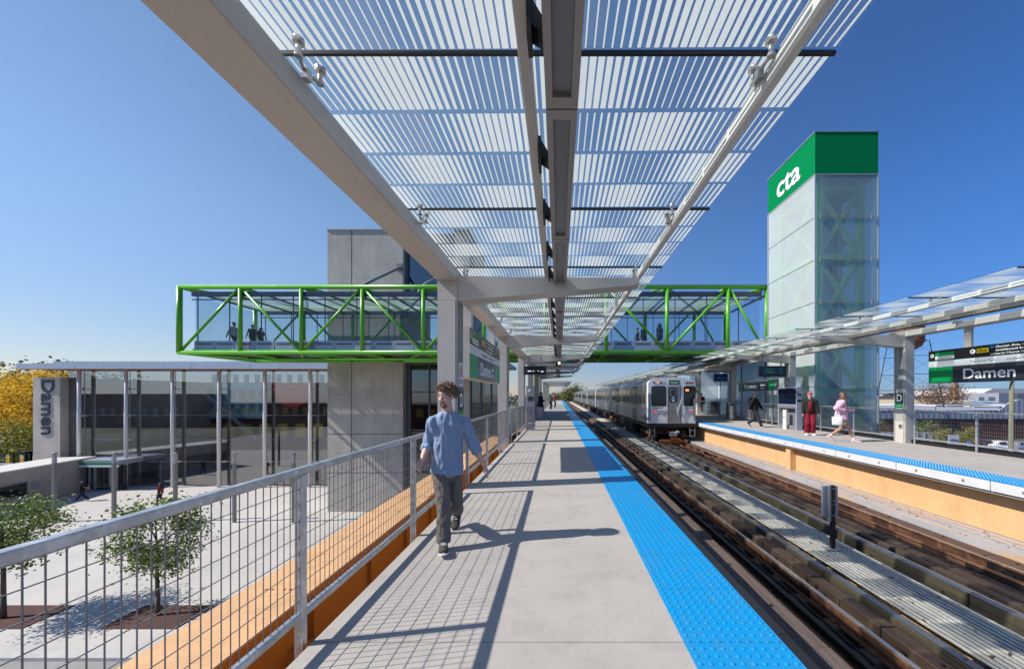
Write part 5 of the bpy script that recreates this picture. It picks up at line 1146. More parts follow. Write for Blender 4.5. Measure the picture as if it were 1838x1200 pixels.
def person(label, loc, h=1.75, heading=(0, -1), stride=.0, lead=1, hands=None, J=None, lean=.0, head_dir=None, skin=0, top=None, sleeve='long', hem=-.02, tbulk=.018, bottom=None, leg='long', pbulk=.02, flare=.0,
           shoe=None, hair=0, style='short', vox=.013, detail=False, group=None, back_lift=.10, bow=0.0, build=1.0):
    k = h / 1.75; F = Vector((heading[0], heading[1], 0)).normalized(); Rt = F.cross(UP).normalized() * -1.0
    Rt = F.cross(UP).normalized()                       # the person's right-hand side
    P0 = Vector(loc); t_ = thing('person', label, 'person', P0, group)
    def W(f, r, z): return P0 + F * f * k + Rt * r * k + UP * z * k
    if J is None:
        J = {}; dz = -.022 if stride else 0
        J['pelvis'] = W(0, 0, .93 + dz); J['chest'] = W(lean * .35, 0, 1.25 + dz); J['neck'] = W(lean * .55, 0, 1.46 + dz); J['head'] = W(lean * .8 + bow * .07 + .015, 0, 1.635 + dz - bow * .03)
        for s, nm in ((1, 'r'), (-1, 'l')):
            J['sh' + nm] = W(lean * .5, s * .185 * build, 1.41 + dz); J['hip' + nm] = W(0, s * .088 * build, .90 + dz)
            fw = (stride / 2 if (s == lead) else -stride / 2) if stride else 0
            if stride and s != lead: an = W(fw, s * .07, .09 + back_lift); toe = W(fw + .10, s * .08, .035); 
            else: an = W(fw, s * (.08 if stride else .10), .085); toe = W(fw + .16, s * (.09 if stride else .13), .03)
            kn, an = ik(J['hip' + nm], an, .43 * k, .42 * k, F); J['kn' + nm] = kn; J['an' + nm] = an; J['toe' + nm] = toe if not (stride and s != lead) else an + (toe - an).normalized() * .15 * k
            tgt = (hands or {}).get(nm)
            hd = W(*tgt) if tgt else W((-.22 if s == lead else .24) * (1 if stride else .1) + .03, s * .26, .84 + (0.04 if stride else 0))
            el, wr = ik(J['sh' + nm], hd, .29 * k, .25 * k, -F + Rt * s * .35); J['el' + nm] = el; J['wr' + nm] = wr
    HD = Vector(head_dir).normalized() if head_dir is not None else (F - UP * bow).normalized()
    HR = HD.cross(UP).normalized(); HU = HR.cross(HD).normalized()
    def body_core(b, inf=0, lo=0.0, neck=True):
        pv, ch, nk = J['pelvis'], J['chest'], J['neck']; ax = (nk - pv).normalized(); r2 = (J['shr'] - J['shl']).normalized(); f2 = ax.cross(r2).normalized() * 1
        hr = (J['hipr'] - J['hipl']).normalized(); q = build
        rings = []
        for tt, a, c, rr in ((-.14 + lo, .150, .108, hr), (0, .168, .118, hr), (.25, .150, .108, hr), (.55, .160, .118, r2), (.80, .178, .118, r2), (.93, .150, .092, r2)):
            cc = pv + (nk - pv) * tt; rings.append((cc, rr * (a * k * q + inf), ax.cross(rr).normalized() * (c * k * q + inf)))
        rings.append((pv + (nk - pv) * 1.0, r2 * (.075 * k + inf), f2 * (.065 * k + inf)))
        b.loft(rings, 18)
        for nm in 'rl': b.ell(J['sh' + nm] - UP * .02 * k, .054 * k + inf, .056 * k + inf, .058 * k + inf, 12, 8)
        
        for nm in 'rl': b.capsule(J['sh' + nm] - UP * .05 * k, .050 * k + inf * .9, J['chest'] + (J['sh' + nm] - J['neck']) * .35 + UP * .05 * k, .085 * k + inf, 12)
        for nm in 'rl': b.capsule(J['neck'] - UP * .035 * k, .046 * k + inf, J['sh' + nm] - UP * .012 * k, .044 * k + inf)
    # ---- skin body
    b = MB(); body_core(b)
    b.capsule(J['neck'] - UP * .04 * k, .058 * k, J['head'] - UP * .05 * k, .052 * k, 14)
    H = J['head']; hk = k * (1.0)
    def HP(f, r, u): return H + HD * f * hk + HR * r * hk + HU * u * hk
    rot = Matrix((HR, HD, HU)).transposed()
    b.ell(HP(-.012, 0, .022), .074 * hk, .094 * hk, .092 * hk, 20, 14, rot)
    b.ell(HP(.020, 0, -.045), .058 * hk, .068 * hk, .078 * hk, 18, 12, rot); b.ell(HP(.066, 0, -.098), .022 * hk, .02 * hk, .018 * hk, 10, 8, rot)
    b.capsule(HP(.080, 0, .012), .010 * hk, HP(.102, 0, -.032), .0145 * hk, 10); b.ell(HP(.094, .012, -.036), .009 * hk, .009 * hk, .008 * hk, 8, 6); b.ell(HP(.094, -.012, -.036), .009 * hk, .009 * hk, .008 * hk, 8, 6)
    b.capsule(HP(.076, .034, .030), .011 * hk, HP(.076, -.034, .030), .011 * hk, 8)
    for s in (1, -1): b.ell(HP(.064, s * .038, -.028), .020 * hk, .018 * hk, .022 * hk, 10, 8, rot); b.ell(HP(-.004, s * .076, -.012), .010 * hk, .018 * hk, .030 * hk, 10, 8, rot)
    b.capsule(HP(.083, .016, -.066), .0075 * hk, HP(.083, -.016, -.066), .0075 * hk, 8); b.capsule(HP(.081, .013, -.078), .008 * hk, HP(.081, -.013, -.078), .008 * hk, 8)
    for nm, s in (('r', 1), ('l', -1)):
        b.capsule(J['sh' + nm], .050 * k, J['el' + nm], .040 * k, 12); b.capsule(J['el' + nm], .040 * k, J['el' + nm] + (J['wr' + nm] - J['el' + nm]) * .35, .041 * k, 12); b.capsule(J['el' + nm] + (J['wr' + nm] - J['el' + nm]) * .35, .041 * k, J['wr' + nm], .026 * k, 12)
        # hand
        d = (J['wr' + nm] - J['el' + nm]).normalized(); side = d.cross(F)
        if side.length < .2: side = d.cross(UP)
        # palm faces the thigh: thumb points forward
        th = (F - d * F.dot(d)).normalized(); pn = d.cross(th).normalized() * s; w0 = J['wr' + nm]
        b.capsule(w0, .024 * k, w0 + d * .05 * k, .022 * k, 10)
        for q in (-.026, -.009, .009, .026): b.capsule(w0 + d * .03 * k + th * q * .8 * k, .0145 * k, w0 + d * .088 * k + th * q * k, .0125 * k, 8)
        cu = (J.get('curl' + nm, .35)); 
        for q, L in ((.029, .070), (.010, .080), (-.010, .075), (-.028, .058)):
            p1 = w0 + d * .088 * k + th * q * k; d1 = (d * math.cos(cu * .5) - pn * math.sin(cu * .5) + th * q * 2).normalized(); p2 = p1 + d1 * L * .42 * k
            d2 = (d * math.cos(cu * 1.4) - pn * math.sin(cu * 1.4)).normalized(); p3 = p2 + d2 * L * .33 * k; d3 = (d * math.cos(cu * 2.1) - pn * math.sin(cu * 2.1)).normalized(); p4 = p3 + d3 * L * .25 * k
            b.capsule(p1, .0092 * k, p2, .0085 * k, 8); b.capsule(p2, .0085 * k, p3, .0078 * k, 8); b.capsule(p3, .0078 * k, p4, .0066 * k, 8)
        tb = w0 + d * .028 * k + th * .026 * k; t1 = tb + (d * .6 + th * .75 - pn * .2).normalized() * .038 * k; b.capsule(tb, .013 * k, t1, .0105 * k, 8); b.capsule(t1, .0105 * k, t1 + (d * .95 + th * .25 - pn * .2).normalized() * .034 * k, .0085 * k, 8)
        # leg
        b.capsule(J['hip' + nm], .082 * k * build, J['kn' + nm], .054 * k, 14); m_ = J['kn' + nm] + (J['an' + nm] - J['kn' + nm]) * .3
        bk = (F * -1) * .012 * k
        b.capsule(J['kn' + nm], .052 * k, m_ + bk, .056 * k, 12); b.capsule(m_ + bk, .056 * k, J['an' + nm], .034 * k, 12)
        b.capsule(J['an' + nm] - UP * .02 * k, .034 * k, J['toe' + nm], .026 * k, 10)
    remeshed(b, 'body', SK[skin], t_, vox, 5 if detail else 3)
    # ---- shoes
    for nm in 'rl':
        b = MB(); an, toe = J['an' + nm], J['toe' + nm]; fd = (toe - an); fd.z = fd.z + .05 * k; fd.normalize(); rr = fd.cross(UP).normalized(); uu = rr.cross(fd).normalized()
        heel = an - UP * 0 + (-uu) * .045 * k - fd * .055 * k
        so = []
        for q, wv, hv in ((-.005, .022, .030), (.02, .036, .050), (.09, .040, .058), (.16, .042, .046), (.22, .046, .034), (.262, .038, .026), (.282, .020, .016)):
            so.append((heel + fd * q * k + uu * (hv * .5 - .012) * k, rr * (wv + .006) * k, uu * (hv * .5 + .012) * k))
        b.loft(so, 14); b.capsule(an - uu * .02 * k - fd * .005 * k, .044 * k, an + uu * .025 * k - fd * .01 * k, .040 * k, 12)
        sh = remeshed(b, 'shoe', shoe or M['black'], t_, max(vox * .8, .006), 2)
        b = MB(); so = []
        for q, wv in ((-.008, .020), (.0, .036), (.06, .042), (.14, .040), (.21, .048), (.262, .042), (.288, .02)): so.append((heel + fd * q * k - uu * .018 * k, rr * (wv + .006) * k, uu * .013 * k))
        b.loft(so, 14); b.build('sole', M['white'], sh, True)
        if detail:
            b = MB()
            for q in (.10, .125, .15, .175): c = heel + fd * q * k + uu * (.068 - (q - .1) * .22) * k; b.capsule(c - rr * .024 * k, .0035, c + rr * .024 * k, .0035, 6)
            b.build('laces', M['white'], sh)
    # ---- trousers
    if bottom:
        b = MB(); pv = J['pelvis']; hr = (J['hipr'] - J['hipl']).normalized(); fx = UP.cross(hr).normalized(); q = build
        b.loft([(pv + UP * .06 * k, hr * (.145 * k * q + .004), fx * (.10 * k * q + .004)), (pv, hr * (.168 * k * q + .004), fx * (.112 * k * q + .004)), (pv - UP * .09 * k, hr * (.168 * k * q + .004), fx * (.108 * k * q + .004)), (pv - UP * .14 * k, hr * (.12 * k), fx * (.09 * k))], 18)
        for nm in 'rl':
            hp, kn, an = J['hip' + nm], J['kn' + nm], J['an' + nm]
            b.capsule(hp, .088 * k * build + pbulk * .6, kn, .058 * k + pbulk, 14)
            if leg == 'long':
                e = an + (kn - an) * .06
                b.capsule(kn, .060 * k + pbulk, kn + (e - kn) * .5, .056 * k + pbulk + flare * .5, 14)
                d = (e - kn).normalized(); a_ = d.cross(hr).normalized(); c_ = d.cross(a_)
                m_ = kn + (e - kn) * .45; rr0 = .056 * k + pbulk + flare * .5; rr1 = .050 * k + pbulk + flare
                b.loft([(m_, a_ * rr0, c_ * rr0), (e - d * .03, a_ * rr1, c_ * rr1), (e + d * .012, a_ * (rr1 * .93), c_ * (rr1 * .93))], 14)
        remeshed(b, 'trousers' if leg == 'long' else 'shorts', bottom, t_, vox, 2, (.0055 if detail else .006, 8.0, (1.6, 1.6, .8)))
    # ---- top
    if top:
        b = MB(); body_core(b, tbulk)
        pv, ax = J['pelvis'], (J['neck'] - J['pelvis']).normalized(); hr = (J['hipr'] - J['hipl']).normalized(); fx = UP.cross(hr).normalized()
        z0 = pv + UP * (hem) * k
        b.loft([(z0, hr * (.182 * k * build + tbulk), fx * (.145 * k * build + tbulk)), (pv + UP * .06 * k, hr * (.172 * k * build + tbulk), fx * (.125 * k * build + tbulk)), (pv + ax * .26 * k, hr * (.160 * k * build + tbulk), fx * (.118 * k * build + tbulk))], 18)
        for nm in 'rl':
            sh, el, wr = J['sh' + nm], J['el' + nm], J['wr' + nm]
            if sleeve == 'none': continue
            b.capsule(sh - UP * .012 * k, .050 * k + tbulk, el if sleeve != 'short' else sh + (el - sh) * .55, .046 * k + tbulk * 1.0, 14)
            if sleeve == 'long': b.capsule(el, .046 * k + tbulk, wr - (wr - el) * .12, .031 * k + tbulk, 12)
            if sleeve == 'half':
                e2 = el + (wr - el) * .22; b.capsule(el, .046 * k + tbulk, e2, .045 * k + tbulk * .9, 12); d = (wr - el).normalized(); a_ = d.cross(UP).normalized(); c_ = d.cross(a_); r_ = .047 * k + tbulk
                b.loft([(e2 - d * .02, a_ * r_, c_ * r_), (e2 + d * .025, a_ * r_ * .97, c_ * r_ * .97)], 12)
        remeshed(b, 'shirt' if tbulk < .03 else 'jacket', top, t_, vox, 3, (.010 if detail else .007, 6.5, (2.0, 2.0, .55)))
        if detail:
            b = MB(); c = J['neck'] + UP * .005 + F * .006; n_ = 28; ring = []
            for i in range(n_): a = 2 * math.pi * i / n_; ring.append(c + Rt * math.cos(a) * .082 + F * (math.sin(a) * .078) + UP * (-.028 * math.sin(a) - .004))
            for i in range(n_): b.capsule(ring[i], .0065, ring[(i + 1) % n_], .0065, 6)
            remeshed(b, 'collar', top, t_, .006, 2)
    # ---- eyes, brows
    b = MB()
    for s in (1, -1): b.ell(HP(.0795, s * .032, .008), .013 * hk, .008 * hk, .0065 * hk, 10, 6, rot)
    b.build('eye', EYEW if detail else EYE, t_, True)
    if detail:
        b = MB()
        for s in (1, -1): b.ell(HP(.0865, s * .032, .008), .0052 * hk, .003 * hk, .0055 * hk, 8, 6, rot)
        b.build('iris', EYE, t_, True)
    b = MB()
    for s in (1, -1): b.capsule(HP(.088, s * .016, .034), .004 * hk, HP(.078, s * .048, .036), .0035 * hk, 6)
    b.build('eyebrow', HAIR[hair], t_, True)
    b = MB(); b.capsule(HP(.0885, .017, -.0715), .0028 * hk, HP(.0885, -.017, -.0715), .0028 * hk, 6); b.build('mouth', cloth('lips', (.25, .09, .07), .02, .5), t_, True)
    # ---- hair
    b = MB(); rnd = random.Random(len(label))
    if style in ('short', 'curly', 'long'):
        g_ = .008 if style == 'short' else .016
        b.ell(HP(-.026, 0, .040), (.076 + g_) * hk, (.088 + g_) * hk, (.084 + g_) * hk, 18, 12, rot)
    if style == 'curly':
        for i in range(380):
            a = rnd.uniform(0, 2 * math.pi); u = rnd.uniform(-.55, 1); 
            v = Vector((math.cos(a) * math.sqrt(max(0, 1 - u * u)), math.sin(a) * math.sqrt(max(0, 1 - u * u)), u))
            if v.y > .42 and v.z < .34: continue
            if v.y > .0 and v.z < .0: continue
            c = HP(-.022 + v.y * .100, v.x * .094, .036 + v.z * .098); q = Vector((rnd.gauss(0, 1), rnd.gauss(0, 1), rnd.gauss(0, 1))).normalized() * rnd.uniform(.012, .022)
            c2 = c + (HR * v.x + HD * v.y + HU * v.z) * rnd.uniform(.004, .022); q2 = q.cross(v).normalized() * rnd.uniform(.008, .02)
            b.capsule(c - q, rnd.uniform(.005, .009), c2 + q2, rnd.uniform(.004, .008), 5); b.capsule(c2 + q2, .006, c2 + q, .004, 5)
    if style == 'long':
        for i in range(26):
            a = R(rnd.uniform(48, 312)); v = Vector((math.sin(a), math.cos(a), 0)); c = HP(v.y * .080 - .01, v.x * .085, .06)
            e = c + HR * v.x * .085 + HD * (v.y * .07 + .03) - UP * rnd.uniform(.26, .42) * k; b.capsule(c, .022 * k, c + (e - c) * .5, .022 * k, 6); b.capsule(c + (e - c) * .5, .022 * k, e, .009 * k, 6)
    if style in ('cap', 'hat'):
        b.ell(HP(-.014, 0, .040), .086 * hk, .103 * hk, .080 * hk, 16, 10, rot)
        if style == 'cap': b.ell(HP(.075, 0, .045), .062 * hk, .062 * hk, .009 * hk, 14, 6, rot)
        else: b.ell(HP(-.01, 0, .048), .16 * hk, .17 * hk, .012 * hk, 18, 6, rot)
    if b.v:
        nm = 'hair' if style not in ('cap', 'hat') else 'hat'
        if style == 'curly': b.build(nm, HAIR[hair], t_, True)
        else: remeshed(b, nm, HAIR[hair] if isinstance(hair, int) else hair, t_, vox * .9, 2)
        if style in ('short', 'curly', 'long'): pass
    if detail == 2:
        b = MB()
        b.capsule(HP(.060, .022, -.104), .017, HP(.060, -.022, -.104), .017, 8); b.capsule(HP(.072, 0, -.100), .0185, HP(.070, 0, -.114), .016, 8)
        b.capsule(HP(.089, .020, -.056), .0045, HP(.0935, 0, -.052), .0055, 6); b.capsule(HP(.0935, 0, -.052), .0055, HP(.089, -.020, -.056), .0045, 6)
        for s in (1, -1): b.capsule(HP(.086, s * .023, -.062), .0045, HP(.074, s * .026, -.09), .009, 6)
        remeshed(b, 'beard', HAIR[0], t_, .005, 2, (.002, 60, (1, 1, 1)))
    return t_, J, F, Rt, HP
# the walking man
def q(px, py, Y): return Vector(((px - 1003) * Y / 650, Y, 1.6 - (py - 709) * Y / 650))
JM = {'pelvis': q(803, 838, 3.98), 'chest': q(804, 780, 3.97), 'neck': q(805, 740, 3.97), 'head': q(801, 710, 3.93),
      'shr': q(778, 755, 3.90), 'shl': q(834, 755, 4.03), 'elr': q(769, 797, 3.95), 'ell': q(851, 800, 4.08), 'wrr': q(757, 826, 3.78), 'wrl': q(868, 833, 4.10),
      'hipr': q(790, 846, 3.93), 'hipl': q(816, 846, 4.02), 'knr': q(797, 910, 3.80), 'knl': q(818, 905, 4.00), 'anr': q(796, 975, 3.74), 'anl': q(821, 915, 4.43), 'toer': q(796, 990, 3.57), 'toel': q(818, 936, 4.36), 'curlr': .5, 'curll': .35}
man, JJ, F_, R_, HP_ = person('man in light blue long-sleeved shirt and dark cargo trousers walking towards the camera', (-1.2, 3.85, 0), 1.75, (-.12, -1), J=JM, head_dir=(-.33, -1, -.17), skin=0,
       top=cloth('light_blue_knit', (0.235, 0.31, 0.43), .08), sleeve='half', hem=-.06, tbulk=.013, build=.89, bottom=cloth('dark_brown_cotton', (0.15, 0.132, 0.112), .2), pbulk=.014, flare=.008, shoe=cloth('olive_suede', (.07, .068, .05)), hair=0, style='curly', vox=.0065, detail=2)
tx = cloth('black_textile', (.012, .012, .014)); jeans = cloth('dark_denim', (.025, .032, .05))
def backpack(label, J, F, m, k=1.0):
    c = (J['chest'] + J['neck']) / 2 - F * .21 * k - UP * .06; t = thing('backpack', label, 'backpack', c); Rt = F.cross(UP).normalized(); b = MB()
    b.loft([(c - UP * .23, Rt * .12, F * .07), (c - UP * .2, Rt * .15, F * .09), (c + UP * .12, Rt * .14, F * .085), (c + UP * .2, Rt * .09, F * .05)], 12); remeshed(b, 'pack', m, t, .012, 3)
    b = MB(); b.loft([(c - UP * .16 - F * .08, Rt * .1, F * .035), (c - UP * .0 - F * .08, Rt * .1, F * .04), (c + UP * .02 - F * .08, Rt * .08, F * .02)], 10); b.build('pocket', m, t, True); return t
# far platform
p, J, F, Rt, _ = person('man in black jacket with a backpack walking right on the far platform', (9.85, 18.2, 0), 1.80, (.75, -.65), .62, 1, skin=2, top=tx, tbulk=.034, hem=-.04, bottom=cloth('charcoal_jeans', (.03, .03, .034)), pbulk=.02, shoe=M['black'], hair=1, style='short')
backpack('black backpack on the man in the black jacket', J, F, tx)
p, J, F, Rt, HPx = person('woman in pink beanie, dark jacket and wine red trousers on the far platform', (10.12, 14.6, 0), 1.72, (-.45, -.9), 0, 1, skin=0, hands={'r': (.10, .25, .86), 'l': (.08, -.27, .88)}, top=cloth('olive_black_jacket', (.022, .023, .018)), tbulk=.026, hem=.08, bottom=cloth('wine_red_cloth', (.20, .012, .028)), pbulk=.035, flare=.01, shoe=M['white'], hair=1, style='short', build=1.02)
b = MB(); rt2 = Matrix((Rt, F, UP)).transposed(); b.ell(HPx(-.012, 0, .050), .088, .102, .085, 16, 10, rt2); b.capsule(HPx(.075, .03, .05), .012, HPx(.075, -.03, .05), .012, 6); remeshed(b, 'beanie', cloth('pink_knit', (.45, .08, .15)), p, .009, 2)
b = MB()
for s in (1, -1): b.ell(HPx(.088, s * .030, .008), .022, .008, .014, 10, 6, rt2)
b.build('sunglasses', M['black'], p, True)
b = MB(); b.loft([(J['chest'] + F * .128 + UP * .14, Rt * .05, F * .03), (J['chest'] + F * .135, Rt * .07, F * .035), (J['pelvis'] + F * .13 + UP * .02, Rt * .10, F * .045)], 10); b.build('red_top', cloth('wine_red_cloth', (.2, .012, .028)), p, True)
p, J, F, Rt, HPx = person('woman in pink hoodie and shorts walking with a phone on the far platform', (9.80, 12.55, 0), 1.72, (.85, -.5), .66, 1, hands={'l': (.26, .02, 1.12), 'r': (.05, .20, 1.10)}, skin=1, top=cloth('pale_pink_fleece', (.68, .40, .52)), tbulk=.045, hem=-.13, bottom=None, shoe=cloth('pink_shoe', (.55, .33, .34)), hair=2, style='long', bow=.35, back_lift=.09)
b = MB()
for nm in 'rl': an, kn = J['an' + nm], J['kn' + nm]; d = (kn - an).normalized(); b.capsule(an - d * .01, .041, an + d * .06, .040, 10)
b.build('sock', M['white'], p, True)
ph = thing('phone', 'dark phone held by the woman in the pink hoodie', 'phone', J['wrl'] + F * .05 + UP * .06); b = MB(); c = J['wrl'] + F * .06 + UP * .05; b.add([c + Rt * x * .036 + (UP * .8 - F * .6).normalized() * z * .07 + (F * .8 + UP * .6).normalized() * y * .005 for x, y, z in ((-1, -1, -1), (1, -1, -1), (1, 1, -1), (-1, 1, -1), (-1, -1, 1), (1, -1, 1), (1, 1, 1), (-1, 1, 1))], [(3, 2, 1, 0), (4, 5, 6, 7), (0, 1, 5, 4), (1, 2, 6, 5), (2, 3, 7, 6), (3, 0, 4, 7)]); b.build('case', M['black'], ph)
tb = thing('tote_bag', 'white tote bag hanging from the arm of the woman in pink', 'bag', J['elr'] - UP * .45); c = J['elr'] + F * .02 - UP * .42 + Rt * .06
b = MB(); b.loft([(c - UP * .15, F * .13, Rt * .04), (c - UP * .13, F * .15, Rt * .055), (c + UP * .10, F * .155, Rt * .04), (c + UP * .13, F * .15, Rt * .02)], 14); b.build('bag', M['white'], tb, True)
b = MB(); b.path([c + UP * .12 - F * .08, J['elr'] + UP * .03 + Rt * .02, c + UP * .12 + F * .08], .012, 6); b.build('strap', M['white'], tb)
p, J, F, Rt, _ = person('person in black with a red backpack standing beyond the train front', (12.2, 31.0, 0), 1.76, (.2, 1), 0, 1, skin=2, top=tx, tbulk=.03, bottom=tx, shoe=M['black'], hair=1, style='short', vox=.018)
backpack('red backpack on the person beyond the train front', J, F, cloth('red_nylon', (.35, .02, .01)))
# near platform, waiting
person('man in dark blue jacket looking down at a phone on the near platform', (-1.40, 27.6, 0), 1.84, (1, -.1), 0, 1, hands={'r': (.25, .1, 1.15), 'l': (.25, -.1, 1.12)}, skin=1, top=cloth('navy_jacket', (.012, .03, .055)), tbulk=.04, bottom=tx, shoe=M['black'], hair=1, bow=.6, vox=.018)
p, J, F, Rt, _ = person('woman in pale top with a black bag standing on the near platform', (-.95, 41.0, 0), 1.70, (.8, -.5), 0, 1, skin=2, top=cloth('grey_top', (.25, .25, .27)), tbulk=.03, bottom=jeans, shoe=M['black'], hair=1, style='long', vox=.02)
backpack('black backpack on the woman in the pale top', J, F, tx)
person('man in red shirt and black trousers farthest along the near platform', (-.55, 46.5, 0), 1.85, (1, .2), 0, 1, skin=1, top=cloth('red_cotton', (.35, .02, .02)), tbulk=.03, bottom=tx, shoe=M['black'], hair=1, vox=.02)
# in the bridge
BF = 4.452
def bp(px, py_head, Y, **kw): z = 1.6 - (py_head - 709) * Y / 650; return person(loc=((px - 1003) * Y / 650, Y, BF), h=max(1.45, z - BF), vox=.018, **kw)
bp(420, 577, 23.3, label='man in pale grey shirt walking in the glazed bridge, leftmost', heading=(1, 0), stride=.6, skin=2, top=cloth('pale_grey_shirt', (.42, .43, .44)), bottom=jeans, hair=1, shoe=M['black'])
bp(453, 582, 23.3, label='woman in dark sleeveless top and hat walking in the glazed bridge', heading=(.9, -.4), stride=.5, skin=1, sleeve='none', top=cloth('dark_green_top', (.02, .03, .028)), bottom=tx, hair=1, style='hat', shoe=M['black'])
bp(468, 587, 23.4, label='short person in dark shirt following in the glazed bridge', heading=(1, -.2), stride=.4, skin=1, sleeve='short', top=cloth('navy_shirt', (.012, .015, .03)), bottom=cloth('olive_shorts', (.05, .05, .035)), hair=1, style='long', shoe=M['black'])
bp(1144, 587, 23.3, label='person in grey top in the right half of the glazed bridge', heading=(-1, 0), stride=.5, skin=1, top=cloth('mid_grey_top', (.2, .2, .21)), bottom=jeans, hair=1, shoe=M['black'])
bp(1154, 582, 23.9, label='person in dark clothes walking beside the grey-topped person in the bridge', heading=(1, 0), stride=.55, skin=2, top=tx, bottom=jeans, hair=1, shoe=M['black'])
bp(1184, 580, 23.3, label='woman in blue top with long dark hair next to a green upright in the bridge', heading=(-.5, 1), stride=0, skin=1, sleeve='short', top=cloth('blue_top', (.05, .09, .17)), bottom=cloth('grey_jeans', (.09, .1, .12)), hair=1, style='long', shoe=M['black'])
# on the plaza
def pp(px, py, ph_px, **kw): Y = 650 * 9.0 / (py - 709); return person(loc=((px - 1003) * Y / 650, Y, G), h=ph_px * Y / 650, vox=.018, **kw)
pp(148, 899, 36, label='person in black top with arms swinging, striding across the plaza', heading=(-.9, -.3), stride=.9, skin=1, sleeve='short', top=tx, bottom=cloth('navy_jeans', (.015, .02, .05)), hair=1, style='long', shoe=M['black'], hands={'r': (-.1, .3, 1.0), 'l': (-.55, -.1, 1.05)})
pp(288, 901, 35, label='person in maroon jacket standing beside the leafy top of the middle tree', heading=(.2, -1), stride=.4, skin=2, top=cloth('maroon_cloth', (.10, .02, .022)), tbulk=.04, bottom=jeans, hair=1, style='long', shoe=M['black'])
# ------------------------------------------------------------------ vegetation
def leaf_mat(name, c1, c2, c3=None, trans=.35):
    m = bpy.data.materials.new(name); m.use_nodes = True; nt = m.node_tree; nt.nodes.clear()
    o = N(nt, "ShaderNodeOutputMaterial"); geo = N(nt, "ShaderNodeNewGeometry")
    rp = N(nt, "ShaderNodeValToRGB"); rp.color_ramp.elements[0].color = (*c1, 1); rp.color_ramp.elements[1].color = (*c2, 1)
    if c3: e = rp.color_ramp.elements.new(.55); e.color = (*c3, 1)
    nt.links.new(geo.outputs["Random Per Island"], rp.inputs[0])
    d = N(nt, "ShaderNodeBsdfDiffuse"); tr = N(nt, "ShaderNodeBsdfTranslucent"); gl = N(nt, "ShaderNodeBsdfGlossy"); gl.inputs["Roughness"].default_value = .45
    nt.links.new(rp.outputs[0], d.inputs[0]); nt.links.new(rp.outputs[0], tr.inputs[0])
    a = N(nt, "ShaderNodeMixShader"); a.inputs[0].default_value = trans; nt.links.new(d.outputs[0], a.inputs[1]); nt.links.new(tr.outputs[0], a.inputs[2])
    c = N(nt, "ShaderNodeMixShader"); c.inputs[0].default_value = .05; nt.links.new(a.outputs[0], c.inputs[1]); nt.links.new(gl.outputs[0], c.inputs[2]); nt.links.new(c.outputs[0], o.inputs[0]); return m
LM = {'young': leaf_mat('small_green_leaf', (.07, .125, .02), (.32, .38, .10), (.16, .23, .045)), 'yellow': leaf_mat('golden_leaf', (.60, .33, .012), (.86, .60, .04), (.75, .46, .018), .4),
      'ygreen': leaf_mat('yellow_green_leaf', (.12, .15, .02), (.42, .34, .03), (.22, .22, .025)), 'dark': leaf_mat('dark_green_leaf', (.025, .045, .012), (.08, .11, .03), (.045, .07, .018)),
      'brown': leaf_mat('russet_leaf', (.16, .085, .045), (.30, .18, .10)), 'olive': leaf_mat('olive_leaf', (.05, .07, .018), (.20, .19, .05), (.10, .12, .03))}
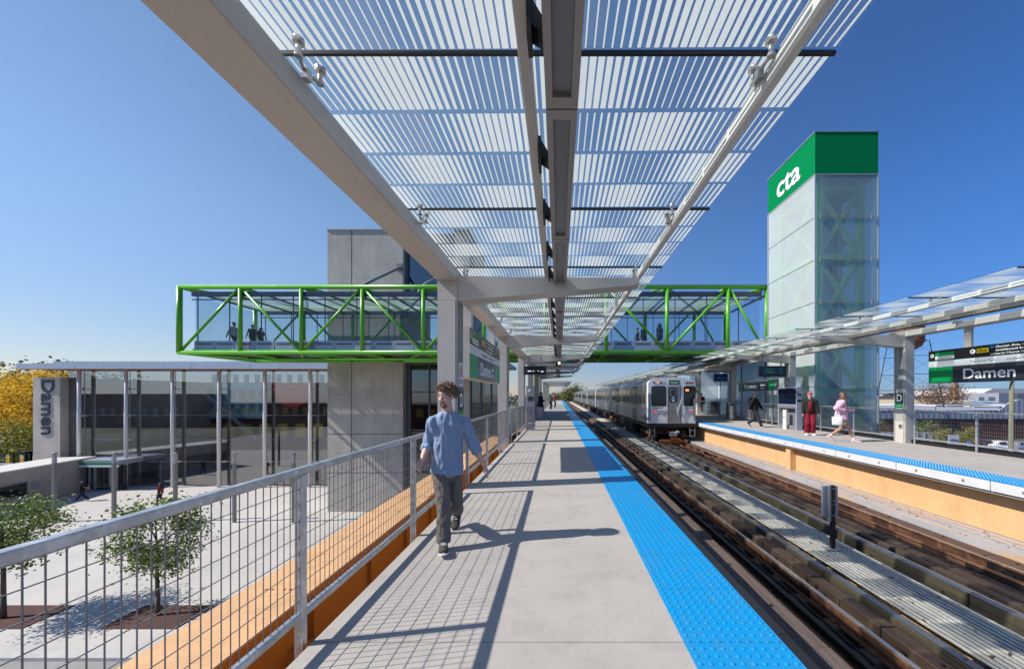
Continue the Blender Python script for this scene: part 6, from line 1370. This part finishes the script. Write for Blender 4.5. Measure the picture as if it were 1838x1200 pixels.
def tree(label, x, y, z0, h, cw, trunk_h, leaf, nleaf, lm, tr=.07, seed=1, limbs=9, ellz=None, lean=(0, 0), clump=.5, name='tree', cat='tree', group=None, sub=3):
    rnd = random.Random(seed); t = thing(name, label, cat, (x, y, z0), group); b = MB(); O = Vector((x, y, z0))
    top = O + Vector((lean[0], lean[1], h * .82)); mid = O + Vector((lean[0] * .3, lean[1] * .3, trunk_h))
    b.path([O - UP * .05, O + UP * trunk_h * .5 + Vector((rnd.uniform(-.03, .03), 0, 0)), mid, (mid + top) / 2 + Vector((rnd.uniform(-.1, .1), rnd.uniform(-.1, .1), 0)) * cw * .1, top], [tr * 1.25, tr, tr * .9, tr * .5, tr * .12], 8)
    tips = []; cz = (trunk_h + h) / 2; rz = (h - trunk_h) / 2 * 1.02
    for i in range(limbs):
        s = i / max(1, limbs - 1); st = mid + (top - mid) * (s * .85); a = i * 2.4 + rnd.uniform(-.4, .4)
        zc = trunk_h + (h - trunk_h) * (.12 + .8 * s); prof = math.sqrt(max(.06, 1 - ((zc - cz) / rz) ** 2)); L = cw / 2 * prof * rnd.uniform(.8, 1.08)
        e = Vector((st.x + math.cos(a) * L, st.y + math.sin(a) * L, z0 + zc + rnd.uniform(-.03, .08) * h)); m_ = st + (e - st) * .5 + UP * .04 * h
        b.path([st, m_, e], [tr * (.45 - .25 * s), tr * .25, tr * .07], 6); tips += [e, (m_ + e) / 2, m_]
        for j in range(sub):
            q_ = st + (e - st) * rnd.uniform(.35, .85); a2 = a + rnd.choice((-1, 1)) * rnd.uniform(.5, 1.2); e2 = q_ + Vector((math.cos(a2), math.sin(a2), rnd.uniform(-.2, .6))) * L * rnd.uniform(.3, .5)
            b.path([q_, e2], [tr * .16, tr * .05], 5); tips += [e2, (q_ + e2) / 2]
    tips.append(top); b.build('trunk', M['bark'], t, True)
    b = MB(); sg = cw * .085 * clump * 2; vs = []; fs = []
    for i in range(nleaf):
        c = rnd.choice(tips); p = c + Vector((rnd.gauss(0, sg), rnd.gauss(0, sg), rnd.gauss(0, sg * .8)))
        d = Vector((rnd.gauss(0, 1), rnd.gauss(0, 1), rnd.gauss(-.3, .6))).normalized(); s_ = d.cross(Vector((rnd.gauss(0, 1), rnd.gauss(0, 1), rnd.gauss(0, 1)))).normalized(); L = leaf * rnd.uniform(.6, 1.35); w_ = L * .34; n_ = d.cross(s_) * w_ * .3
        k = len(vs); vs += [p, p + d * L * .5 + s_ * w_ + n_, p + d * L, p + d * L * .5 - s_ * w_ + n_]; fs.append((k, k + 1, k + 2, k + 3))
    b.v = [tuple(v) for v in vs]; b.f = fs; b.m = [0] * len(fs); b.build('crown', LM[lm], t, fix=False); return t
tree('small green tree in the mulch bed in the middle of the plaza', PX(283, 14.8), 14.8, G, 5.0, 2.75, 1.6, .12, 5600, 'young', .07, 5, 14, clump=.62, lean=(-.1, 0))
tree('small green tree in the mulch bed at the far left of the plaza', PX(6, 14.6), 14.6, G, 4.75, 3.1, 2.1, .12, 6000, 'young', .075, 9, 14, clump=.6)
for i, (x0_, x1_, lab) in enumerate(((-17.7, -14.75, 'mulch bed under the middle tree'), (-24.6, -20.7, 'mulch bed under the left tree'))):
    b = MB(); b.box(x0_, x1_, 13.95, 15.5, G + .002, G + .03); o = b.build('planting_bed', M['mulch']); o['kind'] = 'structure'
Y = 52
for i, (px, hh, cw, lm, sd) in enumerate(((58, 12.6, 9.5, 'yellow', 3), (12, 11.3, 10, 'ygreen', 4), (-40, 12.5, 11, 'yellow', 6), (100, 13.4, 8, 'yellow', 12))):
    yy = Y + (0, 6, 3, 10)[i]
    tree(['golden autumn tree just left of the concrete name wall', 'yellow green tree at the left edge behind the plaza wall', 'golden tree partly cut off by the left edge', 'golden tree rising behind the hall roof edge'][i], PX(px, yy), yy, G, hh, cw, 2.6, .30, 8500, lm, .22, sd, 16, clump=.6)
for i, px in enumerate((30, 90, 150)):
    tree(['dark green tree behind the golden trees, leftmost', 'dark green tree behind the golden trees, near the name wall', 'dark green tree showing through the top of the hall glazing'][i], PX(px, 68), 68, G, 13.2, 12, 3, .6, 3800, ('olive', 'dark', 'olive')[i], .25, 20 + i, 14, clump=.7)
tree('low green tree under the golden trees behind the plaza wall', PX(25, 44), 44, G, 5.4, 6, 1.2, .3, 3200, 'ygreen', .12, 31, 10, clump=.7)
# end of the line
for i, (px, yy, hh, cw, lm) in enumerate(((1030, 175, 13.6, 11, 'olive'), (1019, 190, 11.5, 8, 'ygreen'), (1042, 165, 10.5, 7, 'dark'), (1010, 215, 10.5, 9, 'dark'))):
    tree(['rounded green tree at the end of the tracks', 'yellowish tree left of the rounded tree at the end of the tracks', 'dark tree close to the last train car', 'low dark tree nearest the vanishing point of the tracks'][i], PX(px, yy), yy, G, hh, cw, 3, .75, 2600, lm, .3, 40 + i, 12, clump=.8)
# right background
t = tree('wide russet bare-looking tree beyond the warehouse roofs', PX(1688, 118), 118, G, 12.9, 13, 4.6, .5, 2400, 'brown', .35, 51, 22, clump=.55, sub=5)
for i, (px, yy, hh, cw, lm) in enumerate(((1660, 66, 4.2, 4.4, 'young'), (1691, 60, 3.3, 2.6, 'ygreen'), (1735, 60, 3.6, 2.6, 'ygreen'), (1578, 66, 4.4, 3, 'olive'))):
    tree(['round green tree in front of the dark red wall', 'small conical yellow green tree by the white fence', 'small yellow green tree right of the railing post', 'olive tree seen between the glass tower and the lettered column'][i], PX(px, yy), yy, G, hh, cw, .7, .22, 1500, lm, .09, 60 + i, 9, clump=.6)

# ------------------------------------------------------------------ right background: buildings
t = thing('warehouse', 'long low warehouse with white corrugated band and dark red brick wall', 'warehouse', (PX(1650, 75), 75, G))
wx0, wx1 = PX(1480, 75), PX(1895, 75); zr = PZ(736, 75); zc = PZ(751, 75)
b = MB(); b.box(wx0, wx1, 75, 120, G, zc); b.build('brick_wall', M['brickdark'], t)
b = MB(); b.box(wx0 - .1, PX(1792, 75), 74.8, 75, zc, zr); b.prism([(PX(1792, 75), zc), (wx1, zc), (wx1, PZ(716, 75)), (PX(1830, 75), PZ(716, 75)), (PX(1810, 75), PZ(722, 75)), (PX(1792, 75), zr)], 1, 74.8, 75); b.build('corrugated_band', M['corrwhite'], t)
b = MB(); b.box(wx0, PX(1792, 75), 75, 120, zc + .01, zr - .02); b.add([(wx0, 74.7, zr), (PX(1792, 75), 74.7, zr), (PX(1792, 118), 118, zr - .12), (wx0, 118, zr - .12)], [(0, 1, 2, 3)]); b.build('roof', M['roofpale'], t)
b = MB(); b.box(PX(1832, 75), wx1, 75.01, 76, zr, PZ(716, 75) - .1); b.build('roof', M['roofwhite'], t)
for px0, px1 in ((1697, 1722), (1745, 1758)): b = MB(); b.box(PX(px0, 75), PX(px1, 75), 74.9, 74.99, G, PZ(762 if px0 == 1697 else 770, 75)); b.build('doorway', M['dark'], t)
for px in (1619, 1685): b = MB(); x = PX(px, 74); b.box(x, x + .8, 73.6, 74.6, PZ(729, 74), PZ(727, 74)); b.tube((x, 74.6, PZ(730, 74)), (x + .4, 75, PZ(736, 74)), .06, .06, 6); b.build('wall_lamp', M['black'], t)
t = thing('flat_roof_building', 'cream roofed building beyond the warehouse', 'building', (PX(1640, 150), 150, G))
b = MB(); b.box(PX(1480, 140), PX(1745, 140), 135, 180, G, PZ(727, 135)); b.build('wall', M['roofpale'], t)
b = MB(); b.add([(PX(1480, 135), 134.8, PZ(727, 135) + .02), (PX(1745, 135), 134.8, PZ(727, 135) + .02), (PX(1730, 180), 180, PZ(717, 180)), (PX(1480, 180), 180, PZ(717, 180))], [(0, 1, 2, 3)]); b.build('roof', M['rooftan'], t)
b = MB(); b.box(PX(1480, 180), PX(1735, 180), 180, 182, PZ(720, 180), PZ(715.5, 180)); b.build('parapet', M['gpaint_l'], t)
t = thing('white_roof_building', 'building with white sloping roof and two dark skylights', 'building', (PX(1780, 110), 110, G))
b = MB(); b.box(PX(1735, 100), PX(1838, 100) + 12, 96, 130, G, PZ(729, 96)); b.build('wall', M['roofwhite'], t)
b = MB(); xa, xb = PX(1745, 96), PX(1816, 96); b.add([(xa, 95.8, PZ(729, 96) + .03), (xb + 8, 95.8, PZ(729, 96) + .03), (xb + 10, 130, PZ(718, 130)), (PX(1737, 130), 130, PZ(718, 130))], [(0, 1, 2, 3)]); b.build('roof', M['roofwhite'], t)
for px in (1758, 1784): b = MB(); x = PX(px, 110); b.add([(x - 1.6, 106, PZ(725.2, 106)), (x + 1.0, 106, PZ(725.2, 106)), (x + 1.9, 113, PZ(721, 113)), (x - .6, 113, PZ(721, 113))], [(0, 1, 2, 3)]); b.build('skylight', M['blackglass'], t)
for px, w_ in ((1745, 2.0), (1762, 2.4)): b = MB(); x = PX(px, 128); b.box(x, x + w_, 126, 129, PZ(719, 128), PZ(712, 128)); b.build('roof_unit', M['gpaint_l'], t)
t = thing('factory_shed', 'white gabled factory shed on the right horizon', 'shed', (PX(1820, 230), 230, G))
b = MB(); xx = PX(1768, 230); b.prism([(xx, G), (xx + 60, G), (xx + 60, PZ(697, 230)), (PX(1782, 230), PZ(697, 230)), (xx, PZ(703, 230))], 1, 230, 280); b.build('wall', M['roofwhite'], t)
t = thing('grey_building', 'pale grey block with a dark doorway on the right horizon', 'building', (PX(1820, 170), 170, G))
b = MB(); b.box(PX(1793, 170), PX(1860, 170), 170, 190, G, PZ(705, 170)); b.build('wall', M['roofpale'], t); b = MB(); b.box(PX(1825, 170), PX(1850, 170), 169.9, 169.99, G, PZ(707, 170)); b.build('doorway', M['gpaint'], t)
t = thing('brick_building', 'long buff brick building on the horizon behind the russet tree', 'building', (PX(1700, 220), 220, G))
b = MB(); b.box(PX(1480, 220), PX(1792, 220), 220, 240, G, PZ(710, 220)); b.build('wall', M['housewall'], t)
b = MB()
for i in range(12): x = PX(1752, 220) + i * 1.9; b.box(x, x + 1.0, 219.9, 219.99, PZ(716, 220), PZ(713, 220))
b.build('window', M['roofwhite'], t)
t = thing('chimney', 'square brick chimney below the large station sign', 'chimney', (PX(1718, 160), 160, G)); b = MB(); b.box(PX(1714, 160), PX(1720, 160), 160, 162, G, PZ(684, 160)); b.build('stack', M['housewall'], t); b = MB(); b.box(PX(1720, 160), PX(1723, 160), 160.2, 162, G, PZ(690, 160)); b.build('flue', M['gpaint'], t)
t = thing('brick_tower', 'slim brick stack beside the lettered column', 'stack', (PX(1637, 120), 120, G)); b = MB(); b.box(PX(1634, 120), PX(1640, 120), 120, 121, G, PZ(694, 120)); b.build('stack', M['brickdark'], t); b = MB(); b.box(PX(1633.6, 120), PX(1640.4, 120), 119.9, 121.1, PZ(694, 120), PZ(693, 120)); b.build('cap', M['housewall'], t)
# water tower
WY = 100; wxc = PX(1630, WY); t = thing('water_tower', 'rusty water tower on braced legs behind the lettered column', 'water tower', (wxc, WY, G)); r_ = 3.35
b = MB(); zt = PZ(613, WY); b.loft([(Vector((wxc, WY, zt - 2.7)), Vector((.1, 0, 0)), Vector((0, .1, 0))), (Vector((wxc, WY, zt - 2.2)), Vector((r_ * .5, 0, 0)), Vector((0, r_ * .5, 0))), (Vector((wxc, WY, zt - 1.3)), Vector((r_ * .85, 0, 0)), Vector((0, r_ * .85, 0))), (Vector((wxc, WY, zt)), Vector((r_, 0, 0)), Vector((0, r_, 0))), (Vector((wxc, WY, zt + 4)), Vector((r_, 0, 0)), Vector((0, r_, 0))), (Vector((wxc, WY, zt + 6)), Vector((.2, 0, 0)), Vector((0, .2, 0)))], 24); b.build('tank', M['rust'], t, 'auto')
b = MB(); 
for sx in (-1, 1):
    for sy in (-1, 1): b.tube((wxc + sx * (r_ + 2.2), WY + sy * (r_ + 2), G), (wxc + sx * (r_ + .1), WY + sy * r_ * .7, zt + .1), .14, .10, 6)
b.build('leg', M['darkrail'], t)
b = MB()
for z in (PZ(640, WY), PZ(672, WY), PZ(700, WY)):
    f = (z - G) / (zt - G); e = (r_ + 2.2) * (1 - f) + (r_ + .1) * f
    for sy in (-1, 1): b.tube((wxc - e, WY + sy * e * .9, z), (wxc + e, WY + sy * e * .9, z), .08, .08, 5)
zz = [PZ(617, WY), PZ(640, WY), PZ(672, WY), PZ(700, WY)]
for z1, z2 in zip(zz[:-1], zz[1:]):
    for sy in (-1, 1):
        for sx in (-1, 1): b.tube((wxc - sx * 4, WY + sy * 4, z1), (wxc + sx * 4.6, WY + sy * 4.4, z2), .03, .03, 4)
b.build('brace', M['darkrail'], t)
b = MB(); b.tube((wxc - r_ - .4, WY, zt), (wxc + r_ + .5, WY, zt), .05, .05, 5); b.loft([(Vector((wxc, WY, zt - .05)), Vector((r_ + .45, 0, 0)), Vector((0, r_ + .45, 0))), (Vector((wxc, WY, zt + .05)), Vector((r_ + .45, 0, 0)), Vector((0, r_ + .45, 0)))], 24); b.build('balcony', M['rust'], t)
t = thing('utility_pole', 'weathered timber utility pole behind the right end of the station sign', 'utility pole', (PX(1815, 18), 18, G)); b = MB(); b.tube((PX(1813, 18), 18, G), (PX(1816, 18), 18, 3.0), .10, .085, 12); b.build('pole', M['poletan'], t, True); b = MB(); b.box(PX(1816, 18) - .9, PX(1816, 18) + .9, 17.85, 17.9, 2.6, 2.7); b.build('cross_arm', M['poletan'], t)
t = thing('fence', 'long white fence in front of the dark red wall', 'fence', (PX(1650, 63), 63, G))
b = MB(); b.box(PX(1560, 63), PX(1700, 63), 63, 63.1, G + .1, PZ(775.5, 63)); b.build('panel', M['roofwhite'], t)
b = MB()
for i in range(12): x = PX(1560, 63) + i * 1.2; b.box(x, x + .08, 62.9, 62.99, G, PZ(775, 63))
b.build('post', M['gpaint_l'], t)
t = thing('banner', 'white panel with black scribbled marks leaning by the fence', 'banner', (PX(1712, 58), 58, G)); b = MB(); b.box(PX(1702, 58), PX(1722, 58), 58, 58.05, PZ(797, 58), PZ(780, 58)); b.build('panel', M['white'], t)
b = MB(); rnd = random.Random(3); pts = [Vector((PX(1703.5 + i * 1.2, 58), 57.98, PZ(789 + rnd.uniform(-2.4, 2.4), 58))) for i in range(14)]; b.path(pts, .035, 4); b.build('scribble', M['black'], t)
# distant skyline and woods
b = MB(); rnd = random.Random(11); vs = []; fs = []
def clumps(n, x0, x1, y0, y1, hmin, hmax, sz):
    for i in range(n):
        y = rnd.uniform(y0, y1); x = rnd.uniform(x0, x1) * y / 300; h = rnd.uniform(hmin, hmax); w_ = rnd.uniform(5, 11)
        for j in range(60):
            p = Vector((x + rnd.gauss(0, w_ * .4), y + rnd.gauss(0, 3), G + h * rnd.uniform(.15, 1) * (1 - .0))); d = Vector((rnd.gauss(0, 1), rnd.gauss(0, .4), rnd.gauss(0, 1))).normalized() * sz; e = d.cross(Vector((0, 1, 0))).normalized() * sz * .7
            k = len(vs); vs.extend([p, p + d + e, p + d * 2, p + d - e]); fs.append((k, k + 1, k + 2, k + 3))
clumps(260, -520, 520, 250, 420, 6.5, 10.2, .9)
b.v = [tuple(v) for v in vs]; b.f = fs; b.m = [0] * len(fs); o = b.build('distant_woods', LM['dark'], fix=False); tag(o, 'low line of distant treetops along the horizon', 'woods', kind='stuff')
for i, (px, w_, hh, m) in enumerate(((1590, 5, 9.5, 'roofwhite'), (1600, 6, 10.4, 'gpaint'), (1566, 7, 9.6, 'housewall'), (1758, 5, 10.6, 'gpaint'), (1745, 6, 9.9, 'housewall'), (1740, 14, 10, 'roofpale'), (1650, 8, 9.3, 'housewall'))):
    yy = 300 + i * 9; x = PX(px, yy); t = thing('distant_building', ['tiny white building on the horizon left of the lettered column', 'tiny dark building on the horizon left of the lettered column', 'tiny brick building on the horizon beside the glass tower', 'tiny dark building on the horizon right of the chimney', 'tiny brick building on the horizon right of the chimney', 'tiny pale building on the horizon right of the russet tree', 'tiny brick building on the horizon behind the russet tree'][i], 'building', (x, yy, G), 'small buildings on the horizon')
    b = MB(); b.box(x - w_ / 2, x + w_ / 2, yy, yy + 8, G, G + hh); b.build('wall', M[m], t); b = MB(); b.box(x - w_ / 2 - .2, x + w_ / 2 + .2, yy - .2, yy + 8.2, G + hh + .01, G + hh + .4); b.build('roof', M['gpaint'], t)
# ------------------------------------------------------------------ vehicles
def car(label, x, y, ang, paint, L=4.6, W_=1.82, H=1.45, kind='sedan'):
    t = thing('parked_car', label, 'car', (0, 0, 0), 'parked cars'); z = 0
    if kind == 'sedan': prof = [(-.5, .28), (-.5, .72), (-.47, .80), (-.28, .90), (-.17, 1.32), (-.12, 1.42), (.12, 1.45), (.20, 1.38), (.36, .97), (.47, .88), (.5, .70), (.5, .28)]
    else: prof = [(-.5, .34), (-.49, .98), (-.28, 1.08), (-.18, 1.62), (-.14, 1.72), (.40, 1.74), (.46, 1.66), (.49, 1.05), (.5, .36)]
    prof = [(p * L, q_ * H / (1.45 if kind == 'sedan' else 1.74)) for p, q_ in prof]
    b = MB(); n = len(prof); rings = []
    for yy, sc_, ins in ((-W_ / 2, .97, .03), (-W_ / 2 + .06, 1, 0), (W_ / 2 - .06, 1, 0), (W_ / 2, .97, .03)): rings.append([(p * sc_, yy * (1 if q_ < H * .66 else .84), q_ - ins * (q_ > .5)) for p, q_ in prof])
    vs = sum(rings, []); fs = [tuple(range(n)), tuple(range(4 * n - 1, 3 * n - 1, -1))] + [(k * n + i, (k + 1) * n + i, (k + 1) * n + (i + 1) % n, k * n + (i + 1) % n) for k in range(3) for i in range(n)]
    b.add(vs, fs); b.build('body', paint, t, 'auto')
    zb, zt2 = H * .66, H * .93
    xs = (-.25 * L, .33 * L) if kind == 'sedan' else (-.26 * L, .46 * L)
    for s in (-1, 1):
        b = MB()
        for a, c in ((xs[0] + .35, 0), (.06, xs[1] - .3)): b.add([(a, s * (W_ / 2 * .97 + .002), zb), (c, s * (W_ / 2 * .97 + .002), zb), (c - .05, s * (W_ / 2 * .84 + .012), zt2), (a + .12, s * (W_ / 2 * .84 + .012), zt2)], [(0, 1, 2, 3)])
        b.build('side_window', M['blackglass'], t)
    b = MB(); b.add([(-.272 * L, -.7, zb + .01), (-.272 * L, .7, zb + .01), (-.18 * L, .6, zt2 - .02), (-.18 * L, -.6, zt2 - .02)], [(0, 1, 2, 3)]); b.build('windscreen', M['blackglass'], t)
    for xx in (-.31 * L, .31 * L):
        for s in (-1, 1):
            b = MB(); b.tube((xx, s * (W_ / 2 - .2), .32), (xx, s * (W_ / 2 + .01), .32), .32, .32, 18); wh = b.build('wheel', M['tyre'], t, 'auto'); b = MB(); b.disc((xx, s * (W_ / 2 + .012), .32), (0, s, 0), .19, .01, 14); b.build('rim', M['galv'], wh)
    for s in (-1, 1): b = MB(); b.bbox(-.505 * L, -.48 * L, s * .62 - .18, s * .62 + .18, .56, .72, .02); b.build('headlight', M['signwhite'], t); b = MB(); b.bbox(.485 * L, .505 * L, s * .66 - .14, s * .66 + .14, .62, .78, .02); b.build('tail_lamp', M['signred'], t)
    t.location = (x, y, G - .1 if x > 0 else G); t.rotation_euler = (0, 0, ang); return t
Yc = 47
car('dark blue car parked behind the yellow bollards', PX(30, 50), 50, R(8), M['cardark'])
car('black car parked behind the green dumpsters', PX(66, 51), 51, R(-5), M['cardark'], kind='suv')
car('white sedan parked by the dark red warehouse wall', PX(1800, 61), 61, R(170), M['carwhite'])
car('silver white sedan parked at the right edge beside the utility pole', PX(1842, 60), 60, R(175), M['carsilver'], kind='suv')
car('dark car parked beside the white fence, leftmost', PX(1648, 58.5), 58.5, R(90), M['cardark'], kind='suv')
car('dark car parked in the middle of the row beside the white fence', PX(1668, 58.5), 58.5, R(92), M['cardark'])
car('dark pick-up sized car with a red stripe near the planter', PX(1762, 62), 62, R(178), M['cardark'], L=5.2, kind='suv')
car('dark car parked under the white sedan row near the railing', PX(1790, 54), 54, R(172), M['cardark'])
t = thing('red_beam', 'red painted barrier rail beside the dark parked cars', 'barrier', (PX(1755, 57), 57, G)); b = MB(); b.box(PX(1747, 57), PX(1770, 57), 57, 57.1, PZ(794.5, 57), PZ(792.5, 57)); b.build('rail', M['red'], t)
b = MB()
for px in (1748, 1758, 1769): x = PX(px, 57); b.box(x, x + .1, 57.11, 57.2, G - .1, PZ(793, 57))
b.build('leg', M['gpaint'], t)
t = thing('planter', 'turquoise planter near the parked cars', 'planter', (PX(1739, 56), 56, G)); b = MB(); x = PX(1739, 56); b.tube((x, 56, PZ(797, 56)), (x, 56, PZ(793, 56)), .25, .32, 12); b.build('pot', M['blue'], t); b = MB(); b.tube((x, 56, G - .1), (x, 56, PZ(797, 56) - .002), .2, .2, 10); b.build('stand', M['gpaint'], t)
for i, px in enumerate((47, 60)):
    t = thing('dumpster', ['dark green dumpster behind the bollards, left one', 'dark green dumpster behind the bollards next to the name wall'][i], 'dumpster', (PX(px, 41), 41, G)); x = PX(px, 41); zt = PZ(810, 41)
    b = MB(); b.prism([(x - .9, G + .1), (x + .6, G + .1), (x + .75, zt - .1), (x - .9, zt - .1)], 1, 41, 42.2); b.build('container', M['dumpster'], t); b = MB(); b.box(x - .95, x + .8, 40.95, 42.25, zt - .098, zt); b.build('lid', M['dumpster'], t); b = MB()
    for k in (-.6, .4): b.box(x + k, x + k + .08, 40.95, 40.998, G + .1, zt - .12)
    b.build('rib', M['dumpster'], t)
for i, px in enumerate((14, 39, 62)):
    t = thing('bollard', ['yellow bollard nearest the left edge', 'yellow bollard between its two neighbours', 'yellow bollard nearest the name wall'][i], 'bollard', (PX(px, 39), 39, G), 'yellow bollards'); x = PX(px, 39); b = MB(); b.tube((x, 39, G), (x, 39, PZ(817.5, 39)), .11, .11, 12); b.ell((x, 39, PZ(817.5, 39)), .11, .11, .08, 12, 6); b.build('post', M['bollard'], t, 'auto'); b = MB(); b.tube((x, 39, PZ(821, 39)), (x, 39, PZ(819, 39)), .113, .113, 12); b.build('band', M['signwhite'], t)
t = thing('fence', 'low galvanised fence in front of the dumpsters', 'fence', (PX(40, 37), 37, G))
b = MB(); xa, xb = PX(-20, 37), PX(75, 37)
for z in (PZ(832, 37), PZ(840, 37)): b.tube((xa, 37, z), (xb, 37, z), .03, .03, 6)
b.build('rail', M['galv'], t)
b = MB()
for i in range(8): x = xa + i * (xb - xa) / 7; b.tube((x, 37.05, G), (x, 37.05, PZ(830, 37)), .035, .035, 6)
b.build('post', M['galv'], t)
# buildings over the road to the left of the camera, mirrored in the hall glass
for i, (x0_, x1_, yy, hh, m) in enumerate(((-160, -104, -30, 9.4, 'brickdark'), (-103, -30, -34, 6.6, 'brickdark'))):
    t = thing('street_building', ['dark brick building across the road behind the camera', 'buff brick building across the road behind the camera'][i], 'building', ((x0_ + x1_) / 2, yy, G)); b = MB(); b.box(x0_, x1_, yy - 12, yy, G - .1, G + hh); b.build('wall', M[m], t); b = MB()
    for k in range(int((x1_ - x0_) / 3)): b.box(x0_ + 1 + k * 3, x0_ + (2.0 if i == 0 else 2.8) + k * 3, yy + .001, yy + .05, G + 3.5, G + 5.5)
    b.build('window', M['ochre'] if i else M['roofpale'], t)

bpy.data.scenes.remove(TS)
